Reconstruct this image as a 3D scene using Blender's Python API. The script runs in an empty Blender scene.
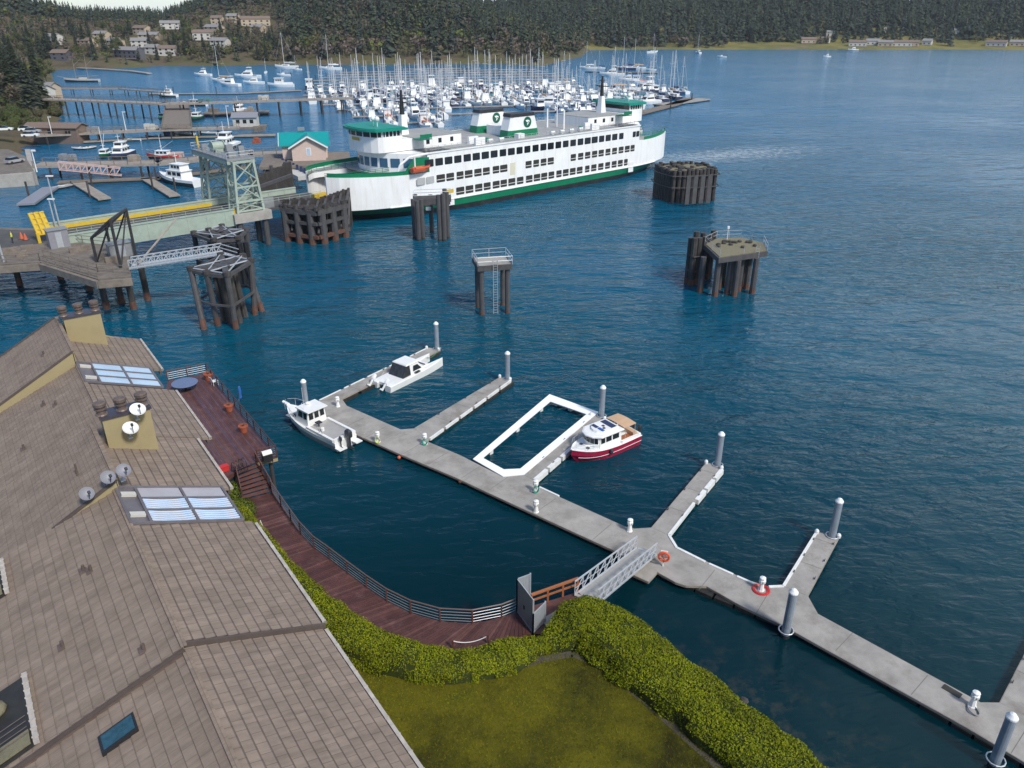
import bpy, math, random
import numpy as np
from mathutils import Vector, Matrix
R = math.radians
rnd = random.Random(7)
sc = bpy.context.scene
COL = sc.collection

# ------------------------------------------------------------------ camera, sky, sun, exposure
FPX = 775.0
PITCH = math.atan((384 - 15) / FPX)
CAM_H = 36.0
cam_data = bpy.data.cameras.new('camera')
cam_data.sensor_width = 36.0
cam_data.lens = 36.0 * FPX / 1024.0
cam_data.clip_start = 0.5
cam_data.clip_end = 12000
cam = bpy.data.objects.new('camera', cam_data)
COL.objects.link(cam)
cam.location = (0, 0, CAM_H)
cam.rotation_euler = (math.pi / 2 - PITCH, 0, 0)
sc.camera = cam

SUN_AZ, SUN_EL = R(140), R(46)          # azimuth clockwise from +Y (the view direction)
world = bpy.data.worlds.new('World')
sc.world = world
world.use_nodes = True
wn, wl = world.node_tree.nodes, world.node_tree.links
bg = wn['Background']
sky = wn.new('ShaderNodeTexSky')
sky.sky_type = 'NISHITA'
sky.sun_disc = False
sky.sun_elevation = SUN_EL
sky.sun_rotation = SUN_AZ
sky.air_density = 1.0
sky.dust_density = 0.4
sky.ozone_density = 5.0
# soft broken cloud, denser to the right of the view
tc = wn.new('ShaderNodeTexCoord')
mp = wn.new('ShaderNodeMapping')
mp.inputs['Scale'].default_value = (1.0, 1.0, 2.6)
cn = wn.new('ShaderNodeTexNoise')
cn.inputs['Scale'].default_value = 1.7
cn.inputs['Detail'].default_value = 6
cn.inputs['Roughness'].default_value = 0.55
sx = wn.new('ShaderNodeSeparateXYZ')
ma = wn.new('ShaderNodeMath'); ma.operation = 'MULTIPLY_ADD'
ma.inputs[1].default_value = 0.8; 
cr = wn.new('ShaderNodeValToRGB')
cr.color_ramp.elements[0].position = 0.57
cr.color_ramp.elements[0].color = (0, 0, 0, 1)
cr.color_ramp.elements[1].position = 0.95
cr.color_ramp.elements[1].color = (1, 1, 1, 1)
mx = wn.new('ShaderNodeMix'); mx.data_type = 'RGBA'
mx.inputs['B'].default_value = (5.7, 6.3, 6.8, 1)
wl.new(tc.outputs['Generated'], mp.inputs['Vector'])
wl.new(mp.outputs['Vector'], cn.inputs['Vector'])
wl.new(tc.outputs['Generated'], sx.inputs['Vector'])
wl.new(sx.outputs['X'], ma.inputs[0])
hz = wn.new('ShaderNodeMapRange')          # thin white veil low over the horizon
hz.inputs['From Min'].default_value = 0.0; hz.inputs['From Max'].default_value = 0.06
hz.inputs['To Min'].default_value = 0.75; hz.inputs['To Max'].default_value = 0.0
wl.new(sx.outputs['Z'], hz.inputs['Value'])
ad = wn.new('ShaderNodeMath'); ad.operation = 'ADD'
wl.new(cn.outputs['Fac'], ad.inputs[0]); wl.new(hz.outputs['Result'], ad.inputs[1])
wl.new(ad.outputs['Value'], ma.inputs[2])
wl.new(ma.outputs['Value'], cr.inputs['Fac'])
wl.new(cr.outputs['Color'], mx.inputs['Factor'])
wl.new(sky.outputs['Color'], mx.inputs['A'])
wl.new(mx.outputs['Result'], bg.inputs['Color'])
bg.inputs['Strength'].default_value = 0.112

sun_d = bpy.data.lights.new('sun', 'SUN')
sun_d.energy = 2.6
sun_d.angle = R(9)
sun_d.color = (1.0, 0.95, 0.88)
sun = bpy.data.objects.new('sun', sun_d)
COL.objects.link(sun)
_sd = Vector((math.sin(SUN_AZ) * math.cos(SUN_EL), math.cos(SUN_AZ) * math.cos(SUN_EL), math.sin(SUN_EL)))
sun.rotation_euler = (-_sd).to_track_quat('-Z', 'Y').to_euler()
sun.location = (0, 0, 200)
vs = sc.view_settings
vs.view_transform = 'Standard'
vs.look = 'None'
vs.exposure = 0.42
vs.gamma = 1.0
vs.use_curve_mapping = False
sc.cycles.max_bounces = 6
sc.cycles.caustics_reflective = False
sc.cycles.caustics_refractive = False
sc.cycles.sample_clamp_indirect = 6

# ------------------------------------------------------------------ helpers
_cp, _sp = math.cos(PITCH), math.sin(PITCH)
def G(x, y, z=0.0):
    """plan position of a surveyed photo point lying at height z"""
    u = (x - 512) / FPX; v = (384 - y) / FPX
    d = Vector((u, _cp + v * _sp, -_sp + v * _cp))
    t = (z - CAM_H) / d.z
    return Vector((d.x * t, d.y * t, z))
def G2(x, y, z=0.0):
    p = G(x, y, z); return Vector((p.x, p.y))

XF = {}
def _reg(o, loc, rz):
    XF[o.name] = (Vector(loc), rz)
def tag(o, label=None, cat=None, group=None, kind=None):
    if label: o['label'] = label
    if cat: o['category'] = cat
    if group: o['group'] = group
    if kind: o['kind'] = kind
    return o
def thing(name, label, cat, loc=(0, 0, 0), rz=0.0, group=None):
    o = bpy.data.objects.new(name, None)
    o.empty_display_size = 0.5
    COL.objects.link(o)
    o.location = loc
    o.rotation_euler = (0, 0, rz)
    _reg(o, loc, rz)
    return tag(o, label, cat, group)
CH = {}
def copy_tree(o, parent=None):
    c = o.copy()
    COL.objects.link(c)
    if parent is not None:
        c.parent = parent
    for k in CH.get(o.name, []):
        copy_tree(k, c)
    return c

class MB:
    def __init__(s):
        s.v = []; s.f = []; s.m = []; s.cur = 0
    def use(s, i):
        s.cur = i; return s
    def add(s, vs, fs):
        n = len(s.v)
        s.v.extend([tuple(p) for p in vs])
        for q in fs:
            s.f.append(tuple(n + i for i in q)); s.m.append(s.cur)
        return s
    def poly(s, pts):
        return s.add(pts, [range(len(pts))])
    def box(s, x0, x1, y0, y1, z0, z1):
        v = [(x0, y0, z0), (x1, y0, z0), (x1, y1, z0), (x0, y1, z0), (x0, y0, z1), (x1, y0, z1), (x1, y1, z1), (x0, y1, z1)]
        return s.add(v, [(3, 2, 1, 0), (4, 5, 6, 7), (0, 1, 5, 4), (1, 2, 6, 5), (2, 3, 7, 6), (3, 0, 4, 7)])
    def boxr(s, c, sx, sy, sz, rz=0):
        """box centred in plan on c, base at c.z"""
        ca, sa = math.cos(rz), math.sin(rz)
        v = []
        for z in (0, sz):
            for dx, dy in ((-1, -1), (1, -1), (1, 1), (-1, 1)):
                a, b = dx * sx / 2, dy * sy / 2
                v.append((c[0] + a * ca - b * sa, c[1] + a * sa + b * ca, c[2] + z))
        return s.add(v, [(3, 2, 1, 0), (4, 5, 6, 7), (0, 1, 5, 4), (1, 2, 6, 5), (2, 3, 7, 6), (3, 0, 4, 7)])
    def prism(s, pts, z0, z1):
        a = 0
        n = len(pts)
        for i in range(n):
            a += pts[i][0] * pts[(i + 1) % n][1] - pts[(i + 1) % n][0] * pts[i][1]
        if a < 0: pts = list(pts)[::-1]
        v = [(p[0], p[1], z0) for p in pts] + [(p[0], p[1], z1) for p in pts]
        f = [tuple(range(n - 1, -1, -1)), tuple(range(n, 2 * n))]
        f += [(i, (i + 1) % n, n + (i + 1) % n, n + i) for i in range(n)]
        return s.add(v, f)
    def slab(s, pts, d):
        """3-d polygon thickened by vector d"""
        n = len(pts); d = Vector(d)
        v = [Vector(p) for p in pts] + [Vector(p) + d for p in pts]
        f = [tuple(range(n - 1, -1, -1)), tuple(range(n, 2 * n))]
        f += [(i, (i + 1) % n, n + (i + 1) % n, n + i) for i in range(n)]
        return s.add(v, f)
    def tube(s, p0, p1, r, n=8, r1=None):
        p0, p1 = Vector(p0), Vector(p1); r1 = r if r1 is None else r1
        d = (p1 - p0)
        if d.length < 1e-6: return s
        d.normalize()
        a = d.orthogonal().normalized(); b = d.cross(a)
        v = []
        for p, q in ((p0, r), (p1, r1)):
            for i in range(n):
                t = 2 * math.pi * i / n
                v.append(p + a * (q * math.cos(t)) + b * (q * math.sin(t)))
        f = [(i, (i + 1) % n, n + (i + 1) % n, n + i) for i in range(n)]
        f += [tuple(range(n - 1, -1, -1)), tuple(range(n, 2 * n))]
        return s.add(v, f)
    def path(s, pts, r, n=6):
        for i in range(len(pts) - 1):
            s.tube(pts[i], pts[i + 1], r, n)
        return s
    def bar(s, p0, p1, w, h):
        """rectangular bar, w sideways, h upward, centred on the line"""
        p0, p1 = Vector(p0), Vector(p1)
        d = (p1 - p0).normalized()
        up = Vector((0, 0, 1)) if abs(d.z) < 0.98 else Vector((1, 0, 0))
        a = d.cross(up).normalized(); b = a.cross(d).normalized()
        v = []
        for p in (p0, p1):
            for i, j in ((-1, -1), (1, -1), (1, 1), (-1, 1)):
                v.append(p + a * (i * w / 2) + b * (j * h / 2))
        return s.add(v, [(3, 2, 1, 0), (4, 5, 6, 7), (0, 1, 5, 4), (1, 2, 6, 5), (2, 3, 7, 6), (3, 0, 4, 7)])
    def lathe(s, prof, n=12, c=(0, 0, 0)):
        v = []; m = len(prof)
        for r, z in prof:
            for i in range(n):
                t = 2 * math.pi * i / n
                v.append((c[0] + r * math.cos(t), c[1] + r * math.sin(t), c[2] + z))
        f = []
        for k in range(m - 1):
            f += [(k * n + i, k * n + (i + 1) % n, (k + 1) * n + (i + 1) % n, (k + 1) * n + i) for i in range(n)]
        f += [tuple(range(n - 1, -1, -1)), tuple((m - 1) * n + i for i in range(n))]
        return s.add(v, f)
    def loft(s, rings, closed=True, caps=True):
        n = len(rings[0]); v = [p for r in rings for p in r]; f = []
        for k in range(len(rings) - 1):
            for i in range(n if closed else n - 1):
                j = (i + 1) % n
                f.append((k * n + i, k * n + j, (k + 1) * n + j, (k + 1) * n + i))
        if caps:
            f += [tuple(range(n - 1, -1, -1)), tuple((len(rings) - 1) * n + i for i in range(n))]
        return s.add(v, f)
    def ball(s, c, r, n=8, m=5, sq=(1, 1, 1)):
        prof = [(math.sin(math.pi * k / m) * r, -math.cos(math.pi * k / m) * r) for k in range(m + 1)]
        prof[0] = (r * .02, -r); prof[-1] = (r * .02, r)
        k0 = len(s.v)
        s.lathe(prof, n)
        for i in range(k0, len(s.v)):
            p = s.v[i]; s.v[i] = (c[0] + p[0] * sq[0], c[1] + p[1] * sq[1], c[2] + p[2] * sq[2])
        return s
    def xf(s, k0, M):
        for i in range(k0, len(s.v)):
            s.v[i] = tuple(M @ Vector(s.v[i]))
        return s
    def build(s, name, mats, parent=None, world=False, smooth=False, label=None):
        vs = s.v
        if world and parent is not None:
            # the parent may itself be a part: add up the chain
            loc, rz = XF[parent.name]
            ca, sa = math.cos(-rz), math.sin(-rz)
            vs = [((x - loc.x) * ca - (y - loc.y) * sa, (x - loc.x) * sa + (y - loc.y) * ca, z - loc.z) for x, y, z in vs]
        me = bpy.data.meshes.new(name)
        me.from_pydata(vs, [], s.f)
        if not isinstance(mats, (list, tuple)): mats = [mats]
        for m in mats: me.materials.append(m)
        if len(mats) > 1:
            me.polygons.foreach_set('material_index', s.m)
        if smooth:
            me.polygons.foreach_set('use_smooth', [True] * len(s.f))
        me.update()
        o = bpy.data.objects.new(name, me)
        COL.objects.link(o)
        if parent is not None:
            o.parent = parent
            CH.setdefault(parent.name, []).append(o)
            XF[o.name] = XF[parent.name]
        else:
            XF[o.name] = (Vector((0, 0, 0)), 0.0)
        if label: o['label'] = label
        return o

def np_mesh(name, V, F, mats, mi=None, smooth=False):
    """quads or triangles from numpy arrays"""
    me = bpy.data.meshes.new(name)
    n, k = F.shape
    me.vertices.add(len(V)); me.vertices.foreach_set('co', V.astype(np.float32).ravel())
    me.loops.add(n * k); me.loops.foreach_set('vertex_index', F.astype(np.int32).ravel())
    me.polygons.add(n); me.polygons.foreach_set('loop_start', np.arange(0, n * k, k, dtype=np.int32))
    for m in (mats if isinstance(mats, (list, tuple)) else [mats]): me.materials.append(m)
    if mi is not None: me.polygons.foreach_set('material_index', mi.astype(np.int32))
    if smooth: me.polygons.foreach_set('use_smooth', np.ones(n, dtype=bool))
    me.update(calc_edges=True); me.validate()
    o = bpy.data.objects.new(name, me)
    COL.objects.link(o)
    XF[o.name] = (Vector((0, 0, 0)), 0.0)
    return o

# ------------------------------------------------------------------ materials
def mat(name, col, rough=0.6, metal=0.0, var=0.15, scale=1.5, bump=0.0, bscale=20.0, spec=0.5, dirt=None, dscale=0.6, damt=0.5, streak=False):
    m = bpy.data.materials.new(name)
    m.use_nodes = True
    nt = m.node_tree; N, L = nt.nodes, nt.links
    b = N['Principled BSDF']
    b.inputs['Roughness'].default_value = rough
    b.inputs['Metallic'].default_value = metal
    b.inputs['Specular IOR Level'].default_value = spec
    geo = N.new('ShaderNodeNewGeometry')
    out = None
    if var > 0:
        no = N.new('ShaderNodeTexNoise')
        no.inputs['Scale'].default_value = scale
        no.inputs['Detail'].default_value = 6
        no.inputs['Roughness'].default_value = 0.65
        L.new(geo.outputs['Position'], no.inputs['Vector'])
        mr = N.new('ShaderNodeMapRange')
        mr.inputs['From Min'].default_value = 0.3; mr.inputs['From Max'].default_value = 0.7
        mr.inputs['To Min'].default_value = 1 - var; mr.inputs['To Max'].default_value = 1 + var
        L.new(no.outputs['Fac'], mr.inputs['Value'])
        mu = N.new('ShaderNodeVectorMath'); mu.operation = 'SCALE'
        mu.inputs[0].default_value = col[:3]
        L.new(mr.outputs['Result'], mu.inputs['Scale'])
        out = mu.outputs['Vector']
    if dirt:
        n2 = N.new('ShaderNodeTexNoise')
        n2.inputs['Scale'].default_value = dscale
        n2.inputs['Detail'].default_value = 8
        n2.inputs['Roughness'].default_value = 0.7
        if streak:
            sk_ = N.new('ShaderNodeMapping'); sk_.inputs['Scale'].default_value = (2.2, 2.2, .22)
            L.new(geo.outputs['Position'], sk_.inputs['Vector']); L.new(sk_.outputs['Vector'], n2.inputs['Vector'])
        else: L.new(geo.outputs['Position'], n2.inputs['Vector'])
        m2 = N.new('ShaderNodeMapRange')
        m2.inputs['From Min'].default_value = 0.5; m2.inputs['From Max'].default_value = 0.68
        m2.inputs['To Min'].default_value = 0; m2.inputs['To Max'].default_value = damt
        L.new(n2.outputs['Fac'], m2.inputs['Value'])
        mi = N.new('ShaderNodeMix'); mi.data_type = 'RGBA'
        mi.inputs['B'].default_value = (*dirt, 1)
        if out: L.new(out, mi.inputs['A'])
        else: mi.inputs['A'].default_value = (*col[:3], 1)
        L.new(m2.outputs['Result'], mi.inputs['Factor'])
        out = mi.outputs['Result']
    if out: L.new(out, b.inputs['Base Color'])
    else: b.inputs['Base Color'].default_value = (*col[:3], 1)
    if bump > 0:
        n3 = N.new('ShaderNodeTexNoise')
        n3.inputs['Scale'].default_value = bscale
        n3.inputs['Detail'].default_value = 4
        L.new(geo.outputs['Position'], n3.inputs['Vector'])
        bu = N.new('ShaderNodeBump')
        bu.inputs['Strength'].default_value = bump
        bu.inputs['Distance'].default_value = 0.05
        L.new(n3.outputs['Fac'], bu.inputs['Height'])
        L.new(bu.outputs['Normal'], b.inputs['Normal'])
    return m

M = {}
def mk(k, *a, **kw):
    M[k] = mat(k, *a, **kw)
mk('white_paint', (0.80, 0.80, 0.78), 0.35, var=0.05, scale=0.8)
mk('ferry_white', (0.86, 0.86, 0.85), 0.4, var=0.04, scale=0.35, dirt=(0.55, 0.48, 0.40), dscale=0.5, damt=0.32, streak=True)
mk('ferry_green', (0.0, 0.17, 0.075), 0.4, var=0.12, scale=0.6)
mk('roof_green', (0.0, 0.24, 0.17), 0.45, var=0.1, scale=0.8)
mk('hull_black', (0.025, 0.027, 0.03), 0.5, var=0.2, scale=0.8, dirt=(0.09, 0.08, 0.07), damt=0.6)
mk('ferry_deck', (0.33, 0.33, 0.32), 0.75, var=0.15, scale=0.35, dirt=(0.22, 0.22, 0.21), damt=0.5)
mk('glass_dark', (0.015, 0.02, 0.025), 0.08, var=0)
mk('glass_blue', (0.05, 0.13, 0.22), 0.1, var=0.1)
mk('opening_dark', (0.03, 0.028, 0.024), 0.6, var=0.3, scale=2)  # near black: painted shade of openings, also the dock cover plate
mk('grey_panel', (0.42, 0.43, 0.43), 0.5, var=0.05)
mk('black_paint', (0.02, 0.02, 0.022), 0.45, var=0.1)
mk('orange', (0.55, 0.12, 0.05), 0.5, var=0.1)
mk('yellow', (0.62, 0.42, 0.03), 0.5, var=0.1, scale=2)
mk('red', (0.55, 0.03, 0.03), 0.45, var=0.1)
mk('maroon', (0.33, 0.012, 0.05), 0.25, var=0.04)
mk('blue_canvas', (0.02, 0.10, 0.38), 0.7, var=0.1)
mk('navy_canvas', (0.02, 0.035, 0.10), 0.7, var=0.1)
mk('tan_canvas', (0.55, 0.36, 0.22), 0.8, var=0.08)
mk('teal_canvas', (0.03, 0.22, 0.28), 0.7, var=0.1)
mk('mast_grey', (0.58, 0.58, 0.58), 0.5, var=0.1)
mk('steel_grey', (0.30, 0.31, 0.32), 0.5, metal=0.3, var=0.15, scale=3)
mk('galv', (0.48, 0.51, 0.54), 0.42, metal=0.35, var=0.1, scale=3)
mk('alum', (0.60, 0.62, 0.64), 0.4, metal=0.4, var=0.08, scale=2)
mk('pale_green', (0.35, 0.42, 0.355), 0.55, var=0.1, scale=1.0, dirt=(0.28, 0.30, 0.24), damt=0.5)
mk('dark_steel', (0.035, 0.035, 0.038), 0.6, var=0.25, scale=2, dirt=(0.10, 0.06, 0.04), dscale=1.2, damt=0.4)
mk('concrete', (0.36, 0.34, 0.31), 0.85, var=0.15, scale=0.9, bump=0.2, dirt=(0.22, 0.19, 0.15), dscale=0.5, damt=0.6)
mk('dock_concrete', (0.315, 0.295, 0.272), 0.85, var=0.24, scale=0.55, bump=0.15, bscale=14, dirt=(0.20, 0.18, 0.155), dscale=0.45, damt=0.85)
mk('joint', (0.17, 0.155, 0.14), 0.9, var=0.1)
mk('float_black', (0.018, 0.018, 0.018), 0.7, var=0.3, scale=2, dirt=(0.05, 0.055, 0.035), dscale=1.5)
mk('fender_white', (0.74, 0.74, 0.72), 0.5, var=0.1, scale=2)
mk('weather_wood', (0.20, 0.165, 0.135), 0.85, var=0.25, scale=1.4, dirt=(0.11, 0.085, 0.065), dscale=0.8)
mk('pale_wood', (0.30, 0.26, 0.22), 0.85, var=0.2, scale=1.0, dirt=(0.16, 0.13, 0.1), dscale=0.6)
mk('dark_pile', (0.042, 0.037, 0.035), 0.8, var=0.35, scale=1.2, bump=0.3, bscale=8, dirt=(0.12, 0.11, 0.10), dscale=.7, damt=0.8, streak=True)
mk('steel_pile', (0.075, 0.072, 0.075), 0.65, var=0.25, scale=1.0, dirt=(0.05, 0.045, 0.042), dscale=.8, damt=0.8, streak=True)
mk('rust', (0.13, 0.060, 0.040), 0.85, var=0.35, scale=2.0, dirt=(0.07, 0.045, 0.035), dscale=2)
mk('moss_top', (0.20, 0.18, 0.11), 0.9, var=0.3, scale=1.5, bump=0.4, dirt=(0.10, 0.085, 0.06), dscale=1.5, damt=0.8)
mk('deck_red', (0.088, 0.034, 0.028), 0.55, var=0.22, scale=1.3, dirt=(0.17, 0.08, 0.07), dscale=0.9, damt=0.6)
mk('rail_red', (0.10, 0.040, 0.034), 0.6, var=0.15)
mk('orange_wood', (0.36, 0.12, 0.04), 0.6, var=0.2, scale=2)
mk('terracotta', (0.34, 0.09, 0.045), 0.75, var=0.15)
mk('tan_siding', (0.33, 0.27, 0.145), 0.8, var=0.1, scale=0.9, dirt=(0.26, 0.21, 0.10), dscale=0.9)
mk('brown_trim', (0.085, 0.065, 0.055), 0.7, var=0.15)
mk('gutter', (0.42, 0.38, 0.34), 0.6, var=0.25, scale=3)
mk('vent_brown', (0.16, 0.12, 0.10), 0.5, metal=0.3, var=0.2, scale=4)
mk('dish_white', (0.72, 0.72, 0.69), 0.5, var=0.06)
mk('dish_grey', (0.24, 0.24, 0.27), 0.5, var=0.06)
mk('purple_flash', (0.085, 0.075, 0.095), 0.4, metal=0.4, var=0.2)
mk('pink_siding', (0.60, 0.47, 0.41), 0.8, var=0.06)
mk('teal_roof', (0.0, 0.27, 0.27), 0.5, var=0.08)
mk('rubber', (0.03, 0.03, 0.032), 0.7, var=0.1)
mk('engine_dark', (0.03, 0.035, 0.045), 0.35, var=0.1)
mk('hull_grey', (0.40, 0.40, 0.40), 0.4, var=0.05)
mk('cockpit_grey', (0.36, 0.35, 0.34), 0.7, var=0.1)
mk('hose_teal', (0.02, 0.28, 0.20), 0.6, var=0.1)
mk('hose_yellow', (0.55, 0.60, 0.15), 0.6, var=0.1)
mk('skin', (0.45, 0.28, 0.2), 0.6, var=0.05)
mk('hivis', (0.70, 0.75, 0.05), 0.6, var=0.05)
mk('cloth_dark', (0.03, 0.035, 0.05), 0.8, var=0.1)
mk('bark', (0.10, 0.075, 0.055), 0.9, var=0.3, scale=2)
mk('conifer_dark', (0.040, 0.054, 0.032), 0.9, var=0.35, scale=0.3, spec=0.2)
mk('conifer_mid', (0.060, 0.074, 0.040), 0.9, var=0.35, scale=0.3, spec=0.2)
mk('conifer_blue', (0.046, 0.060, 0.050), 0.9, var=0.3, scale=0.3, spec=0.2)
mk('leafy_olive', (0.095, 0.094, 0.042), 0.9, var=0.3, scale=0.4, spec=0.2)
mk('leafy_bright', (0.13, 0.15, 0.03), 0.9, var=0.3, scale=0.4, spec=0.2)
mk('bare_brown', (0.14, 0.105, 0.08), 0.9, var=0.3, scale=0.4, spec=0.2)
mk('bush_green', (0.07, 0.095, 0.022), 0.9, var=0.35, scale=0.5, spec=0.2)
mk('house_white', (0.52, 0.50, 0.46), 0.7, var=0.06)
mk('house_tan', (0.46, 0.37, 0.27), 0.7, var=0.06)
mk('house_dark', (0.10, 0.10, 0.12), 0.7, var=0.1)
mk('roof_grey', (0.24, 0.23, 0.22), 0.8, var=0.12)
mk('roof_brown', (0.19, 0.135, 0.105), 0.8, var=0.12)
mk('asphalt', (0.075, 0.072, 0.07), 0.85, var=0.2, scale=0.4, dirt=(0.15, 0.13, 0.11), dscale=0.3, damt=0.5)
mk('rock', (0.05, 0.045, 0.04), 0.9, var=0.4, scale=0.7, bump=0.5, bscale=3)
mk('car_red', (0.4, 0.02, 0.02), 0.3, var=0.03)
mk('car_silver', (0.5, 0.5, 0.52), 0.3, metal=0.4, var=0.03)
# ------------------------------------------------------------------ water
def water_material():
    m = bpy.data.materials.new('sea_water'); m.use_nodes = True
    nt = m.node_tree; N, L = nt.nodes, nt.links
    b = N['Principled BSDF']
    b.inputs['IOR'].default_value = 1.33; b.inputs['Specular IOR Level'].default_value = 0.44; b.inputs['Specular Tint'].default_value = (.55, .88, 1, 1)
    b.inputs['Roughness'].default_value = 0.13
    geo = N.new('ShaderNodeNewGeometry')
    # body colour: blue-green, reflected sky blue painted in farther out; kelp by the shore
    n1 = N.new('ShaderNodeTexNoise'); n1.inputs['Scale'].default_value = 0.012; n1.inputs['Detail'].default_value = 4
    L.new(geo.outputs['Position'], n1.inputs['Vector'])
    c1 = N.new('ShaderNodeValToRGB')
    c1.color_ramp.elements[0].position = 0.38; c1.color_ramp.elements[0].color = (0.0002, 0.054, 0.082, 1)
    c1.color_ramp.elements[1].position = 0.62; c1.color_ramp.elements[1].color = (0.0002, 0.072, 0.130, 1)
    L.new(n1.outputs['Fac'], c1.inputs['Fac'])
    # distance from the near shore (the lawn corner) for the kelp and the painted sky blue
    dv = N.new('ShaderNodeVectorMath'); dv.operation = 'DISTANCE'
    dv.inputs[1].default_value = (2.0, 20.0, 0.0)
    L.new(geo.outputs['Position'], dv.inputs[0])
    md = N.new('ShaderNodeMapRange'); md.inputs['From Min'].default_value = 24; md.inputs['From Max'].default_value = 70
    L.new(dv.outputs['Value'], md.inputs['Value'])
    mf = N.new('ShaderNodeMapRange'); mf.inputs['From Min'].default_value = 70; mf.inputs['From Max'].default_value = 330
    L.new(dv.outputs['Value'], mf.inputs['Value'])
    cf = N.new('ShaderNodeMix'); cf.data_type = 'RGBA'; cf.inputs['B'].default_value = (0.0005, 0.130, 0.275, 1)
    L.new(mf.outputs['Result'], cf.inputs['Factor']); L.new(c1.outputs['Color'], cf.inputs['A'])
    c0 = N.new('ShaderNodeMix'); c0.data_type = 'RGBA'
    c0.inputs['A'].default_value = (0.0003, 0.0165, 0.0235, 1)
    L.new(md.outputs['Result'], c0.inputs['Factor']); L.new(cf.outputs['Result'], c0.inputs['B'])
    mk_ = N.new('ShaderNodeMapRange'); mk_.inputs['From Min'].default_value = 16; mk_.inputs['From Max'].default_value = 23
    mk_.inputs['To Min'].default_value = 1; mk_.inputs['To Max'].default_value = 0
    L.new(dv.outputs['Value'], mk_.inputs['Value'])
    kn = N.new('ShaderNodeTexNoise'); kn.inputs['Scale'].default_value = 0.75; kn.inputs['Detail'].default_value = 7; kn.inputs['Roughness'].default_value = .72
    L.new(geo.outputs['Position'], kn.inputs['Vector'])
    kr = N.new('ShaderNodeMapRange'); kr.inputs['From Min'].default_value = 0.50; kr.inputs['From Max'].default_value = 0.66
    kr.inputs['To Max'].default_value = 0.8
    L.new(kn.outputs['Fac'], kr.inputs['Value'])
    km = N.new('ShaderNodeMath'); km.operation = 'MULTIPLY'
    L.new(kr.outputs['Result'], km.inputs[0]); L.new(mk_.outputs['Result'], km.inputs[1])
    c2 = N.new('ShaderNodeMix'); c2.data_type = 'RGBA'
    c2.inputs['B'].default_value = (0.042, 0.044, 0.036, 1)
    L.new(km.outputs['Value'], c2.inputs['Factor']); L.new(c0.outputs['Result'], c2.inputs['A'])
    L.new(c2.outputs['Result'], b.inputs['Base Color'])
    # ripples: three sizes, long axis across the wind
    mp1 = N.new('ShaderNodeMapping'); mp1.inputs['Rotation'].default_value = (0, 0, R(-24)); mp1.inputs['Scale'].default_value = (0.55, 1.25, 1)
    L.new(geo.outputs['Position'], mp1.inputs['Vector'])
    w1 = N.new('ShaderNodeTexNoise'); w1.inputs['Scale'].default_value = 0.85; w1.inputs['Detail'].default_value = 3; w1.inputs['Roughness'].default_value = .55; w1.inputs['Distortion'].default_value = 0.4
    w2 = N.new('ShaderNodeTexNoise'); w2.inputs['Scale'].default_value = 0.16; w2.inputs['Detail'].default_value = 2
    L.new(mp1.outputs['Vector'], w1.inputs['Vector']); L.new(mp1.outputs['Vector'], w2.inputs['Vector'])
    # calm slicks and gusts vary the ripple height
    gu = N.new('ShaderNodeTexNoise'); gu.inputs['Scale'].default_value = 0.018; gu.inputs['Detail'].default_value = 3
    L.new(geo.outputs['Position'], gu.inputs['Vector'])
    gr = N.new('ShaderNodeMapRange'); gr.inputs['From Min'].default_value = .35; gr.inputs['From Max'].default_value = .65
    gr.inputs['To Min'].default_value = 0.45; gr.inputs['To Max'].default_value = 1.25
    L.new(gu.outputs['Fac'], gr.inputs['Value'])
    # the basin behind the dock lies sheltered
    sh = N.new('ShaderNodeMapRange'); sh.inputs['From Min'].default_value = 20; sh.inputs['From Max'].default_value = 60
    sh.inputs['To Min'].default_value = .22; sh.inputs['To Max'].default_value = 1.0
    L.new(dv.outputs['Value'], sh.inputs['Value'])
    m0 = N.new('ShaderNodeMath'); m0.operation = 'MULTIPLY'
    L.new(gr.outputs['Result'], m0.inputs[0]); L.new(sh.outputs['Result'], m0.inputs[1])
    m1 = N.new('ShaderNodeMath'); m1.operation = 'MULTIPLY'
    L.new(w1.outputs['Fac'], m1.inputs[0]); L.new(m0.outputs['Value'], m1.inputs[1])
    m2 = N.new('ShaderNodeMath'); m2.operation = 'MULTIPLY_ADD'; m2.inputs[1].default_value = 2.2
    m3 = N.new('ShaderNodeMath'); m3.operation = 'MULTIPLY'; L.new(w2.outputs['Fac'], m3.inputs[0]); L.new(sh.outputs['Result'], m3.inputs[1])
    L.new(m3.outputs['Value'], m2.inputs[0]); L.new(m1.outputs['Value'], m2.inputs[2])
    bu = N.new('ShaderNodeBump'); bu.inputs['Strength'].default_value = 1.0; bu.inputs['Distance'].default_value = 0.42
    L.new(m2.outputs['Value'], bu.inputs['Height'])
    L.new(bu.outputs['Normal'], b.inputs['Normal'])
    return m
M['water'] = water_material()
w = MB()
w.poly([(-5000, -600, 0), (5000, -600, 0), (5000, 9000, 0), (-5000, 9000, 0)])
tag(w.build('sea_water', M['water']), kind='structure')

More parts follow.
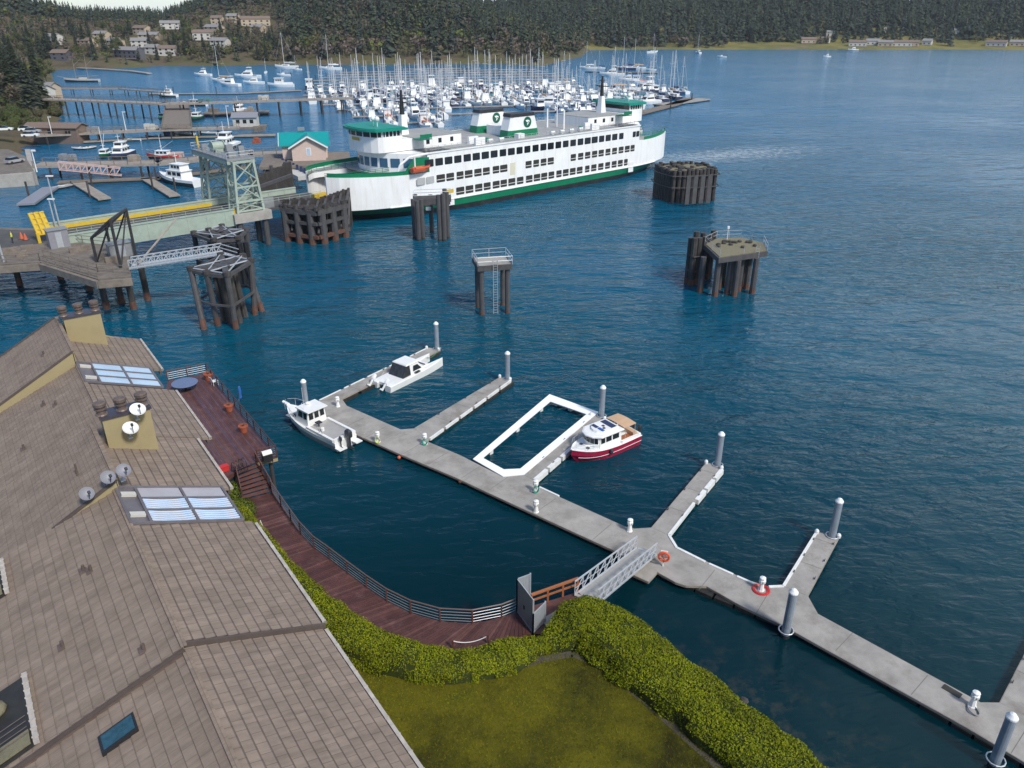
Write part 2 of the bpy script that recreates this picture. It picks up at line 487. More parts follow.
# foam churned up by the ferry's propeller
def foam_material():
    m = bpy.data.materials.new('foam'); m.use_nodes = True
    N, L = m.node_tree.nodes, m.node_tree.links
    b = N['Principled BSDF']; b.inputs['Roughness'].default_value = 0.7
    b.inputs['Base Color'].default_value = (0.62, 0.70, 0.74, 1)
    geo = N.new('ShaderNodeNewGeometry')
    tco = N.new('ShaderNodeTexCoord')
    n = N.new('ShaderNodeTexNoise'); n.inputs['Scale'].default_value = 0.5; n.inputs['Detail'].default_value = 8; n.inputs['Roughness'].default_value = .75
    L.new(geo.outputs['Position'], n.inputs['Vector'])
    ln = N.new('ShaderNodeVectorMath'); ln.operation = 'LENGTH'
    L.new(tco.outputs['Object'], ln.inputs[0])
    ms = N.new('ShaderNodeMapRange'); ms.inputs['From Min'].default_value = 0; ms.inputs['From Max'].default_value = 1.0
    ms.inputs['To Min'].default_value = 0.10; ms.inputs['To Max'].default_value = -0.22
    L.new(ln.outputs['Value'], ms.inputs['Value'])
    ad = N.new('ShaderNodeMath'); ad.operation = 'ADD'
    L.new(n.outputs['Fac'], ad.inputs[0]); L.new(ms.outputs['Result'], ad.inputs[1])
    mr = N.new('ShaderNodeMapRange'); mr.inputs['From Min'].default_value = .44; mr.inputs['From Max'].default_value = .66
    mr.inputs['To Max'].default_value = .5
    L.new(ad.outputs['Value'], mr.inputs['Value'])
    L.new(mr.outputs['Result'], b.inputs['Alpha'])
    return m
M['foam'] = foam_material()
fm = MB()
fm.poly([(math.cos(t * math.pi / 20), math.sin(t * math.pi / 20), 0) for t in range(40)])
fo = fm.build('foam', M['foam'])
_p = G(712, 155, 0)
fo.location = (_p.x + 4, _p.y, 0.012); fo.scale = (78, 24, 1); fo.rotation_euler = (0, 0, R(24))
tag(fo, 'pale churned foam on the water behind the ferry', 'foam', kind='stuff')

# ------------------------------------------------------------------ terrain
def seg_dist(px, py, poly):
    """signed distance to a polygon (positive inside)"""
    d = np.full(px.shape, 1e9); inside = np.zeros(px.shape, bool)
    n = len(poly)
    for i in range(n):
        ax, ay = poly[i]; bx, by = poly[(i + 1) % n]
        ex, ey = bx - ax, by - ay
        t = np.clip(((px - ax) * ex + (py - ay) * ey) / (ex * ex + ey * ey + 1e-9), 0, 1)
        d = np.minimum(d, np.hypot(px - ax - t * ex, py - ay - t * ey))
        c = ((ay > py) != (by > py)) & (px < ex * (py - ay) / (by - ay + 1e-12) + ax)
        inside ^= c
    return np.where(inside, d, -d)
def vnoise(x, y, s, seed=0):
    x = x / s; y = y / s
    xi = np.floor(x).astype(np.int64); yi = np.floor(y).astype(np.int64)
    fx, fy = x - xi, y - yi
    fx = fx * fx * (3 - 2 * fx); fy = fy * fy * (3 - 2 * fy)
    def h(a, b):
        k = (a * 374761393 + b * 668265263 + seed * 1442695041) & 0xffffffff
        k = ((k ^ (k >> 13)) * 1274126177) & 0xffffffff
        return ((k ^ (k >> 16)) & 0xffff) / 65535.0
    return (h(xi, yi) * (1 - fx) + h(xi + 1, yi) * fx) * (1 - fy) + (h(xi, yi + 1) * (1 - fx) + h(xi + 1, yi + 1) * fx) * fy

def px_poly(pts, z=0): return [tuple(G2(x, y, z)) for x, y in pts]
MAIN = px_poly([(-120, 192), (0, 188), (34, 185), (30, 160), (27, 147), (50, 143), (60, 130), (64, 115), (66, 100), (54, 84), (51, 72),
                (60, 69.5), (118, 68.5), (160, 66), (218, 66), (261, 64.7), (324, 64.7), (420, 64.5), (493, 64), (545, 65.5), (561, 61.7), (582, 56.6), (585, 53.5)])
MAIN += [(96, 1000), (150, 1500), (-2200, 1500), (-2200, 160)]
ISLE = px_poly([(520, 50.3), (583, 50.0), (672, 49.4), (760, 49.6), (880, 49.8), (960, 49.5), (1024, 50.2), (1300, 50.5)]) + [(1500, 1250), (1500, 1900), (-200, 1900), (-200, 1100)]
def main_h(x, y):
    d = seg_dist(x, y, MAIN)
    pxx = 512 + FPX * x / (y * 0.903 + 15.5 + 1e-6)            # bearing of the ground point
    nz = vnoise(x, y, 90, 1) * 0.6 + vnoise(x, y, 37, 2) * 0.4
    slope = np.interp(pxx, [-200, 0, 60, 200, 330, 460, 590], [0.16, 0.16, 0.13, 0.17, 0.24, 0.24, 0.20])
    top = np.interp(pxx, [-200, 0, 40, 95, 170, 225, 260, 460, 560, 600], [60, 50, 32, 28, 28, 42, 48, 50, 34, 22])
    h = np.minimum(1.0 + d * slope, top + 0 * d) + (nz - 0.5) * np.clip(d * 0.12, 0, 12)
    # the low bank beside the ferry landing on the left
    near = y < 420
    hn = np.clip(d * 0.35, 0, 2.8) + np.clip((d - 26) * 0.17, 0, 30)
    w_ = np.clip((y - 330) / 160, 0, 1)
    h = np.where(d > 0, hn * (1 - w_) + h * w_, -2.0 + np.clip(d * 0.3, -2, 0) + 1.0 * np.exp(-np.abs(d) / 2.0))
    return h
def isle_h(x, y):
    d = seg_dist(x, y, ISLE)
    nz = vnoise(x, y, 80, 5)
    h = np.minimum(1.2 + d * 0.10 + np.clip(d - 45, 0, 999) * 0.14, 44) + (nz - .5) * np.clip(d * .1, 0, 9)
    return np.where(d > 0, h, -2.5 + 1.5 * np.exp(-np.abs(d) / 6))
def near_poly_local(): pass
def field(name, x0, x1, y0, y1, st, fn, m):
    xs = np.arange(x0, x1 + st, st); ys = np.arange(y0, y1 + st, st)
    X, Y = np.meshgrid(xs, ys)
    Z = fn(X.ravel(), Y.ravel())
    V = np.stack([X.ravel(), Y.ravel(), Z], 1)
    nx, ny = len(xs), len(ys)
    i = np.arange(ny - 1)[:, None] * nx + np.arange(nx - 1)[None, :]
    F = np.stack([i, i + 1, i + nx + 1, i + nx], -1).reshape(-1, 4)
    keep = (Z[F] > -1.9).any(1)
    o = np_mesh(name, V, F[keep], m, smooth=True)
    return tag(o, kind='structure')
def ground_mat(name, cols, scale=0.03, fine=0.4):
    m = bpy.data.materials.new(name); m.use_nodes = True
    N, L = m.node_tree.nodes, m.node_tree.links
    b = N['Principled BSDF']; b.inputs['Roughness'].default_value = 0.95; b.inputs['Specular IOR Level'].default_value = 0.2
    geo = N.new('ShaderNodeNewGeometry')
    n = N.new('ShaderNodeTexNoise'); n.inputs['Scale'].default_value = scale; n.inputs['Detail'].default_value = 10; n.inputs['Roughness'].default_value = .7
    L.new(geo.outputs['Position'], n.inputs['Vector'])
    c = N.new('ShaderNodeValToRGB')
    el = c.color_ramp.elements
    el[0].position = .34; el[0].color = (*cols[0], 1); el[1].position = .66; el[1].color = (*cols[-1], 1)
    for i, k in enumerate(cols[1:-1]):
        e = el.new(.34 + .32 * (i + 1) / (len(cols) - 1)); e.color = (*k, 1)
    L.new(n.outputs['Fac'], c.inputs['Fac'])
    L.new(c.outputs['Color'], b.inputs['Base Color'])
    n3 = N.new('ShaderNodeTexNoise'); n3.inputs['Scale'].default_value = fine * 8; n3.inputs['Detail'].default_value = 5
    L.new(geo.outputs['Position'], n3.inputs['Vector'])
    bu = N.new('ShaderNodeBump'); bu.inputs['Strength'].default_value = .6; bu.inputs['Distance'].default_value = .12
    L.new(n3.outputs['Fac'], bu.inputs['Height']); L.new(bu.outputs['Normal'], b.inputs['Normal'])
    return m
M['hill_ground'] = ground_mat('hill_ground', [(0.055, 0.05, 0.025), (0.11, 0.085, 0.055), (0.085, 0.085, 0.03), (0.16, 0.12, 0.085)], 0.03)
M['isle_ground'] = ground_mat('isle_ground', [(0.17, 0.155, 0.04), (0.20, 0.17, 0.05), (0.12, 0.12, 0.035), (0.20, 0.15, 0.09)], 0.015)
field('hills', -900, 140, 170, 1200, 6.0, main_h, M['hill_ground'])
field('far_island_terrain', -60, 1000, 930, 1500, 8.0, isle_h, M['isle_ground'])

# ------------------------------------------------------------------ forest (far wood reads as one mass)
def conifer_proto(rng, n=44):
    V = []
    for k in range(n):
        t = rng.random() ** .85; z = .06 + .90 * t
        rad = .20 * (1 - t) ** .8 * rng.uniform(.5, 1.2) + .008
        a = rng.uniform(0, 6.283); ca, sa = math.cos(a), math.sin(a)
        w_ = rad * rng.uniform(.35, .6) + .012; dr = rad * rng.uniform(.2, .7)
        V += [(0, 0, z + .05), (ca * rad * .6 - sa * w_, sa * rad * .6 + ca * w_, z - dr * .3), (ca * rad, sa * rad, z - dr), (ca * rad * .6 + sa * w_, sa * rad * .6 - ca * w_, z - dr * .4)]
    V += [(.02, 0, .9), (0, .02, .9), (-.02, -.01, .9), (0, 0, 1.03)]
    return np.array(V), np.arange(len(V)).reshape(-1, 4)
def leafy_proto(rng, n=44):
    V = []
    cl = [(rng.gauss(0, .16), rng.gauss(0, .16), rng.uniform(.4, .85), rng.uniform(.10, .20)) for _ in range(7)]
    for i in range(n):
        x, y, z, r = rng.choice(cl); d = np.array([rng.gauss(0, 1) for _ in range(3)]); d /= np.linalg.norm(d)
        c = np.array([x, y, z]) + d * r; s = rng.uniform(.05, .10)
        a = np.array([rng.gauss(0, 1) for _ in range(3)]); a /= np.linalg.norm(a)
        b = np.cross(a, d); b /= np.linalg.norm(b) + 1e-6
        V += [c + a * s, c + b * s, c - a * s * .9, c - b * s * .8]
    V += [(.02, 0, 0), (.012, 0, .6), (-.012, 0, .6), (-.02, 0, 0)]
    return np.array(V), np.arange(len(V)).reshape(-1, 4)
_pr = random.Random(3)
CONES = [conifer_proto(_pr) for _ in range(6)]
LEAFY = [leafy_proto(_pr) for _ in range(4)]
def scatter(name, pts, mats, label, seed=1):
    """pts: (x, y, z, height, kind 0 conifer / 1 leafy, material index)"""
    rng = random.Random(seed)
    VS = []; FS = []; MS = []; off = 0
    for x, y, z, h, kind, mi in pts:
        v, f = rng.choice(LEAFY if kind else CONES)
        t = rng.uniform(0, 6.28); ca, sa = math.cos(t), math.sin(t)
        wd = h * (rng.uniform(.9, 1.3) if not kind else rng.uniform(.9, 1.3))
        q = np.empty_like(v)
        q[:, 0] = x + (v[:, 0] * ca - v[:, 1] * sa) * wd
        q[:, 1] = y + (v[:, 0] * sa + v[:, 1] * ca) * wd
        q[:, 2] = z + v[:, 2] * h
        VS.append(q); FS.append(f + off); MS.append(np.full(len(f), mi)); off += len(v)
    o = np_mesh(name, np.concatenate(VS), np.concatenate(FS), mats, np.concatenate(MS))
    return tag(o, label, 'forest', kind='stuff')
FM = [M['conifer_dark'], M['conifer_mid'], M['conifer_blue'], M['leafy_olive'], M['bare_brown'], M['leafy_bright']]
def bearing(x, y): return 512 + FPX * x / (y * 0.903 + 15.5)
def fpick(rng, dense):
    r = rng.random()
    if r < dense:
        return 0, rng.choice((0, 0, 0, 1, 1, 2, 2))
    return 1, rng.choice((3, 3, 4, 4, 4, 5) if rng.random() < .8 else (3, 4))
# clearings where the hillside houses stand (photo bearing, photo row)
def depth_of(px, row, hill):
    """walk out along a bearing until the terrain meets the sight line"""
    u = (px - 512) / FPX; v = (384 - row) / FPX
    d = np.array([u, _cp + v * _sp, -_sp + v * _cp])
    ts = np.linspace(250, 1500, 1200)
    X, Y, Z = d[0] * ts, d[1] * ts, CAM_H + d[2] * ts
    H = hill(X, Y)
    k = np.argmax((H > Z) & (H > 0.3))
    return X[k], Y[k], H[k]
HOUSES = [(54, 43, 'house_white', 'roof_grey', 16, 0), (63, 60, 'house_dark', 'roof_brown', 13, 0), (116, 47, 'house_tan', 'roof_grey', 13, 0), (143, 34, 'house_tan', 'roof_brown', 15, 0),
          (151, 41, 'house_tan', 'roof_grey', 18, 0), (144, 47, 'house_white', 'roof_grey', 18, 0), (130, 58, 'house_dark', 'roof_grey', 24, 0), (155, 54, 'house_white', 'roof_grey', 12, 0), (169, 55, 'house_white', 'roof_brown', 14, 0),
          (171, 29, 'house_white', 'roof_grey', 17, 0), (218, 24, 'house_tan', 'roof_brown', 10, 0), (234, 22, 'house_tan', 'roof_grey', 11, 0), (256, 26, 'house_tan', 'roof_brown', 26, 0),
          (215, 33, 'house_tan', 'roof_grey', 17, 0), (206, 40, 'house_white', 'roof_brown', 20, 0), (221, 47, 'house_white', 'roof_grey', 14, 0), (259, 33, 'house_tan', 'roof_grey', 12, 0),
          (88, 47, 'house_tan', 'roof_brown', 14, 0), (103, 40, 'house_tan', 'roof_grey', 12, 0)]
HPOS = [depth_of(a, b, main_h) for a, b, *_ in HOUSES]
rng = random.Random(11)
N1 = 17000
fx = np.array([rng.uniform(-760, 130) for _ in range(N1)]); fy = np.array([rng.uniform(430, 1180) for _ in range(N1)])
fd = seg_dist(fx, fy, MAIN); fz = main_h(fx, fy); fb = bearing(fx, fy)
pts = []
for x, y, d, z, bx in zip(fx, fy, fd, fz, fb):
    if d < 5 or bx < -60 or bx > 640: continue
    cl = min((abs(x - hx) * 1.0 + max(0, hy - y) * .5 + max(0, y - hy) * 1.2 for hx, hy, hz in HPOS), default=999)
    town = bx < 290 and d < 215
    if town and (cl < 15 or rng.random() < .22): continue
    if d < 16 and rng.random() < .4: continue
    if bx > 290 and d < 300 and rng.random() < .12: continue
    dense = .30 if town else (.50 if d < 45 else (.9 if bx < 290 else .74))
    k, mi = fpick(rng, dense)
    if town and k == 1 and rng.random() < .4: mi = 4
    h = rng.uniform(8, 16) if k else rng.uniform(12, 25)
    if town: h *= .62
    h *= 1 - (.2 if d < 215 else .38) * float(np.interp(bx, [35, 90, 165, 225], [0, 1, 1, 0]))
    pts.append((x, y, z - .5, h, k, mi))
scatter('forest', pts, FM, 'dark conifer forest covering the hills behind the marina', 2)
N2 = 7500
fx = np.array([rng.uniform(-40, 980) for _ in range(N2)]); fy = np.array([rng.uniform(950, 1330) for _ in range(N2)])
fd = seg_dist(fx, fy, ISLE); fz = isle_h(fx, fy); fb = bearing(fx, fy)
pts = []
for x, y, d, z, bx in zip(fx, fy, fd, fz, fb):
    if d < 4 or bx > 1100: continue
    meadow = (725 < bx < 815) or (948 < bx < 976)
    built = (788 < bx < 945) or (978 < bx < 1030)
    if meadow and d < 52: continue
    if built and d < 34 + 16 * (vnoise(np.array([x]), np.array([y]), 25, 9)[0]): continue
    if d < 12 and rng.random() < .7: continue
    k, mi = fpick(rng, .5 if d < 45 else .97)
    h = rng.uniform(7, 15) if k else rng.uniform(14, 29)
    if built and d < 70: h *= .6
    pts.append((x, y, z - .5, h, k, mi))
scatter('far_island_forest', pts, FM, 'dense dark conifer wood along the far shore across the bay', 4)
# ------------------------------------------------------------------ near shore: ground, lawn, hedge
TH = R(35.3)
AX = Vector((-math.sin(TH), math.cos(TH))); CX = Vector((math.cos(TH), math.sin(TH)))
BO = Vector((-10.854, 19.444))
def L2W(s, w): return BO + AX * s + CX * w
Z_LAWN, Z_WALK, Z_DECK = 4.0, 3.6, 4.9
DZ = 0.5
# the boardwalk, inner and outer edge, from the stair foot to the gate
WALK_OUT = [G2(x, y, Z_WALK) for x, y in [(273, 492), (290, 517), (310, 543), (335, 562), (365, 585), (397, 606), (428, 618), (455, 622.5), (480, 622), (505, 616), (522, 609)]]
WALK_IN = [G2(x, y, Z_WALK) for x, y in [(243, 500), (258, 527), (272, 555), (293, 580), (318, 602), (346, 624), (380, 641), (412, 648), (450, 651), (486, 646), (526, 634)]]
shore = [L2W(38, -40), L2W(38, 5), L2W(30, 6), L2W(22, 7.0), L2W(15, 8.4)]
shore += [a.lerp(b, .25) for a, b in zip(WALK_IN, WALK_OUT)]
shore += [G2(x, y, 3.0) for x, y in [(548, 628), (590, 612), (632, 622), (655, 650), (690, 676), (722, 702), (757, 728), (795, 757), (830, 790), (900, 860)]]
shore += [Vector((14, 4)), Vector((20, -30)), Vector((-90, -30)), Vector((-90, 40))]
NEAR = [tuple(p) for p in shore]
def near_h(x, y):
    d = seg_dist(x, y, NEAR)
    n = vnoise(x, y, 1.3, 4) * .6 + vnoise(x, y, .6, 5) * .4
    h = np.minimum(np.clip(d * 1.7 + .2, -3, Z_LAWN) + (n - .5) * np.exp(-np.abs(d - .6) / 1.6) * 1.1, Z_LAWN - .02 - .2 * (d < 4))
    return np.where(d > -2.2, h, -3.0)
M['bank'] = ground_mat('bank', [(0.05, 0.045, 0.04), (0.10, 0.085, 0.07), (0.07, 0.07, 0.05)], 0.5, 1.5)
field('shore_bank', -62, 22, -28, 62, 0.5, near_h, M['bank'])
# lawn: a sheet just above the bank, bounded by the hedge
LAWN = [G2(x, y, Z_LAWN) for x, y in [(300, 620), (345, 648), (380, 662), (420, 674), (470, 676), (510, 668), (545, 655), (575, 652), (600, 662), (640, 690), (690, 728), (735, 765), (800, 820), (900, 900)]]
LAWN += [Vector((2, 2)), L2W(-18, 4.4), L2W(6, 4.4)]
M['lawn'] = ground_mat('lawn', [(0.03, 0.028, 0.005), (0.07, 0.068, 0.005), (0.125, 0.112, 0.006), (0.06, 0.07, 0.005)], 0.22, 4.0)
lw = MB(); lw.poly([(p.x, p.y, Z_LAWN + .012) for p in LAWN])
tag(lw.build('lawn', M['lawn']), kind='structure')
sb = MB(); sp_ = [G2(x, y, Z_LAWN) for x, y in [(470, 679), (505, 672), (540, 660), (572, 654), (598, 664), (640, 697), (690, 741), (740, 787)]]
for i in range(len(sp_) - 1):
    a, b = sp_[i], sp_[i + 1]; nn = (b - a).orthogonal().normalized() * .22
    sb.poly([(*(a - nn), Z_LAWN + .017), (*(b - nn), Z_LAWN + .017), (*(b + nn), Z_LAWN + .017), (*(a + nn), Z_LAWN + .017)])
tag(sb.build('soil_bed', M['bank']), kind='structure')
# short grass standing on it
def in_poly(p, poly):
    c = False; n = len(poly)
    for i in range(n):
        a, b = poly[i], poly[(i + 1) % n]
        if (a[1] > p[1]) != (b[1] > p[1]) and p[0] < (b[0] - a[0]) * (p[1] - a[1]) / (b[1] - a[1]) + a[0]: c = not c
    return c
def leaf_cloud(name, centres, normals, size, mats, rng, elong=1.6, mw=None):
    n = len(centres)
    C0 = np.array(centres); Nn = np.array(normals)
    r = np.random.RandomState(rng)
    Nn = Nn + r.normal(0, .55, Nn.shape); Nn /= np.linalg.norm(Nn, axis=1)[:, None]
    T = np.cross(Nn, r.normal(0, 1, Nn.shape)); T /= np.linalg.norm(T, axis=1)[:, None]
    B = np.cross(Nn, T)
    s = size * r.uniform(.6, 1.35, (n, 1))
    V = np.stack([C0 - T * s * elong, C0 + B * s * .55, C0 + T * s * elong, C0 - B * s * .55], 1).reshape(-1, 3)
    F = np.arange(n * 4).reshape(-1, 4)
    mi = r.choice(len(mats), n, p=mw)
    return np_mesh(name, V, F, mats, mi)
rg = np.random.RandomState(5)
lp = []
xs0 = [p.x for p in LAWN]; ys0 = [p.y for p in LAWN]
while len(lp) < 60000:
    p = (rg.uniform(-24, 12), rg.uniform(8, 36))
    if in_poly(p, LAWN): lp.append((p[0], p[1], Z_LAWN + .03))
mk('grass_a', (0.074, 0.080, 0.004), 0.9, var=.5, scale=.22, spec=.2)
mk('grass_b', (0.130, 0.122, 0.004), 0.9, var=.5, scale=.22, spec=.2)
gr_ = leaf_cloud('lawn_grass', lp, [(0, 0, .9)] * len(lp), .035, [M['grass_a'], M['grass_b']], 6)
tag(gr_, 'short mossy yellow green grass of the lawn', 'grass', kind='stuff')

mk('hedge_a', (0.175, 0.200, 0.006), 0.75, var=.35, scale=.8, spec=.15)
mk('hedge_b', (0.115, 0.145, 0.005), 0.8, var=.35, scale=.8, spec=.15)
mk('hedge_c', (0.225, 0.235, 0.008), 0.7, var=.3, scale=.8, spec=.15)
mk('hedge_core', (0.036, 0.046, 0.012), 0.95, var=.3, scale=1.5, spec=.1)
def hedge(name, spine, label, seed, dens=560):
    """spine: (point, half width, height) along the hedge"""
    r = np.random.RandomState(seed)
    root = thing(name, label, 'hedge', (spine[0][0].x, spine[0][0].y, Z_LAWN - .4))
    pts = []; rings = []
    fine = []
    for i in range(len(spine) - 1):
        (a, wa, ha), (b, wb, hb) = spine[i], spine[i + 1]
        k = max(2, int((b - a).length / .35))
        for j in range(k): 
            t = j / k; fine.append((a.lerp(b, t), wa + (wb - wa) * t, ha + (hb - ha) * t))
    fine.append(spine[-1])
    NS = 13
    Cs = []; Ns = []
    P = np.zeros((len(fine), NS, 3))
    for i, (p, hw, ht) in enumerate(fine):
        q0 = fine[max(0, i - 1)][0]; q1 = fine[min(len(fine) - 1, i + 1)][0]
        d = (q1 - q0).normalized(); nrm = Vector((-d.y, d.x))
        e = min(1.0, .35 + min(i, len(fine) - 1 - i) * .12)
        for k in range(NS):
            t = math.pi * k / (NS - 1)
            cx_ = math.copysign(abs(math.cos(t)) ** .6, math.cos(t)); sz = math.sin(t) ** .55
            lump = 1 + .30 * (vnoise(np.array([p.x * 1.0 + k * .45]), np.array([p.y * 1.0 + k * .2]), 1.1, 7)[0] - .5)
            x = p + nrm * (cx_ * hw * e * lump)
            P[i, k] = (x.x, x.y, Z_LAWN - .9 + (ht * e * lump + .9) * sz)
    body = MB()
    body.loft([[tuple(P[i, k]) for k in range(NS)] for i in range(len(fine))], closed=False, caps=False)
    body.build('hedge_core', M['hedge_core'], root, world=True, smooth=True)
    A = P[:-1, :-1]; B_ = P[1:, :-1]; C_ = P[:-1, 1:]
    nn = np.cross(B_ - A, C_ - A); area = np.linalg.norm(nn, axis=2)
    nrm = nn / (area[..., None] + 1e-9)
    for i in range(A.shape[0]):
        for k in range(A.shape[1]):
            hole = vnoise(np.array([A[i, k, 0]]), np.array([A[i, k, 1]]), .8, 11)[0]
            m = r.poisson(area[i, k] * dens * (.5 if hole < .22 else 1))
            if not m: continue
            u = r.rand(m, 2)
            c = A[i, k] + (B_[i, k] - A[i, k]) * u[:, :1] + (C_[i, k] - A[i, k]) * u[:, 1:]
            nz = nrm[i, k] * (1 if nrm[i, k][2] > -0.2 else -1)
            off = r.uniform(-.05, .16, (m, 1)) + .10 * (vnoise(c[:, 0], c[:, 1], .5, 3)[:, None] - .3)
            Cs.append(c + nz * off); Ns.append(np.repeat(nz[None], m, 0))
    Cs = np.concatenate(Cs); Ns = np.concatenate(Ns)
    loc, rz = XF[root.name]
    Cs = Cs - np.array(loc)
    o = leaf_cloud('foliage', Cs, Ns, .046, [M['hedge_a'], M['hedge_b'], M['hedge_c']], seed, 1.25, [.5, .27, .23])
    o.parent = root
    return root
hz = Z_LAWN + .5
H1 = [(G2(x, y, hz), w_, h_) for x, y, w_, h_ in [(228, 498, .7, .8), (250, 532, .8, .9), (272, 562, 1.0, 1.0), (296, 592, 1.15, 1.1), (322, 617, 1.25, 1.1), (350, 637, 1.25, 1.1), (385, 652, 1.2, 1.05), (420, 661, 1.1, 1.05), (455, 664, 1.0, 1.0), (490, 659, 1.0, 1.0), (520, 649, 1.05, 1.05), (545, 638, 1.1, 1.1)]]
hedge('hedge', H1, 'long clipped green hedge curving along the inner edge of the boardwalk', 21)
H2 = [(G2(x, y, hz), w_, h_) for x, y, w_, h_ in [(543, 640, 1.1, 1.1), (560, 632, 1.5, 1.2), (585, 623, 1.8, 1.35), (610, 633, 2.0, 1.4), (638, 656, 2.0, 1.35), (670, 680, 1.9, 1.25), (705, 706, 1.8, 1.2), (741, 735, 1.75, 1.15), (778, 766, 1.7, 1.15), (814, 796, 1.6, 1.1), (850, 829, 1.6, 1.1)]]
hedge('hedge', H2, 'bushy yellow green hedge between the lawn and the open water', 22)

# shore rocks below the hedge
rk = random.Random(8)
rock_line = [G2(x, y, 0.1) for x, y in [(640, 640), (668, 660), (700, 682), (730, 704), (765, 730), (800, 757), (830, 780)]]
def rock(p, r_, lab):
    m_ = MB(); m_.ball((0, 0, 0), r_, 9, 6, (1, rk.uniform(.6, .95), rk.uniform(.45, .7)))
    m_.v = [(x * (1 + rk.uniform(-.18, .18)), y * (1 + rk.uniform(-.18, .18)), z * (1 + rk.uniform(-.15, .15))) for x, y, z in m_.v]
    o = m_.build('shore_rock', M['rock']); o.location = (p.x, p.y, 0.0); o.rotation_euler = (0, 0, rk.uniform(0, 6))
    return tag(o, lab, 'rock', 'dark rocks at the foot of the hedge bank')
for i in range(26):
    k = rk.randrange(len(rock_line) - 1)
    p = rock_line[k].lerp(rock_line[k + 1], rk.random()) + Vector((rk.uniform(-.4, .8), rk.uniform(-.6, .5)))
    rock(p, rk.uniform(.25, .7), 'dark wet rock at the waterline below the hedge bank')

# ------------------------------------------------------------------ the boardwalk
def planks_mat(name, base, pitch, ang_attr=False):
    m = mat(name, base, .6, var=.2, scale=1.1, dirt=(0.17, 0.085, 0.075), dscale=.8, damt=.5)
    return m
bw = thing('boardwalk', 'curved red brown timber boardwalk between the hedge and the water', 'boardwalk', (WALK_OUT[5].x, WALK_OUT[5].y, 0))
def catmull(pts, k=6):
    out = []
    n = len(pts)
    for i in range(n - 1):
        p0, p1, p2, p3 = pts[max(0, i - 1)], pts[i], pts[i + 1], pts[min(n - 1, i + 2)]
        for j in range(k):
            t = j / k
            out.append(.5 * ((2 * p1) + (p2 - p0) * t + (2 * p0 - 5 * p1 + 4 * p2 - p3) * t * t + (3 * p1 - p0 - 3 * p2 + p3) * t ** 3))
    out.append(pts[-1]); return out
WO, WI = catmull(WALK_OUT, 8), catmull(WALK_IN, 8)
pl = MB(); rr = random.Random(4)
mk('deck_red_b', (0.070, 0.027, 0.023), 0.55, var=0.22, scale=1.3, dirt=(0.15, 0.08, 0.07), dscale=0.9, damt=0.6)
mk('deck_red_c', (0.115, 0.050, 0.040), 0.6, var=0.22, scale=1.3, dirt=(0.20, 0.11, 0.10), dscale=0.9, damt=0.6)
for i in range(len(WO) - 1):
    n = max(1, int((WO[i] - WO[i + 1]).length / .16))
    for j in range(n):
        a, b = j / n, (j + .90) / n
        pl.use(rr.choice((0, 0, 1, 1, 2)))
        q = [WI[i].lerp(WI[i + 1], a), WO[i].lerp(WO[i + 1], a), WO[i].lerp(WO[i + 1], b), WI[i].lerp(WI[i + 1], b)]
        dz = rr.uniform(0, .006)
        pl.prism([tuple(p) for p in q], Z_WALK - .05, Z_WALK + dz)
pl.build('planking', [M['deck_red'], M['deck_red_b'], M['deck_red_c']], bw, world=True)
fr = MB(); fi = MB()
for i in range(len(WO) - 1):
    fr.bar((*WO[i], Z_WALK - .2), (*WO[i + 1], Z_WALK - .2), .12, .28)
    fi.bar((*WI[i], Z_WALK - .2), (*WI[i + 1], Z_WALK - .2), .12, .28)
fr.build('edge_joist', M['rail_red'], bw, world=True); fi.build('edge_joist', M['rail_red'], bw, world=True)
for p in WALK_OUT:
    t_ = MB(); t_.tube((*p, -1.5), (*p, Z_WALK - .06), .14, 8); t_.build('support_pile', M['dark_pile'], bw, world=True)
# outer railing: posts and three cables under a cap
ra = thing('cable_railing', 'brown post and cable railing along the outer edge of the boardwalk', 'railing', (WALK_OUT[4].x, WALK_OUT[4].y, Z_WALK))
RO = [p.lerp(q, .035) for p, q in zip(WO, WI)]
acc = 0; last = None; posts = []
for i, p in enumerate(RO):
    if last is None or (p - last).length > 1.75 or i == len(RO) - 1:
        posts.append(p); last = p
for p in posts:
    q = MB(); q.boxr((p.x, p.y, Z_WALK + .01), .085, .085, 1.0); q.build('post', M['rail_red'], ra, world=True)
mk('rail_cap', (0.13, 0.085, 0.075), 0.5, var=.1)
mk('cable', (0.30, 0.29, 0.30), 0.4, metal=.5, var=.1)
for h_, m_, r_ in ((1.03, 'rail_cap', .045), (.80, 'cable', .022), (.58, 'cable', .022), (.36, 'cable', .022), (.16, 'cable', .022)):
    q = MB(); q.path([(*p, Z_WALK + h_) for p in posts], r_, 6)
    q.build('top_rail' if h_ > 1 else 'rail_wire', M[m_], ra, world=True)
# inner side: short posts with a slack rope between
for g0, g1, lab in ((1, 6, 'low posts and slack pale rope along the hedge side of the boardwalk'), (8, 9, 'short length of slack white rope beside the hedge near the gate')):
    rp = thing('rope_barrier', lab, 'rope barrier', (WALK_IN[g0].x, WALK_IN[g0].y, Z_WALK))
    pp = [a.lerp(b, .09) for a, b in zip(WALK_IN, WALK_OUT)][g0:g1 + 1]
    for p in pp:
        q = MB(); q.boxr((p.x, p.y, Z_WALK + .012), .12, .12, .62); q.build('post', M['rail_red'], rp, world=True)
    q = MB()
    for a, b in zip(pp, pp[1:]):
        q.path([(*a.lerp(b, t / 8), Z_WALK + .55 - .28 * (1 - (t / 4 - 1) ** 2)) for t in range(9)], .025, 5)
    q.build('rope', M['fender_white'], rp, world=True)

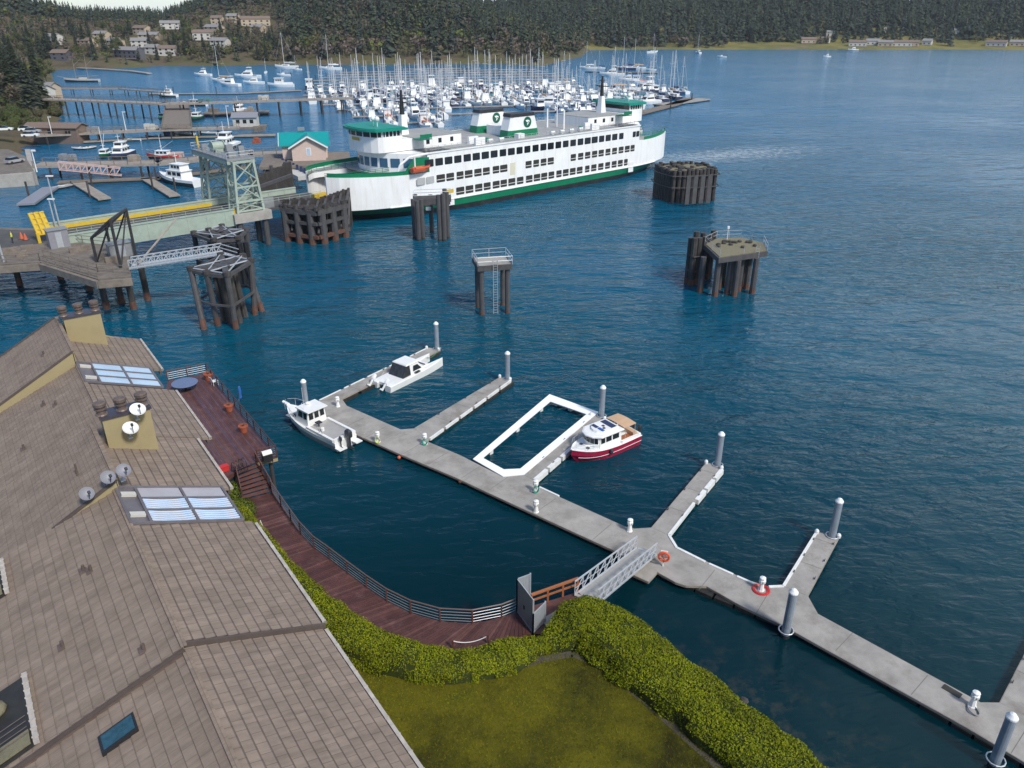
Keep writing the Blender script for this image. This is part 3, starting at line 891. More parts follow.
# ------------------------------------------------------------------ raised deck with stair
dk = thing('raised_deck', 'raised red brown timber deck on posts over the water beside the building', 'deck', (*L2W(22, 9), 0))
D = {k: G2(*v, Z_DECK) for k, v in dict(fl=(168, 381), fr=(207, 373), er=(277, 457), sr=(256, 462), sl=(236, 470), bl=(222, 480)).items()}
inner_f = L2W(36, 4.6); inner_n = L2W(20, 4.9)
deck_poly = [inner_f, D['fl'], D['fr'], D['er'], D['sr'], D['sl'], D['bl'], inner_n]
d_ = (D['er'] - D['fr']).normalized(); nrm_ = Vector((-d_.y, d_.x))
if (inner_f - D['fr']).dot(nrm_) < 0: nrm_ = -nrm_
# planks run along the deck's length, cut to the outline
def clip_poly(poly, p, n, keep_pos=True):
    out = []
    for i in range(len(poly)):
        a, b = poly[i], poly[(i + 1) % len(poly)]
        da, db = (a - p).dot(n), (b - p).dot(n)
        if not keep_pos: da, db = -da, -db
        if da >= 0: out.append(a)
        if da * db < 0: out.append(a + (b - a) * (da / (da - db)))
    return out
pl = MB(); k = 0
while k < 170:
    a, b = -.4 + k * .145, -.4 + k * .145 + .135
    q = clip_poly(clip_poly(deck_poly, D['fr'] + nrm_ * a, nrm_), D['fr'] + nrm_ * b, nrm_, False)
    if len(q) > 2:
        pl.use(rr.choice((0, 0, 1, 2, 3)))
        pl.prism([tuple(p) for p in q], Z_DECK - .05, Z_DECK + rr.uniform(0, .005))
    k += 1
mk('deck_plum', (0.088, 0.047, 0.060), 0.5, var=.2, scale=1.0, dirt=(0.18, 0.11, 0.12), dscale=.6)
pl.build('planking', [M['deck_red'], M['deck_plum'], M['deck_plum'], M['deck_red_c']], dk, world=True)
fb = MB()
for a, b in ((D['fl'], D['fr']), (D['fr'], D['er']), (D['er'], D['sr']), (D['sl'], D['bl']), (inner_f, D['fl'])):
    fb.bar((*a, Z_DECK - .21), (*b, Z_DECK - .21), .10, .30)
fb.use(1); fb.bar((*D['er'].lerp(D['sr'], -.02), Z_DECK - .2), (*D['sr'], Z_DECK - .2), .14, .28)
fb.build('rim_joist', [M['rail_red'], M['tan_siding']], dk, world=True)
for t in (.02, .2, .4, .6, .8, .97):
    for o_ in (.4, 3.2):
        p = D['fr'].lerp(D['er'], t) + nrm_ * o_
        q = MB(); q.tube((*p, -1.5), (*p, Z_DECK - .06), .16, 8); q.build('support_pile', M['dark_pile'], dk, world=True)
# railing
dr = thing('deck_railing', 'dark cable railing round the outer edge of the raised deck', 'railing', (*D['fr'], Z_DECK))
line = [D['fl'], D['fr'], D['er'], D['er'].lerp(D['sr'], .9)]
rl = []
for a, b in zip(line, line[1:]):
    n = max(1, round((b - a).length / 1.7))
    rl += [a.lerp(b, j / n) for j in range(n)]
rl.append(line[-1])
for p in rl:
    q = MB(); q.boxr((p.x, p.y, Z_DECK + .01), .08, .08, 1.0); q.build('post', M['rail_red'], dr, world=True)
for h_ in (1.02, .8, .6, .4, .2):
    q = MB(); q.path([(*p, Z_DECK + h_) for p in rl], .04 if h_ > 1 else .016, 5)
    q.build('top_rail' if h_ > 1 else 'rail_wire', M['rail_red'] if h_ > 1 else M['cable'], dr, world=True)
# stair down to the boardwalk
st = thing('deck_stair', 'red brown timber stair from the raised deck down to the boardwalk', 'stairs', (*D['sr'].lerp(D['sl'], .5), Z_WALK))
ft_r, ft_l = WALK_OUT[0], WALK_IN[0]
NST = 7
for k in range(NST):
    t0 = k / NST; t1 = (k + 1) / NST; z = Z_DECK - (k + 1) * (Z_DECK - Z_WALK) / (NST + 1)
    a, b, c, d = D['sr'].lerp(ft_r, t0), D['sr'].lerp(ft_r, t1), D['sl'].lerp(ft_l, t1), D['sl'].lerp(ft_l, t0)
    q = MB(); q.prism([tuple(p) for p in (a, b, c, d)], z - .06, z); q.use(1)
    q.build('tread', [M['deck_red_c'], M['rail_red']], st, world=True)
for a, b in ((D['sr'], ft_r), (D['sl'], ft_l)):
    q = MB(); q.bar((*a, Z_DECK - .15), (*b, Z_WALK + .08), .09, .32); q.build('stringer', M['rail_red'], st, world=True)
    q = MB(); q.bar((*a, Z_DECK + .95), (*b, Z_WALK + .98), .07, .07)
    for t in (.03, .35, .67, .97):
        p = a.lerp(b, t); z = Z_DECK + (Z_WALK - Z_DECK) * t
        q.boxr((p.x, p.y, z), .08, .08, .97)
    for h_ in (.3, .6):
        q.tube((*a, Z_DECK + h_), (*b, Z_WALK + h_), .018, 5)
    q.build('handrail', M['rail_red'], st, world=True)

# things on the deck
def planter(px, lab, r_=.34, tall=.62, plant=True):
    p = G2(*px, Z_DECK)
    t_ = thing('planter_pot', lab, 'planter', (p.x, p.y, Z_DECK + .008), 0, 'terracotta planters on the deck')
    q = MB(); q.lathe([(r_ * .7, 0), (r_ * .95, tall * .8), (r_ * 1.1, tall * .82), (r_ * 1.1, tall), (r_ * .92, tall), (r_ * .9, tall * .9)], 14)
    q.build('pot', M['terracotta'], t_)
    if plant:
        q = MB()
        for k in range(26):
            a, l = rr.uniform(0, 6.28), rr.uniform(.15, .38)
            q.add([(0.02 * math.cos(a + 1.5), .02 * math.sin(a + 1.5), tall * .88), (l * math.cos(a), l * math.sin(a), tall + rr.uniform(.1, .35)), (-.02 * math.cos(a + 1.5), -.02 * math.sin(a + 1.5), tall * .88)], [(0, 1, 2)])
        q.build('sprigs', M['bare_brown'], t_)
    return t_
planter((209, 380), 'large terracotta planter in the far outer corner of the raised deck', .42, .7)
planter((229.5, 411), 'terracotta planter halfway along the raised deck, farther of two alike', .36)
planter((244, 432), 'terracotta planter nearer the stair on the raised deck', .36)
p = G2(186, 390, Z_DECK)
t_ = thing('patio_table', 'round blue grey patio table on a pedestal at the far end of the deck', 'table', (p.x, p.y, Z_DECK + .008))
q = MB(); q.lathe([(1.12, .70), (1.15, .72), (1.15, .745), (1.12, .76)], 28); q.build('tabletop', mat('table_blue', (0.13, 0.17, 0.28), .35, var=.06), t_)
q = MB(); q.tube((0, 0, .03), (0, 0, .70), .07, 8)
for a in range(4): q.bar((0, 0, .04), (.45 * math.cos(a * 1.57 + .5), .45 * math.sin(a * 1.57 + .5), .04), .08, .05)
q.build('pedestal', M['black_paint'], t_)
p = G2(215, 385, Z_DECK)
t_ = thing('patio_chair', 'white garden chair beside the corner planter on the deck', 'chair', (p.x, p.y, Z_DECK + .008), 2.4)
q = MB(); q.box(-.26, .26, -.26, .26, .40, .44); q.build('seat', M['white_paint'], t_)
q = MB(); q.slab([(-.26, .24, .45), (.26, .24, .45), (.26, .36, .9), (-.26, .36, .9)], (0, .03, 0)); q.build('backrest', M['white_paint'], t_)
for a in (-.22, .22):
    for b in (-.22, .22):
        q = MB(); q.tube((a, b, 0), (a, b, .40), .02, 6); q.build('leg', M['white_paint'], t_)
p = G2(223, 471, Z_DECK)
t_ = thing('storage_box', 'small red storage box on the deck by the eave', 'box', (p.x, p.y, Z_DECK + .008), .7)
q = MB(); q.box(-.42, .42, -.22, .22, 0, .36); q.build('box_body', M['red'], t_)
q = MB(); q.box(-.44, .44, -.24, .24, .362, .42); q.build('lid', M['red'], t_)
p = G2(240, 471, Z_DECK)
t_ = thing('kayak_rack', 'black hooped metal rack standing on the deck near the stair', 'rack', (p.x, p.y, Z_DECK + .008), .9)
for k in range(4):
    q = MB(); q.path([(-.45 + .3 * k, .35 * math.cos(u * math.pi / 8), .95 * math.sin(u * math.pi / 8) ** .7 if 0 < u < 8 else 0) for u in range(9)], .025, 6)
    q.build('hoop', M['black_paint'], t_)
q = MB(); q.bar((-.45, .35, .04), (.45, .35, .04), .04, .04); q.bar((-.45, -.35, .04), (.45, -.35, .04), .04, .04); q.build('base_rail', M['black_paint'], t_)
p = G2(268, 462, Z_DECK)
t_ = thing('barbecue_grill', 'black and white barbecue grill at the near corner of the deck', 'grill', (p.x, p.y, Z_DECK + .008), .6)
q = MB(); q.box(-.35, .35, -.25, .25, .1, .75); q.build('cabinet', M['black_paint'], t_)
q = MB(); q.loft([[(-.36, .26 * math.cos(u * math.pi / 6), .76 + .26 * math.sin(u * math.pi / 6)) for u in range(7)], [(.36, .26 * math.cos(u * math.pi / 6), .76 + .26 * math.sin(u * math.pi / 6)) for u in range(7)]]); q.build('lid', M['white_paint'], t_)
for a in (-.3, .3):
    q = MB(); q.tube((a, -.2, 0), (a, -.2, .1), .05, 8); q.tube((a, .2, 0), (a, .2, .1), .05, 8); q.build('wheel', M['rubber'], t_)
p = G2(238.5, 398, Z_DECK + .6)
t_ = thing('furled_flag', 'blue flag hanging on a short pole outside the deck railing', 'flag', (p.x, p.y, Z_DECK + .3))
q = MB(); q.tube((0, 0, 0), (.25, -.1, 1.5), .02, 6); q.build('pole', M['alum'], t_)
q = MB(); q.loft([[(.24 + a * .05 + d_x, -.1 + b * .14, z) for a, b in ((-1, -1), (1, -.4), (-.3, .2), (1, 1), (-1, .6))] for z, d_x in ((1.45, 0), (1.0, .04), (.55, .0), (.35, .02))]); q.build('cloth', M['blue_canvas'], t_)
# rounded shrubs under the eave near the stair
def small_bush(name, p, r_, z, lab, mats, seed, n=1500, cat='bush', grp=None, ls=.07):
    t_ = thing(name, lab, cat, (p.x, p.y, z), 0, grp)
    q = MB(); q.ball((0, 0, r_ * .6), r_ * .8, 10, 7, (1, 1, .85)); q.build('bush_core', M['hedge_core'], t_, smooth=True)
    r = np.random.RandomState(seed); d = r.normal(0, 1, (n, 3)); d[:, 2] = np.abs(d[:, 2]) - .25; d /= np.linalg.norm(d, axis=1)[:, None]
    c = d * r_ * r.uniform(.78, 1.12, (n, 1)); c[:, 2] = c[:, 2] * .9 + r_ * .6
    o = leaf_cloud('foliage', c, d, ls, mats, seed, 1.2); o.parent = t_
    return t_
hb = [M['hedge_b'], M['bush_green']]
small_bush('shrub', G2(226, 497, 3.8), 1.1, 3.4, 'dark green shrub under the eave beside the deck stair', hb, 31)
small_bush('shrub', G2(243, 513, 3.8), .95, 3.4, 'rounded dark shrub at the foot of the deck stair', hb, 32)

# ------------------------------------------------------------------ gate, landing and gangway
p0 = G2(522, 632, Z_WALK); 
gt = thing('security_gate', 'tall galvanised metal security gate and wing panels at the end of the boardwalk', 'gate', (p0.x, p0.y, Z_WALK))
ga, gb = G2(517, 612, Z_WALK), G2(533, 634, Z_WALK)
def panel(name, a, b, h0, h1, post=True):
    q = MB()
    q.bar((*a, Z_WALK + h0), (*b, Z_WALK + h0), .05, .05); q.bar((*a, Z_WALK + h1), (*b, Z_WALK + h1), .05, .05)
    for p in (a, b): q.boxr((p.x, p.y, Z_WALK + .012), .09, .09, h1 + .05)
    n = max(2, int((b - a).length / .11))
    for i in range(1, n):
        p = a.lerp(b, i / n); q.tube((*p, Z_WALK + h0), (*p, Z_WALK + h1), .014, 4)
    q.use(1)
    d = (b - a).normalized(); nn = Vector((-d.y, d.x)) * .012
    q.slab([(*(a + nn), Z_WALK + h0 + .03), (*(b + nn), Z_WALK + h0 + .03), (*(b + nn), Z_WALK + h1 - .03), (*(a + nn), Z_WALK + h1 - .03)], (nn.x * .5, nn.y * .5, 0))
    q.build(name, [M['galv'], mat_mesh], gt, world=True)
mat_mesh = mat('mesh_panel', (0.42, 0.45, 0.48), .5, metal=.3, var=.08)
panel('gate_leaf', ga, gb, .08, 2.5)
wa = ga + (gb - ga).normalized().orthogonal() * 1.35 if False else G2(530, 607, Z_WALK)
panel('wing_panel', ga, wa, .08, 2.5)
wb = G2(545, 622, Z_WALK)
panel('wing_panel', gb, wb, .08, 1.5)
q = MB(); m0 = ga.lerp(gb, .45); q.boxr((m0.x, m0.y, Z_WALK + 1.0), .12, .14, .22); q.build('lock_box', M['dark_steel'], gt, world=True)
# orange handrail between gate and gangway
ha, hb_ = G2(531, 608, Z_WALK), G2(578, 591, Z_WALK)
hr = thing('wooden_handrail', 'varnished orange wood handrail between the gate and the gangway', 'railing', (ha.x, ha.y, Z_WALK))
q = MB(); q.bar((*ha, Z_WALK + 1.0), (*hb_, Z_WALK + 1.0), .18, .10); q.build('top_rail', M['orange_wood'], hr, world=True)
q = MB(); q.bar((*ha, Z_WALK + .55), (*hb_, Z_WALK + .55), .06, .12); q.build('mid_rail', M['orange_wood'], hr, world=True)
for t in (.01, .35, .67, .99):
    p = ha.lerp(hb_, t); q = MB(); q.boxr((p.x, p.y, Z_WALK - .1), .11, .11, 1.05); q.build('post', M['orange_wood'], hr, world=True)
ld = thing('landing_pier', 'concrete and timber landing between the gate and the gangway', 'landing', (ha.x, ha.y, 0))
lp_ = [G2(x, y, Z_WALK) for x, y in [(522, 609), (578, 592), (592, 604), (560, 622), (546, 634), (526, 634)]]
q = MB(); q.prism([tuple(p) for p in lp_], Z_WALK - .3, Z_WALK + .004); q.build('landing_slab', M['deck_red'], ld, world=True)
rp_ = [G2(x, y, Z_WALK + .03) for x, y in [(540, 620), (576, 600), (592, 604), (552, 632)]]
q = MB(); q.prism([tuple(p) for p in rp_], Z_WALK + .006, Z_WALK + .06); q.build('concrete_ramp', M['concrete'], ld, world=True)
for x, y in ((530, 612), (572, 596), (586, 604)):
    p = G2(x, y, Z_WALK); q = MB(); q.tube((*p, -1.5), (*p, Z_WALK - .3), .16, 8); q.build('support_pile', M['dark_pile'], ld, world=True)
# gangway: aluminium truss
g0 = G2(586, 601, Z_WALK); g1 = G2(646, 552, DZ + .1)
g0L, g0R = G2(577.5, 596, Z_WALK + .1), G2(597, 606, Z_WALK + .1)
gdir = (g1 - g0).normalized(); gn = Vector((-gdir.y, gdir.x))
gw = thing('gangway', 'aluminium truss gangway sloping from the landing to the floating dock', 'gangway', (g0.x, g0.y, Z_WALK))
HWG = .78
def gp(t, side, h): 
    p = g0.lerp(g1, t) + gn * (side * HWG); z = Z_WALK + .1 + (DZ + .12 - Z_WALK - .1) * t
    return Vector((p.x, p.y, z + h))
q = MB(); q.slab([gp(0, -.95, 0), gp(1, -.95, 0), gp(1, .95, 0), gp(0, .95, 0)], (0, 0, -.05)); q.build('walkway_deck', mat('grating', (0.34, 0.335, 0.325), .7, var=.1, scale=4), gw, world=True)
NP = 9
for sd in (-1, 1):
    q = MB()
    q.bar(gp(0, sd, .02), gp(1, sd, .02), .08, .12); q.bar(gp(0, sd, 1.08), gp(1, sd, 1.08), .08, .08)
    q.bar(gp(0, sd, .55), gp(1, sd, .55), .035, .035)
    for k in range(NP + 1):
        q.bar(gp(k / NP, sd, 0), gp(k / NP, sd, 1.1), .06, .06)
        if k < NP:
            q.bar(gp(k / NP, sd, .04), gp((k + 1) / NP, sd, 1.06), .05, .05)
    q.build('truss_side', M['alum'], gw, world=True)
q = MB(); q.slab([gp(1, -.95, .02), gp(1.07, -.95, -.03), gp(1.07, .95, -.03), gp(1, .95, .02)], (0, 0, -.025)); q.build('toe_plate', M['galv'], gw, world=True)

# ------------------------------------------------------------------ floating dock
fd_ = thing('floating_dock', 'long grey concrete floating dock with finger piers', 'dock', (*G2(560, 520, 0), 0))
def deckpoly(name, pts, joints=None, parent=None, label=None):
    """pts in plan; a deck slab on black floats; joints: (origin, dir, normal, spacing, length, halfwidth)"""
    q = MB()
    q.prism([tuple(p) for p in pts], DZ - .22, DZ)
    o = q.build(name, M['dock_concrete'], parent or fd_, world=True, label=label)
    return o
mainpts_px = [(297, 409), (317, 401), (341.5, 398.5), (346.4, 405.6), (400.6, 429.5), (413.9, 428.4), (428.2, 439.3), (428.3, 442), (460.1, 455.2), (503, 477), (523.5, 474.5), (534, 480.5), (538, 487.3), (560.5, 497.5), (626.9, 527.4), (634.7, 528.7), (651.5, 527.6), (668.5, 535.2), (676.7, 547.9),
              (745.4, 579.3), (768.9, 586.8), (783.4, 586.4), (807.5, 595.7), (817.5, 613.7), (980.7, 702.6), (1000, 702.8), (1040, 722), (1075, 765), (1110, 800), (1085, 803), (1022.7, 760.7), (966.2, 726.8), (791.7, 629.9), (740, 604.7), (706.8, 585.9), (685.7, 585.2), (675.7, 582), (657.2, 571.7), (648.4, 581.4), (629.8, 573), (636, 563.5), (615.2, 550.8),
              (500, 498), (456.5, 477.6), (400, 453.9), (350, 431.5)]
main_pts = [G2(x, y, DZ) for x, y in mainpts_px]
mw_ = deckpoly('main_walkway', main_pts)
FING = [('a', [(317.6, 401.2), (428.3, 347.6), (440.5, 349.4), (341.5, 398.5)]), ('b', [(413.9, 428.4), (501.1, 376.4), (511.5, 379.2), (428.2, 439.3)]),
        ('c', [(523.5, 474.5), (592, 414.5), (606, 418.5), (534, 480.5)]), ('d', [(651.5, 527.6), (706.8, 462.2), (722.5, 468), (668.5, 535.2)]), ('e', [(783.4, 586.4), (816.9, 532), (839.2, 536.5), (807.5, 595.7)])]
fing = []
for k, pp in FING:
    f4 = [G2(x, y, DZ) for x, y in pp]
    # start a few mm off the walkway so no faces coincide
    dd = (f4[1] - f4[0]).normalized() * .02
    f4[0] += dd; f4[3] += dd
    fing.append((f4, deckpoly('finger_pier', f4)))
dir5 = (fing[4][0][1] - fing[4][0][0]).normalized()
n5 = Vector((dir5.y, -dir5.x))
b6 = G2(1000, 702.8, DZ) + dir5 * .02
dir6 = (G2(1024, 655.7, DZ) - b6).normalized(); n6 = Vector((dir6.y, -dir6.x))
f6 = [b6, b6 + dir6 * 8.5, b6 + dir6 * 8.5 + n6 * 1.6, b6 + n6 * 1.6]
fing.append((f6, deckpoly('finger_pier', f6)))
# floats under the walkway and fingers
q = MB()
def inset_run(a, b, half, n, z0=-.25, z1=DZ - .22):
    d = (b - a).normalized(); nn = Vector((-d.y, d.x)) * half
    for i in range(n):
        p, r_ = a.lerp(b, (i + .06) / n), a.lerp(b, (i + .94) / n)
        q.prism([tuple(p - nn), tuple(r_ - nn), tuple(r_ + nn), tuple(p + nn)], z0, z1)
for f4, o in fing:
    inset_run((f4[0] + f4[3]) / 2, (f4[1] + f4[2]) / 2, (f4[0] - f4[3]).length / 2 * .86, 5)
    q.build('dock_float', M['float_black'], fd_, world=True); q = MB()
cl = [G2(x, y, DZ) for x, y in [(333, 414), (390, 438), (445, 461), (517, 492), (570, 517), (625, 542)]]
cl2 = [G2(x, y, DZ) for x, y in [(668, 563), (720, 585), (783, 610)]]; cl3 = [G2(x, y, DZ) for x, y in [(800, 617), (870, 656), (960, 708), (1030, 748)]]
for c_ in (cl, cl2, cl3):
    for a, b in zip(c_, c_[1:]): inset_run(a, b, 1.2, 3)
    q.build('dock_float', M['float_black'], fd_, world=True); q = MB()
# panel joints on the walkway: thin dark strips
q = MB()
def joints(a, b, hw, sp):
    d = (b - a).normalized(); nn = Vector((-d.y, d.x)); n = int((b - a).length / sp)
    for i in range(1, n + 1):
        p = a + d * (i * sp)
        q.prism([tuple(p - nn * hw - d * .02), tuple(p + nn * hw - d * .02), tuple(p + nn * hw + d * .02), tuple(p - nn * hw + d * .02)], DZ + .001, DZ + .005)
for c_, hw in ((cl, 1.3), (cl2, 1.3), (cl3, 1.12)):
    for a, b in zip(c_, c_[1:]): joints(a, b, hw, 3.0)
for f4, o in fing:
    a, b = (f4[0] + f4[3]) / 2, (f4[1] + f4[2]) / 2
    joints(a, b, (f4[0] - f4[3]).length / 2 * .96, 3.4)
q.build('panel_joint', M['joint'], fd_, world=True)
# timber rub rail along both edges
q = MB()
mp_ = main_pts
for a, b in zip(mp_, mp_[1:] + mp_[:1]):
    if (a - b).length > .2 : q.bar((*a, DZ - .10), (*b, DZ - .10), .07, .17)
for f4, o in fing:
    for i in range(3): q.bar((*f4[i], DZ - .10), (*f4[i + 1], DZ - .10), .07, .17)
q.build('rub_rail', M['pale_wood'], fd_, world=True)
# white fender strips
def fender(pts, w_=.16, drop=.30, gap=None):
    q = MB()
    for a, b in zip(pts, pts[1:]):
        if gap:
            n = max(1, round((b - a).length / gap))
            for i in range(n):
                p, r_ = a.lerp(b, (i + .07) / n), a.lerp(b, (i + .93) / n)
                q.bar((*p, DZ - drop / 2 + .06), (*r_, DZ - drop / 2 + .06), w_, drop)
        else:
            q.bar((*a, DZ - drop / 2 + .06), (*b, DZ - drop / 2 + .06), w_, drop)
    q.build('fender_strip', M['fender_white'], fd_, world=True)
P_ = lambda *l: [G2(x, y, DZ) for x, y in l]
fender(P_((722.5, 469), (696, 501)), .34, .45, 2.0)
fender(P_((694, 503), (668.9, 535.2), (676.7, 547.9), (705, 562)), .2, .3)
fender(P_((707, 563), (735, 575.5)), .18, .3, 2.2)
fender(P_((737, 576.5), (754, 584)), .18, .3)
fender(P_((769, 587), (783.4, 586.4), (816.9, 532)), .2, .3)
fender(P_((606, 418.5), (534, 480.5)), .34, .45, 2.2)
fender(P_((538, 486.5), (560.5, 497)), .16, .3, 2.0)
fender(P_((511.5, 379.8), (428.8, 439.3)), .16, .28, 2.6)
fender(P_((317.6, 401.2), (428.3, 347.6)), .14, .25, 3.4)
# end cleats/caps: white round knobs at the finger ends
for i, (f4, o) in enumerate(fing[:5]):
    for c_ in (f4[1], f4[2]):
        q = MB(); q.lathe([(.16, 0), (.17, .22), (.10, .33), (.02, .36)], 10, (*c_.lerp((f4[0] + f4[3]) / 2, .02), DZ + .003)); q.build('corner_cap', M['fender_white'], fd_, world=True)
# mooring cleats
for f4, o in fing:
    for t in (.25, .55, .85):
        for a, b in ((f4[0], f4[1]), (f4[3], f4[2])):
            p = a.lerp(b, t).lerp(((f4[0] + f4[3]) / 2).lerp((f4[1] + f4[2]) / 2, t), .12); d = (b - a).normalized()
            q = MB(); q.bar((*(p - d * .16), DZ + .1), (*(p + d * .16), DZ + .1), .04, .04); q.boxr((p.x, p.y, DZ + .002), .10, .06, .09, math.atan2(d.y, d.x)); q.build('cleat', M['dark_steel'], fd_, world=True)
# grey box inset near the last pedestal
a, b = G2(943, 686, DZ), G2(961, 696.5, DZ); d = (b - a).normalized(); nn = Vector((-d.y, d.x)) * .22
q = MB(); q.prism([tuple(a - nn), tuple(b - nn), tuple(b + nn), tuple(a + nn)], DZ + .003, DZ + .03); q.build('cover_plate', M['opening_dark'], fd_, world=True)

# piles
def pile(px, top_y, lab, rad=.25, hoop=None):
    b = G2(*px, DZ)
    h = 3.3
    # height of the top from the photo row
    lo, hi = 0, 12
    for _ in range(40):
        z = (lo + hi) / 2; dep = b.y * _cp - (z - CAM_H) * _sp; y = 384 - FPX * (b.y * _sp + (z - CAM_H) * _cp) / dep
        if y > top_y: lo = z
        else: hi = z
    z = lo
    t_ = thing('mooring_pile', lab, 'pile', (b.x, b.y, 0), 0, 'steel piles holding the floating dock')
    q = MB(); q.tube((0, 0, -3), (0, 0, z - .35), rad, 16); q.use(1); q.tube((0, 0, -3), (0, 0, .25), rad + .006, 16); q.build('shaft', [M['pile_blue'], M['float_black']], t_, smooth=False)
    q = MB(); q.lathe([(rad + .03, z - .349), (rad + .03, z - .25), (rad * .55, z - .06), (.03, z)], 16); q.build('cap', M['white_paint'], t_)
    return t_
mk('pile_blue', (0.30, 0.345, 0.40), 0.45, metal=.25, var=.15, scale=1.5, dirt=(0.22, 0.24, 0.27), dscale=1.0)
PIL = [((306, 404), 379, 'steel pile with white cap behind the white fishing boat'), ((437, 348.8), 321.5, 'steel pile at the end of the finger pier with the catamaran'),
       ((507.5, 379), 351, 'steel pile at the end of the empty finger pier beside the white frame'), ((601.5, 416), 385, 'steel pile at the outer corner of the white frame behind the red boat'),
       ((717.5, 465), 431.5, 'steel pile at the end of the finger pier beyond the gangway'), ((832, 536), 498, 'steel pile at the end of the finger pier by the red hose'),
       ((786, 630.5), 588.5, 'steel pile on the landward side of the dock near the red hose'), ((995.5, 760), 713, 'steel pile on the landward side nearest the camera')]
for a, b, c in PIL:
    pile(a, b, c, .27)
    # pile hoop fixed to the dock
    p = G2(*a, DZ); q = MB()
    q.path([(p.x + .46 * math.cos(u * math.pi / 6), p.y + .46 * math.sin(u * math.pi / 6), DZ + .06) for u in range(13)], .04, 6)
    q.build('pile_hoop', M['galv'], fd_, world=True)

# power pedestals
def pedestal(px, lab, hose=None, hz_=.0):
    b = G2(*px, DZ)
    t_ = thing('power_pedestal', lab, 'pedestal', (b.x, b.y, DZ + .003), rnd.uniform(0, 1.5), 'white power pedestals on the dock')
    q = MB(); q.lathe([(.24, 0), (.24, .05), (.20, .06), (.13, .62)], 8); q.build('pedestal_body', M['white_paint'], t_)
    q = MB(); q.lathe([(.20, .622), (.22, .66), (.22, .86), (.17, .90), (.17, .98), (.22, 1.0), (.21, 1.06), (.05, 1.12)], 8); q.build('light_head', M['white_paint'], t_)
    q = MB()
    for a in (0, 1.57, 3.14, 4.71): q.boxr((.215 * math.cos(a), .215 * math.sin(a), .68), .05, .12, .15, a)
    q.build('socket_box', M['grey_panel'], t_)
    if hose:
        q = MB()
        if hose[1] == 'coil':
            for k in range(5):
                q.path([((.42 + .04 * k) * math.cos(u * math.pi / 9), (.42 + .04 * k) * math.sin(u * math.pi / 9), .035 + .03 * (k % 2)) for u in range(19)], .035, 5)
        elif hose[1] == 'ground':
            for k in range(3):
                q.path([(.35 + (.30 + .05 * k) * math.cos(u * math.pi / 8), -.15 + (.34 - .05 * k) * math.sin(u * math.pi / 8), .03 + .03 * k) for u in range(17)], .028, 5)
        else:
            for k in range(4):
                q.path([(.22 + .03 * k, (.19 + .012 * k) * math.cos(u * math.pi / 8), .38 + (.27 + .012 * k) * math.sin(u * math.pi / 8)) for u in range(17)], .03, 5)
        h = q.build('hose', M[hose[0]], t_)
        t_.rotation_euler[2] = -1.9 + math.pi / 8; 
    return t_
pedestal((338, 406.5), 'white power pedestal at the root of the catamaran finger pier')
pedestal((378, 442), 'white power pedestal with pale yellow hose behind the fishing boat stern', ('hose_yellow', 'hung'))
pedestal((425, 444), 'white power pedestal with dark green hose at the empty finger pier', ('hose_teal', 'hung'))
pedestal((535.7, 491.5), 'white power pedestal with teal hose at the root of the red boat finger', ('hose_teal', 'hung'))
pedestal((536, 512), 'plain white power pedestal on the landward edge of the dock')
pedestal((629.5, 531), 'plain white power pedestal just before the foot of the gangway')
pedestal((761, 590), 'white power pedestal standing in a coil of red hose', ('red', 'coil'))
pedestal((972, 706), 'white power pedestal with grey green hose coiled beside it near the corner', ('steel_grey', 'ground'))
# life ring station
p = G2(663, 566, DZ)
t_ = thing('life_ring_station', 'orange red life ring on a white post beside the gangway foot', 'life ring', (p.x, p.y, DZ + .003), -.25)
q = MB(); q.boxr((0, 0, 0), .10, .10, 1.15); q.boxr((0, .08, .72), .5, .06, .55); q.build('post', M['white_paint'], t_)
q = MB(); k0 = len(q.v)
rings = [[((.36 + .085 * math.cos(v)) * math.cos(u), -.13 + .085 * math.sin(v), .9 + (.36 + .085 * math.cos(v)) * math.sin(u)) for v in [j * math.pi / 4 for j in range(8)]] for u in [i * math.pi / 10 for i in range(21)]]
q.loft(rings, closed=True, caps=False); q.build('ring', mat('life_ring_red', (0.72, 0.10, 0.03), .5, var=.05), t_)
q = MB()
for a in (.3, 1.87, 3.44, 5.01): q.bar((0, -.235, .9), (.3 * math.cos(a), -.235, .9 + .3 * math.sin(a)), .04, .06)
q.build('strap', M['orange'], t_)
# small round orange buoy at the dock edge
for px, lab in (((399, 457), 'small orange buoy hanging at the landward edge of the dock'), ((460, 481), 'small dark red buoy hanging at the landward edge of the dock')):
    p = G2(*px, .35); q = MB(); q.ball((0, 0, 0), .17, 10, 7); o = q.build('buoy', M['orange'] if px[0] < 420 else M['rust'], smooth=True); o.location = (p.x, p.y, .3); tag(o, lab, 'buoy')

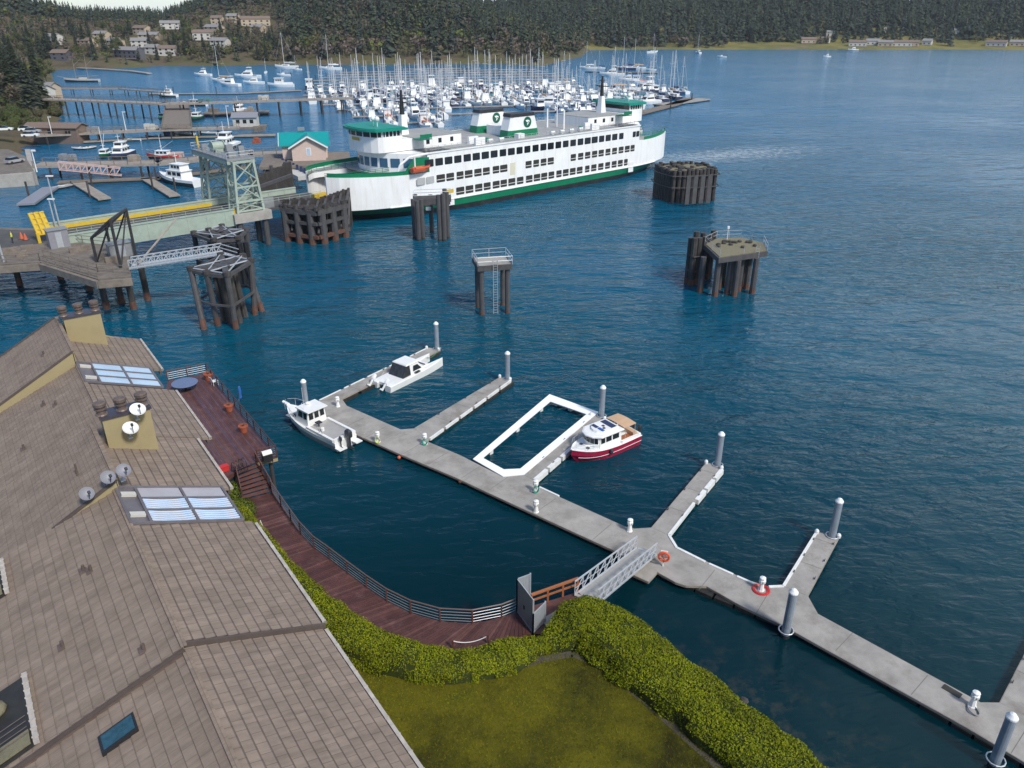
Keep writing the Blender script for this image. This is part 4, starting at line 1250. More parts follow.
# white line drawn round the free berth, given body as a low frame
q = MB()
FZ = DZ + .012
o1 = [G2(x, y, FZ) for x, y in [(472.9, 459.6), (549.5, 394.7), (598.4, 412.5), (524, 474.9), (503, 476.9)]]
i1 = [G2(x, y, FZ) for x, y in [(482.9, 458.4), (550.2, 401.9), (586.5, 414.7), (520.3, 469.2), (503.9, 469.9)]]
n = 5
for i in range(n):
    j = (i + 1) % n
    q.prism([tuple(o1[i]), tuple(o1[j]), tuple(i1[j]), tuple(i1[i])], FZ, FZ + .07)
o = thing('berth_outline', 'bright white drawn outline round an empty boat slip, built as a low frame', 'frame', (*o1[0], 0))
q.build('frame_bar', mat('frame_white', (0.93, 0.93, 0.93), .5, var=0), o, world=True)
q = MB()
for a, b in ((0, 1), (1, 2)):
    for t in (.15, .5, .85):
        p = o1[a].lerp(o1[b], t).lerp(i1[a].lerp(i1[b], t), .5); q.boxr((p.x, p.y, -.15), .4, .4, FZ + .14, .8)
q.build('outline_support', M['fender_white'], o, world=True)  # blocks standing under the drawn outline
# ------------------------------------------------------------------ the condominium building (local x across, y along the ridge)
bd = thing('condominium_building', 'long shingled condominium building with stepped gable roofs beside the lawn', 'building', (BO.x, BO.y, Z_LAWN), TH)
ZB = Z_LAWN
def roof_mat(name, c1, c2, mortar, lined=False):
    m = bpy.data.materials.new(name); m.use_nodes = True
    N, L = m.node_tree.nodes, m.node_tree.links
    b = N['Principled BSDF']; b.inputs['Roughness'].default_value = 0.85; b.inputs['Specular IOR Level'].default_value = .3
    t = N.new('ShaderNodeTexCoord')
    s = N.new('ShaderNodeSeparateXYZ'); L.new(t.outputs['Object'], s.inputs[0])
    c = N.new('ShaderNodeCombineXYZ')
    L.new(s.outputs['Y'], c.inputs['X']); L.new(s.outputs['X'], c.inputs['Y'])
    br = N.new('ShaderNodeTexBrick')
    br.inputs['Scale'].default_value = 1.0
    br.inputs['Brick Width'].default_value = .44; br.inputs['Row Height'].default_value = .37
    br.inputs['Mortar Size'].default_value = .010; br.inputs['Mortar Smooth'].default_value = .3
    br.inputs['Color1'].default_value = (*c1, 1); br.inputs['Color2'].default_value = (*c2, 1); br.inputs['Mortar'].default_value = (*mortar, 1)
    br.inputs['Bias'].default_value = -.1
    L.new(c.outputs['Vector'], br.inputs['Vector'])
    n = N.new('ShaderNodeTexNoise'); n.inputs['Scale'].default_value = 1.1; n.inputs['Detail'].default_value = 8; n.inputs['Roughness'].default_value = .7
    L.new(t.outputs['Object'], n.inputs['Vector'])
    # grime streaks running down the slope
    mp = N.new('ShaderNodeMapping'); mp.inputs['Scale'].default_value = (.5, 3.0, .5); L.new(t.outputs['Object'], mp.inputs['Vector'])
    n2 = N.new('ShaderNodeTexNoise'); n2.inputs['Scale'].default_value = 1.6; n2.inputs['Detail'].default_value = 5
    L.new(mp.outputs['Vector'], n2.inputs['Vector'])
    ad = N.new('ShaderNodeMath'); ad.operation = 'ADD'; L.new(n.outputs['Fac'], ad.inputs[0]); L.new(n2.outputs['Fac'], ad.inputs[1])
    mr = N.new('ShaderNodeMapRange'); mr.inputs['From Min'].default_value = .65; mr.inputs['From Max'].default_value = 1.35
    mr.inputs['To Min'].default_value = .74; mr.inputs['To Max'].default_value = 1.26
    L.new(ad.outputs['Value'], mr.inputs['Value'])
    v = N.new('ShaderNodeVectorMath'); v.operation = 'SCALE'; L.new(br.outputs['Color'], v.inputs[0]); L.new(mr.outputs['Result'], v.inputs['Scale'])
    if lined:
        # open butt joints of the courses, parallel to the ridge
        dv = N.new('ShaderNodeMath'); dv.operation = 'MULTIPLY'; dv.inputs[1].default_value = 1 / .37; L.new(s.outputs['X'], dv.inputs[0])
        fr = N.new('ShaderNodeMath'); fr.operation = 'FRACT'; L.new(dv.outputs['Value'], fr.inputs[0])
        gt = N.new('ShaderNodeMath'); gt.operation = 'GREATER_THAN'; gt.inputs[1].default_value = .87; L.new(fr.outputs['Value'], gt.inputs[0])
        md = N.new('ShaderNodeMix'); md.data_type = 'RGBA'; md.inputs['B'].default_value = (.05, .042, .038, 1)
        mf = N.new('ShaderNodeMath'); mf.operation = 'MULTIPLY'; mf.inputs[1].default_value = .55; L.new(gt.outputs['Value'], mf.inputs[0])
        L.new(mf.outputs['Value'], md.inputs['Factor']); L.new(v.outputs['Vector'], md.inputs['A'])
        L.new(md.outputs['Result'], b.inputs['Base Color'])
    else:
        L.new(v.outputs['Vector'], b.inputs['Base Color'])
    bu = N.new('ShaderNodeBump'); bu.inputs['Strength'].default_value = .5; bu.inputs['Distance'].default_value = .03
    L.new(br.outputs['Fac'], bu.inputs['Height']); bu.invert = True
    L.new(bu.outputs['Normal'], b.inputs['Normal'])
    return m
M['roof_tile'] = roof_mat('roof_tile', (0.245, 0.190, 0.148), (0.212, 0.162, 0.125), (0.172, 0.130, 0.100))
M['roof_tile_lined'] = roof_mat('roof_tile_lined', (0.245, 0.192, 0.155), (0.205, 0.160, 0.128), (0.12, 0.094, 0.076), True)
def bl(s, w, z): return (w, s, z - ZB)
def slope(name, s0, s1, w0, z0, w1, z1, course=.37, th=.12, parent=None, lab=None):
    """tiled slope from the top line (w0, z0) to the eave (w1, z1): stepped courses"""
    q = MB()
    L_ = abs(w1 - w0); n = max(1, round(L_ / course)); lip = .035
    sgn = 1 if w1 > w0 else -1
    prof = []
    for i in range(n):
        a, b = i / n, (i + 1) / n
        prof.append((w0 + (w1 - w0) * a, z0 + (z1 - z0) * a + (0 if i == 0 else 0)))
        prof.append((w0 + (w1 - w0) * b, z0 + (z1 - z0) * b + lip))
    # rows of top faces and small butts
    for i in range(n):
        (wa, za), (wb, zb) = prof[2 * i], prof[2 * i + 1]
        f = [bl(s0, wa, za), bl(s0, wb, zb), bl(s1, wb, zb), bl(s1, wa, za)]
        q.poly(f if sgn < 0 else f[::-1])
        f2 = [bl(s0, wb, zb), bl(s0, wb, zb - lip - (th if i == n - 1 else 0)), bl(s1, wb, zb - lip - (th if i == n - 1 else 0)), bl(s1, wb, zb)]
        q.poly(f2 if sgn < 0 else f2[::-1])
    # rake edges and underside
    for s_ in (s0, s1):
        q.poly([bl(s_, w0, z0), bl(s_, w1, z1 + lip), bl(s_, w1, z1 - th), bl(s_, w0, z0 - th)])
    q.poly([bl(s0, w0, z0 - th), bl(s0, w1, z1 - th), bl(s1, w1, z1 - th), bl(s1, w0, z0 - th)])
    return q.build(name, M['roof_tile_lined' if sgn > 0 else 'roof_tile'], parent or bd, label=lab)
def trim(name, pts, w_=.16, h=.22, m='brown_trim'):
    q = MB()
    for a, b in zip(pts, pts[1:]): q.bar(bl(*a), bl(*b), w_, h)
    return q.build(name, M[m], bd)
KR, KL = .37, .345
def zr(w): return 17 - KR * w
# nearest bay
slope('roof', -16, .30, 0, 16.80, 4.76, 15.05)
slope('roof', -16, .0, -.003, 16.80, -9.5, 16.80 - .345 * 9.5)
trim('ridge_cap', [(-16, 0, 16.86), (.0, 0, 16.86)], .2, .06, 'roof_tile')
# second bay (runs under the higher third bay)
slope('roof', .42, 8.42, 0, 17.0, 4.80, zr(4.80))
slope('roof', .14, 11.75, -.003, 17.0, -9.5, 17 - KL * 9.5)
trim('ridge_cap', [(.1, 0, 17.06), (11.6, 0, 17.06)], .2, .06, 'roof_tile')
trim('rake_board', [(.36, .05, 16.86), (.36, 4.86, 15.09)], .10, .26)
trim('rake_board', [(.08, .0, 16.86), (.08, -9.5, 13.60)], .10, .26)
trim('rake_board', [(.0, -.1, 16.80), (.0, -9.5, 13.52)], .05, .12, 'vent_brown')
# third bay right slope and the farther bays
slope('roof', 11.78, 17.75, .24, 17.0 - .09, 4.82, zr(4.82))
slope('roof', 17.90, 25.3, .92, zr(.92), 5.50, zr(5.50))
slope('roof', 29.1, 35.6, .95, 17.0 - .35, 5.60, zr(5.60))
K3 = .515
slope('roof', 11.70, 17.85, .16, 17.50, -9.0, 17.50 - K3 * 9.16)
slope('roof', 17.86, 29.0, .90, 16.62, -9.0, 16.62 - .43 * 9.9)
slope('roof', 28.75, 35.7, .90, 17.55, -9.0, 17.55 - .535 * 9.9)
trim('ridge_cap', [(11.6, .18, 17.55), (17.9, .18, 17.55)], .2, .06, 'roof_tile')
trim('ridge_cap', [(17.95, .92, 16.68), (28.75, .92, 16.68)], .2, .06, 'roof_tile')
trim('ridge_cap', [(28.7, .93, 17.60), (35.75, .93, 17.60)], .2, .06, 'roof_tile')
# brown rake boards and tan gable walls at the steps
trim('rake_board', [(11.64, .14, 17.47), (11.64, -8.9, 17.50 - K3 * 9.06 - .02)], .12, .13)
trim('rake_board', [(28.70, .86, 17.50), (28.70, -8.9, 12.30)], .10, .12)
trim('rake_board', [(35.78, .86, 17.48), (35.78, -8.9, 12.26)], .14, .26)
def gwall(name, pts, d=(0, .1, 0), m='tan_siding'):
    q = MB(); q.slab([bl(*p) for p in pts], d); return q.build(name, M[m], bd)
gwall('gable_wall', [(11.60, .13, 17.42), (11.60, -4.2, 17.42 - K3 * 4.33), (11.60, -4.2, 15.0), (11.60, .13, 16.2)])
gwall('gable_wall', [(28.66, .86, 17.44), (28.66, -8.0, 12.72), (28.66, -8.0, 11.5), (28.66, .86, 15.6)])
# step wall between the steep left slope and the lower right slope
gwall('step_wall', [(11.75, .17, 17.42), (17.8, .17, 17.42), (17.8, .17, 16.2), (11.75, .17, 16.2)], (.04, 0, 0))
gwall('gable_wall', [(17.87, .13, 17.40), (17.87, -5.0, 14.76), (17.87, -5.0, 14.2), (17.87, .13, 16.5)])
gwall('step_wall', [(28.8, .91, 17.48), (35.7, .91, 17.48), (35.7, .91, 16.3), (28.8, .91, 16.3)], (.04, 0, 0))
# walls
q = MB()
q.box(-5.5, 4.1, -15.6, 35.3, 0, 8.9)
q.build('wall', M['tan_siding'], bd)
q = MB()
for s0, s1, w_ in ((-15.6, 11.5, 4.25), (11.9, 17.6, 4.3), (18.0, 28.9, 4.9), (29.2, 35.3, 5.0)):
    q.box(4.102, w_, s0, s1, 0, 14.9 - ZB)
q.build('seaward_wall', M['tan_siding'], bd)
# windows and balcony doors on the seaward wall
for s0 in range(-13, 35, 4):
    w_ = 4.26 if s0 < 11 else (4.31 if s0 < 17 else (4.91 if s0 < 29 else 5.01))
    for z in (5.2, 8.4, 11.6):
        if abs(s0 + .9 - 11.7) < 1.5 or abs(s0 + .9 - 17.8) < 1.6 or abs(s0 + .9 - 29) < 1.6: continue
        f = MB(); f.box(w_, w_ + .05, s0, s0 + 1.9, z - ZB, z + 1.5 - ZB); fo_ = f.build('window', M['white_paint'], bd)
        g = MB(); g.box(w_ + .052, w_ + .06, s0 + .08, s0 + 1.82, z + .08 - ZB, z + 1.42 - ZB); g.build('pane', M['glass_dark'], fo_)
# far gable end
q = MB(); q.slab([bl(35.3, -5.5, 11), bl(35.3, 5.0, 11), bl(35.3, 5.0, 15.0), bl(35.3, .9, 17.3), bl(35.3, -5.5, 13.6)], (0, .1, 0)); q.build('gable_wall', M['tan_siding'], bd)
# gutters on the eaves
for s0, s1, w_, zz in ((-16, .25, 4.86, 15.03), (.45, 8.2, 4.90, zr(4.8) + .0), (11.8, 17.7, 4.92, zr(4.82)), (17.9, 25.2, 5.60, zr(5.5)), (29.1, 35.6, 5.70, zr(5.6))):
    q = MB(); q.box(w_ - .06, w_ + .07, s0, s1, zz - .10 - ZB, zz + .04 - ZB)
    s_ = s0
    while s_ < s1 - .5:
        q.box(w_ - .07, w_ + .08, s_, s_ + .06, zz - .11 - ZB, zz + .055 - ZB); s_ += .8
    q.build('gutter', M['gutter'], bd)
    q = MB(); q.box(w_ - .20, w_ - .07, s0, s1, zz - .32 - ZB, zz - .105 - ZB); q.build('fascia_board', M['brown_trim'], bd)
# chimney boxes with three round vents each
def chimney(s0, s1, w0, w1, ztop, lab):
    q = MB(); q.box(w0, w1, s0, s1, 15.2 - ZB, ztop - ZB)
    c = q.build('chimney', M['tan_siding'], bd, label=lab)
    q = MB(); q.box(w0 - .08, w1 + .08, s0 - .08, s1 + .08, ztop + .003 - ZB, ztop + .12 - ZB); q.build('cap_flashing', M['purple_flash'], c)
    for k in range(3):
        w_ = w0 + (w1 - w0) * (.04, .46, .90)[k]; sm = (s0 + s1) / 2
        q = MB(); z0 = ztop + .124 - ZB
        q.lathe([(.30, 0), (.27, .05), (.21, .08), (.21, .26), (.29, .28), (.29, .34), (.20, .36), (.20, .44), (.30, .46), (.30, .60), (.24, .64), (.05, .68)], 14, (w_, sm, z0))
        q.build('flue_vent', M['vent_brown'], c)
    q = MB(); q.box(w0 - .1, w1 + .1, s0 - .12, s0 - .02, zr(w1) - .02 - ZB, zr(w1) + .1 - ZB)
    return c
chimney(16.2, 17.1, .55, 2.72, 18.35, 'tan chimney box with two white dishes on its face')
chimney(33.4, 34.3, 1.15, 3.35, 18.10, 'tan chimney box at the far end of the roof')
# sunroom glazing set in the slope
M['sun_glass'] = mat('sun_glass', (0.46, 0.58, 0.70), .15, var=.12, scale=.6)
M['sun_glass2'] = mat('sun_glass2', (0.40, 0.375, 0.39), .2, var=.12, scale=.8)
M['blind'] = mat('blind', (0.52, 0.70, 0.92), .5, var=.1)
mk('sun_frame', (0.17, 0.155, 0.165), .5, metal=.2, var=.15)
def sunroom(s0, s1, w0, w1, cols, rows, gm, blinds, lab):
    q = MB()
    f = lambda s, w, dz=0: bl(s, w, zr(w) + .10 + dz)
    q.slab([f(s0, w0, -.16), f(s1, w0, -.16), f(s1, w1, -.16), f(s0, w1, -.16)], (0, 0, .10))
    q.bar(f(s0, w0), f(s1, w0), .10, .12); wl0 = w0; w0 = w0 + .75
    for i in range(cols + 1):
        w = w0 + (w1 - w0) * i / cols; q.bar(f(s0, w), f(s1, w), .10, .12)
    for j in range(rows + 1):
        s = s0 + (s1 - s0) * j / rows; q.bar(f(s, wl0 if j in (0, rows) else w0, .004), f(s, w1, .004), .09, .11)
    fr_ = q.build('sunroom_roof', M['sun_frame'], bd, label=lab)
    for i in range(cols):
        for j in range(rows):
            wa, wb = w0 + (w1 - w0) * (i + .04) / cols, w0 + (w1 - w0) * (i + .96) / cols
            sa, sb = s0 + (s1 - s0) * (j + .06) / rows, s0 + (s1 - s0) * (j + .94) / rows
            q = MB(); q.slab([f(sa, wa, -.02), f(sb, wa, -.02), f(sb, wb, -.02), f(sa, wb, -.02)], (0, 0, .02))
            q.build('pane', gm, fr_)
            if blinds and j < rows - 1:
                q = MB()
                for k in range(5):
                    sk = sa + (sb - sa) * (k + .4) / 5.2; pts = []
                    for u in range(9):
                        t = u / 8; w = wa + (wb - wa) * t
                        pts.append(f(min(sb - .03, sk + .16 * (sb - sa) * (2 * t - 1) ** 2), w, .012))
                    q.path(pts, .028, 4)
                q.build('fabric_blind', M['blind'], fr_)
    for j in range(2):
        s = s0 + (s1 - s0) * (.22, .78)[j]
        q = MB(); q.bar(f(s, wl0 + .08, .02), f(s, w0 - .1, .02), .30, .12); q.build('vent_cover', M['house_white'], fr_)
    return fr_
sunroom(8.45, 11.76, .06, 4.45, 2, 3, M['sun_glass2'], True, 'grey glazed sunroom roof with pale blue fabric blinds')
sunroom(25.45, 28.95, .95, 4.95, 2, 3, M['sun_glass'], False, 'blue glazed sunroom roof between the far bays')
# small skylight in the nearest left slope
zl = lambda w: 16.80 + .345 * w
q = MB(); q.slab([bl(s, w, zl(w) - .02) for s, w in ((-2.15, -2.55), (-1.05, -1.75), (-.55, -2.45), (-1.65, -3.25))] if False else [bl(s, w, zl(w) - .05) for s, w in ((-1.72, -3.05), (-1.72, -1.95), (-.98, -1.95), (-.98, -3.05))], (0, 0, .22))
sk = q.build('skylight', M['black_paint'], bd)
q = MB(); q.slab([bl(s, w, zl(w) + .172) for s, w in ((-1.65, -2.97), (-1.65, -2.03), (-1.05, -2.03), (-1.05, -2.97))], (0, 0, .01)); q.build('pane', mat('sky_glass', (0.03, 0.085, 0.115), .15, var=.3, scale=5), sk)
# plumbing vents on the left slopes
z2 = lambda w: 17 + KL * w
def on_left(px, z0, k, s_lo=None):
    u = (px[0] - 512) / FPX; v = (384 - px[1]) / FPX
    d = Vector((u, _cp + v * _sp, -_sp + v * _cp)); cc = Vector((0, 0, CAM_H))
    c3 = Vector((CX.x, CX.y, 0)); o3 = Vector((BO.x, BO.y, 0))
    t = (z0 + k * ((cc - o3).dot(c3)) - cc.z) / (d.z - k * d.dot(c3))
    P = cc + d * t; r = Vector((P.x - BO.x, P.y - BO.y))
    return r.dot(AX), r.dot(CX), P.z
for px, z0, k in (((84, 571), 17, KL), ((91, 571), 17, KL), ((63, 647), 17, KL), ((144, 650), 17, KL), ((44, 405), 16.233, .43), ((56, 405), 16.233, .43), ((44, 355), 17.05, .535), ((24, 449), 16.233, .43)):
    s, w, z = on_left(px, z0, k)
    q = MB(); q.tube(bl(s, w, z - .05), bl(s, w, z + .28), .06, 8); q.boxr(bl(s, w, z - .08), .34, .34, .13); q.build('vent_pipe', M['vent_brown'], bd)
s, w, z = on_left((78, 476), 17.42, K3)
q = MB(); q.tube(bl(s, w, z - .05), bl(s, w, z + .65), .045, 8); q.build('vent_pipe', M['vent_brown'], bd)
# dormer balcony recess at the left edge: its shade is a dark sheet on the slope, gutter and railing
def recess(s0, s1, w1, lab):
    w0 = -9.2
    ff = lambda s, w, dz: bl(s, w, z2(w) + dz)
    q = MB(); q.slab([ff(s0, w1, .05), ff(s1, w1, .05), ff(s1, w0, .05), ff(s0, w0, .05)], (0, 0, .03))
    b_ = q.build('recess_shade', M['opening_dark'], bd, label=lab)
    q = MB(); q.bar(ff(s0, w1 + .06, .14), ff(s1, w1 + .06, .14), .16, .14); 
    n_ = int((s1 - s0) / .35)
    for k in range(n_): 
        s = s0 + (s1 - s0) * (k + .5) / n_; q.boxr(ff(s, w1 + .06, .212), .2, .06, .03)
    q.build('gutter', M['gutter'], b_)
    q = MB(); q.slab([ff(s0 + .15, w0, .1), ff(s0 + .15, w1 - .1, .1), ff(s0 + .75, w1 - .1, .1), ff(s0 + .75, w0, .1)], (0, 0, .08)); q.build('deck_edge', M['moss_top'], b_)
    q = MB()
    for k in range(4): q.tube(ff(s0 + .35 + .26 * k, w0, .42), ff(s0 + .35 + .26 * k, w1 - .1, .42), .012, 5)
    q.build('rail_wire', M['vent_brown'], b_)
    q = MB(); q.ball(ff(s1 - .9, w1 - 1.0, .25), .42, 10, 6, (1, 1, .5)); q.build('cover', M['moss_top'], b_, smooth=True)
recess(.30, 3.7, -4.7, 'dark sheet with wire railing, painted shade of a balcony recess in the left roof slope')
recess(8.9, 11.4, -4.78, 'dark sheet painted as a shaded balcony recess at the left edge of the roof')

# satellite dishes
def dish(root_w, lab, mat_, aim, r_=.42, tilt=.9, off=(0, 0, 0)):
    p = BO + AX * root_w[0] + CX * root_w[1]
    t_ = thing('satellite_dish', lab, 'satellite dish', (p.x, p.y, root_w[2]), TH + aim, 'satellite dishes on the roof')
    q = MB(); q.path([(0, 0, 0), (0, -.10, .25), (0, -.22, .5)], .03, 6); q.boxr((0, 0, -.05), .2, .2, .06); q.build('mast', M['galv'], t_)
    # reflector: shallow bowl facing +tilt
    k = MB(); rings = []
    for i in range(5):
        rr_ = r_ * i / 4 + .002; zz = .14 * (i / 4) ** 2
        rings.append([(rr_ * math.cos(a * math.pi / 10), rr_ * 1.0 * math.sin(a * math.pi / 10), zz) for a in range(20)])
    for i in range(4, -1, -1):
        rr_ = r_ * i / 4 + .001; zz = .14 * (i / 4) ** 2 - .025
        rings.append([(rr_ * math.cos(a * math.pi / 10), rr_ * math.sin(a * math.pi / 10), zz) for a in range(20)])
    k.loft(rings)
    Mx = Matrix.Translation((0, -.30, .55)) @ Matrix.Rotation(tilt, 4, 'X')
    k.xf(0, Mx); k.build('reflector', mat_, t_, smooth=False)
    q = MB(); q.tube((0, -r_ * .9, .02), (0, -.12, .48), .018, 5); q.boxr((0, -.10, .44), .10, .12, .12); q.xf(0, Mx); q.build('receiver_arm', M['black_paint'], t_)
    return t_
dish((16.05, 2.05, 18.05), 'upper white satellite dish at the corner of the tan chimney box', M['dish_white'], 0.2, .37, .55)
dish((16.0, 1.55, 17.2), 'lower white satellite dish on the face of the tan chimney box', M['dish_white'], 0.2, .37, .55)
for px, lab in (((120, 470), 'grey satellite dish highest up the roof edge above the gable, first of three'), ((106, 482), 'middle of the three grey satellite dishes on the roof edge'), ((86, 502), 'lowest of the three grey satellite dishes on the roof edge')):
    u = (px[0] - 512) / FPX; v = (384 - px[1]) / FPX
    d = Vector((u, _cp + v * _sp, -_sp + v * _cp)); a3 = Vector((AX.x, AX.y, 0))
    t = (11.75 - (Vector((0, 0, CAM_H)) - Vector((BO.x, BO.y, 0))).dot(a3)) / d.dot(a3)
    P = Vector((0, 0, CAM_H)) + d * t; w = (Vector((P.x, P.y)) - BO).dot(CX)
    dish((11.75, w, 17.36 + K3 * min(0, w)), lab, M['dish_grey'], .25, .31, .75)

# ------------------------------------------------------------------ boats at the floating dock
def hull_loft(q, L, B, H, d=.35, bow_rake=.6, sheer=.35, transom=.9, flare=.82, n=12, full=2.4):
    """hull along +x (bow), stern at -L/2; returns deck outline"""
    rings = []; outl = []
    for i in range(n + 1):
        t = i / n; x = -L / 2 + L * t
        b = B / 2 * (transom + (1 - transom) * min(1, t / .35)) if t < .35 else B / 2 * max(.02, (1 - ((t - .35) / .65) ** full))
        h = H + sheer * max(0, (t - .3) / .7) ** 2
        xr = x + bow_rake * max(0, t - .75) / .25 * 0
        bb = b * flare * (1 - .55 * max(0, (t - .55) / .45))
        kx = x - bow_rake * max(0, (t - .6) / .4) ** 1.5
        rings.append([(kx, 0, -d * (1 - .6 * max(0, (t - .7) / .3))), (kx, bb, -.02), (x, b * .97, h * .6), (x, b, h), (x, b * .93, h - .02), (x, 0, h + .05 * B / 2),
                      (x, -b * .93, h - .02), (x, -b, h), (x, -b * .97, h * .6), (kx, -bb, -.02)])
        outl.append((x, b, h))
    return rings, outl
def split_hull(parent, L, B, H, mats_, name='hull', **kw):
    """hull sides and deck; mats_: (topside, bottom, deck)"""
    rings, outl = hull_loft(None, L, B, H, **kw)
    q = MB(); n = len(rings[0])
    v = [p for r in rings for p in r]
    q.v = v
    matof = {0: 1, 1: 1, 2: 0, 3: 2, 4: 2, 5: 2, 6: 2, 7: 0, 8: 1, 9: 1}
    matof = {0: 1, 1: 1, 2: 0, 3: 2, 4: 2, 5: 2, 6: 2, 7: 0, 8: 1, 9: 1}
    for k in range(len(rings) - 1):
        for i in range(n):
            j = (i + 1) % n
            q.f.append((k * n + i, k * n + j, (k + 1) * n + j, (k + 1) * n + i)); q.m.append(matof[i])
    q.f.append(tuple(range(n - 1, -1, -1))); q.m.append(0)
    q.f.append(tuple((len(rings) - 1) * n + i for i in range(n))); q.m.append(0)
    return q.build(name, mats_, parent), outl
def outboard(parent, x, y, z, m='engine_dark', s=1.0, tilt=.0, cowl='engine_dark'):
    q = MB()
    q.loft([[(a * .17 * s * k, b * .16 * s * k, zz) for a, b in ((-1.5, -.8), (.8, -1), (1, 0), (.8, 1), (-1.5, .8))] for zz, k in ((.15, .9), (.35, 1.0), (.62, .95), (.74, .6))])
    q.box(-.13 * s, .05 * s, -.07 * s, .07 * s, -.75, .15); q.box(-.45 * s, .02, -.03, .03, -.65, -.58)
    q.tube((-.12, 0, -.72), (-.42, 0, -.72), .07, 7)
    q.xf(0, Matrix.Translation((x, y, z)) @ Matrix.Rotation(tilt, 4, 'Y') @ Matrix.Scale(s, 4))
    return q.build('outboard_motor', M[cowl], parent)
def wbox(q, x0, x1, y0, y1, z0, z1, fr=.0, bk=.0, side=.0):
    """house box with raked front/back and inward side slope"""
    q.add([(x0, y0, z0), (x1, y0, z0), (x1, y1, z0), (x0, y1, z0), (x0 + bk, y0 + side, z1), (x1 - fr, y0 + side, z1), (x1 - fr, y1 - side, z1), (x0 + bk, y1 - side, z1)],
          [(3, 2, 1, 0), (4, 5, 6, 7), (0, 1, 5, 4), (1, 2, 6, 5), (2, 3, 7, 6), (3, 0, 4, 7)])
    return q
def side_pane(parent, x0, x1, y, z0, z1, slope=0.0, sk=0.0, m='glass_dark', name='window'):
    """pane on a cabin side lying just proud of the wall (y outward), slope = inward lean per metre"""
    sg = 1 if y > 0 else -1
    h = z1 - z0
    q = MB(); q.slab([(x0, y, z0), (x1, y, z0), (x1 - sk, y - sg * slope * h, z1), (x0 + sk * .2, y - sg * slope * h, z1)], (0, sg * .02, 0))
    return q.build(name, M[m], parent)

# --- white fishing boat
bs, bw_ = G2(352, 447, .4), G2(283, 409, .6)
ax_ = (bw_ - bs).normalized(); ctr = (bs + bw_) / 2; Lb = (bw_ - bs).length * 1.0
fb_ = thing('fishing_boat', 'white cabin fishing boat with grey lower hull and dark outboard tied at the dock end', 'boat', (ctr.x, ctr.y, 0), math.atan2(ax_.y, ax_.x))
Lb = max(7.6, min(9.2, Lb)); B = 2.75
hull, ol = split_hull(fb_, Lb, B, .95, [M['white_paint'], M['hull_grey'], M['white_paint']], sheer=.55, flare=.86, full=3.2)
q = MB(); q.box(-Lb / 2 + .35, -.35, -B / 2 + .34, B / 2 - .34, .972, 1.045); q.build('cockpit_floor', M['cockpit_grey'], fb_)
q = MB()
for sg in (-1, 1): q.box(-Lb / 2 + .2, -.35, sg * (B / 2 - .2) - .13, sg * (B / 2 - .2) + .13, .97, 1.22)
q.box(-Lb / 2 + .08, -Lb / 2 + .34, -B / 2 + .16, B / 2 - .16, .97, 1.25); q.build('gunwale', M['white_paint'], fb_)
q = MB(); wbox(q, -.35, 1.7, -B / 2 + .30, B / 2 - .30, .98, 2.55, .45, .05, .12); q.build('pilothouse', M['white_paint'], fb_)
q = MB(); wbox(q, 1.0, 3.5, -B / 2 + .40, B / 2 - .40, .99, 1.72, 1.5, .0, .2); q.build('cuddy_cabin', M['white_paint'], fb_)
q = MB(); q.box(-.65, 1.35, -B / 2 + .26, B / 2 - .26, 2.553, 2.64); q.build('cabin_roof', M['white_paint'], fb_)
for sg in (-1, 1):
    y = sg * (B / 2 - .30 - .06)
    side_pane(fb_, .45, 1.2, sg * (B / 2 - .35), 1.75, 2.35, .08, .2); side_pane(fb_, -.2, .30, sg * (B / 2 - .35), 1.75, 2.35, .08)
    side_pane(fb_, 1.4, 2.3, sg * (B / 2 - .46), 1.28, 1.55, .27, .12)
    q = MB(); q.path([(Lb / 2 - .05, sg * .12, 2.0), (Lb / 2 - .7, sg * .65, 2.05), (1.9, sg * (B / 2 - .15), 1.95), (1.2, sg * (B / 2 - .12), 1.5)], .022, 5)
    for x, yy in ((Lb / 2 - .6, .6), (2.6, .98)): q.tube((x, sg * yy, 1.3), (x, sg * yy, 2.02), .018, 5)
    q.build('bow_rail', M['alum'], fb_)
for y in (-.62, .0, .62):
    q = MB(); q.slab([(-.362, y - .22, 1.7), (-.362, y + .22, 1.7), (-.34, y + .22, 2.35), (-.34, y - .22, 2.35)], (-.02, 0, 0)); q.build('window', M['glass_dark'], fb_)
q = MB(); q.slab([(1.62, -.8, 1.8), (1.62, .8, 1.8), (1.36, .72, 2.4), (1.36, -.72, 2.4)], (.03, 0, .01)); q.build('windscreen', M['glass_dark'], fb_)
q = MB(); q.box(Lb / 2 - .25, Lb / 2 + .55, -.17, .17, 1.46, 1.56); q.ball((Lb / 2 + .55, 0, 1.5), .16, 8, 5); q.build('bow_pulpit', M['white_paint'], fb_)
q = MB(); q.tube((.2, .9, 2.64), (.1, .95, 5.0), .018, 5); q.build('antenna', M['white_paint'], fb_)
q = MB(); q.ball((.9, 0, 2.78), .25, 10, 6, (1, 1, .55)); q.build('radar_dome', M['white_paint'], fb_, smooth=True)
outboard(fb_, -Lb / 2 - .28, -.1, 1.05, s=1.25); outboard(fb_, -Lb / 2 - .22, .75, 1.0, s=.8)
q = MB(); q.box(-Lb / 2 - .75, -Lb / 2 + .0, .45, 1.3, .42, .5); q.box(-Lb / 2 - .75, -Lb / 2, -1.3, -.6, .42, .5); q.build('swim_step', M['white_paint'], fb_)
q = MB(); q.tube((-1.0, .3, 1.0), (-1.0, .3, 1.45), .06, 8); q.box(-1.25, -.75, .05, .55, 1.45, 1.55); q.build('helm_seat', M['cloth_dark'], fb_)
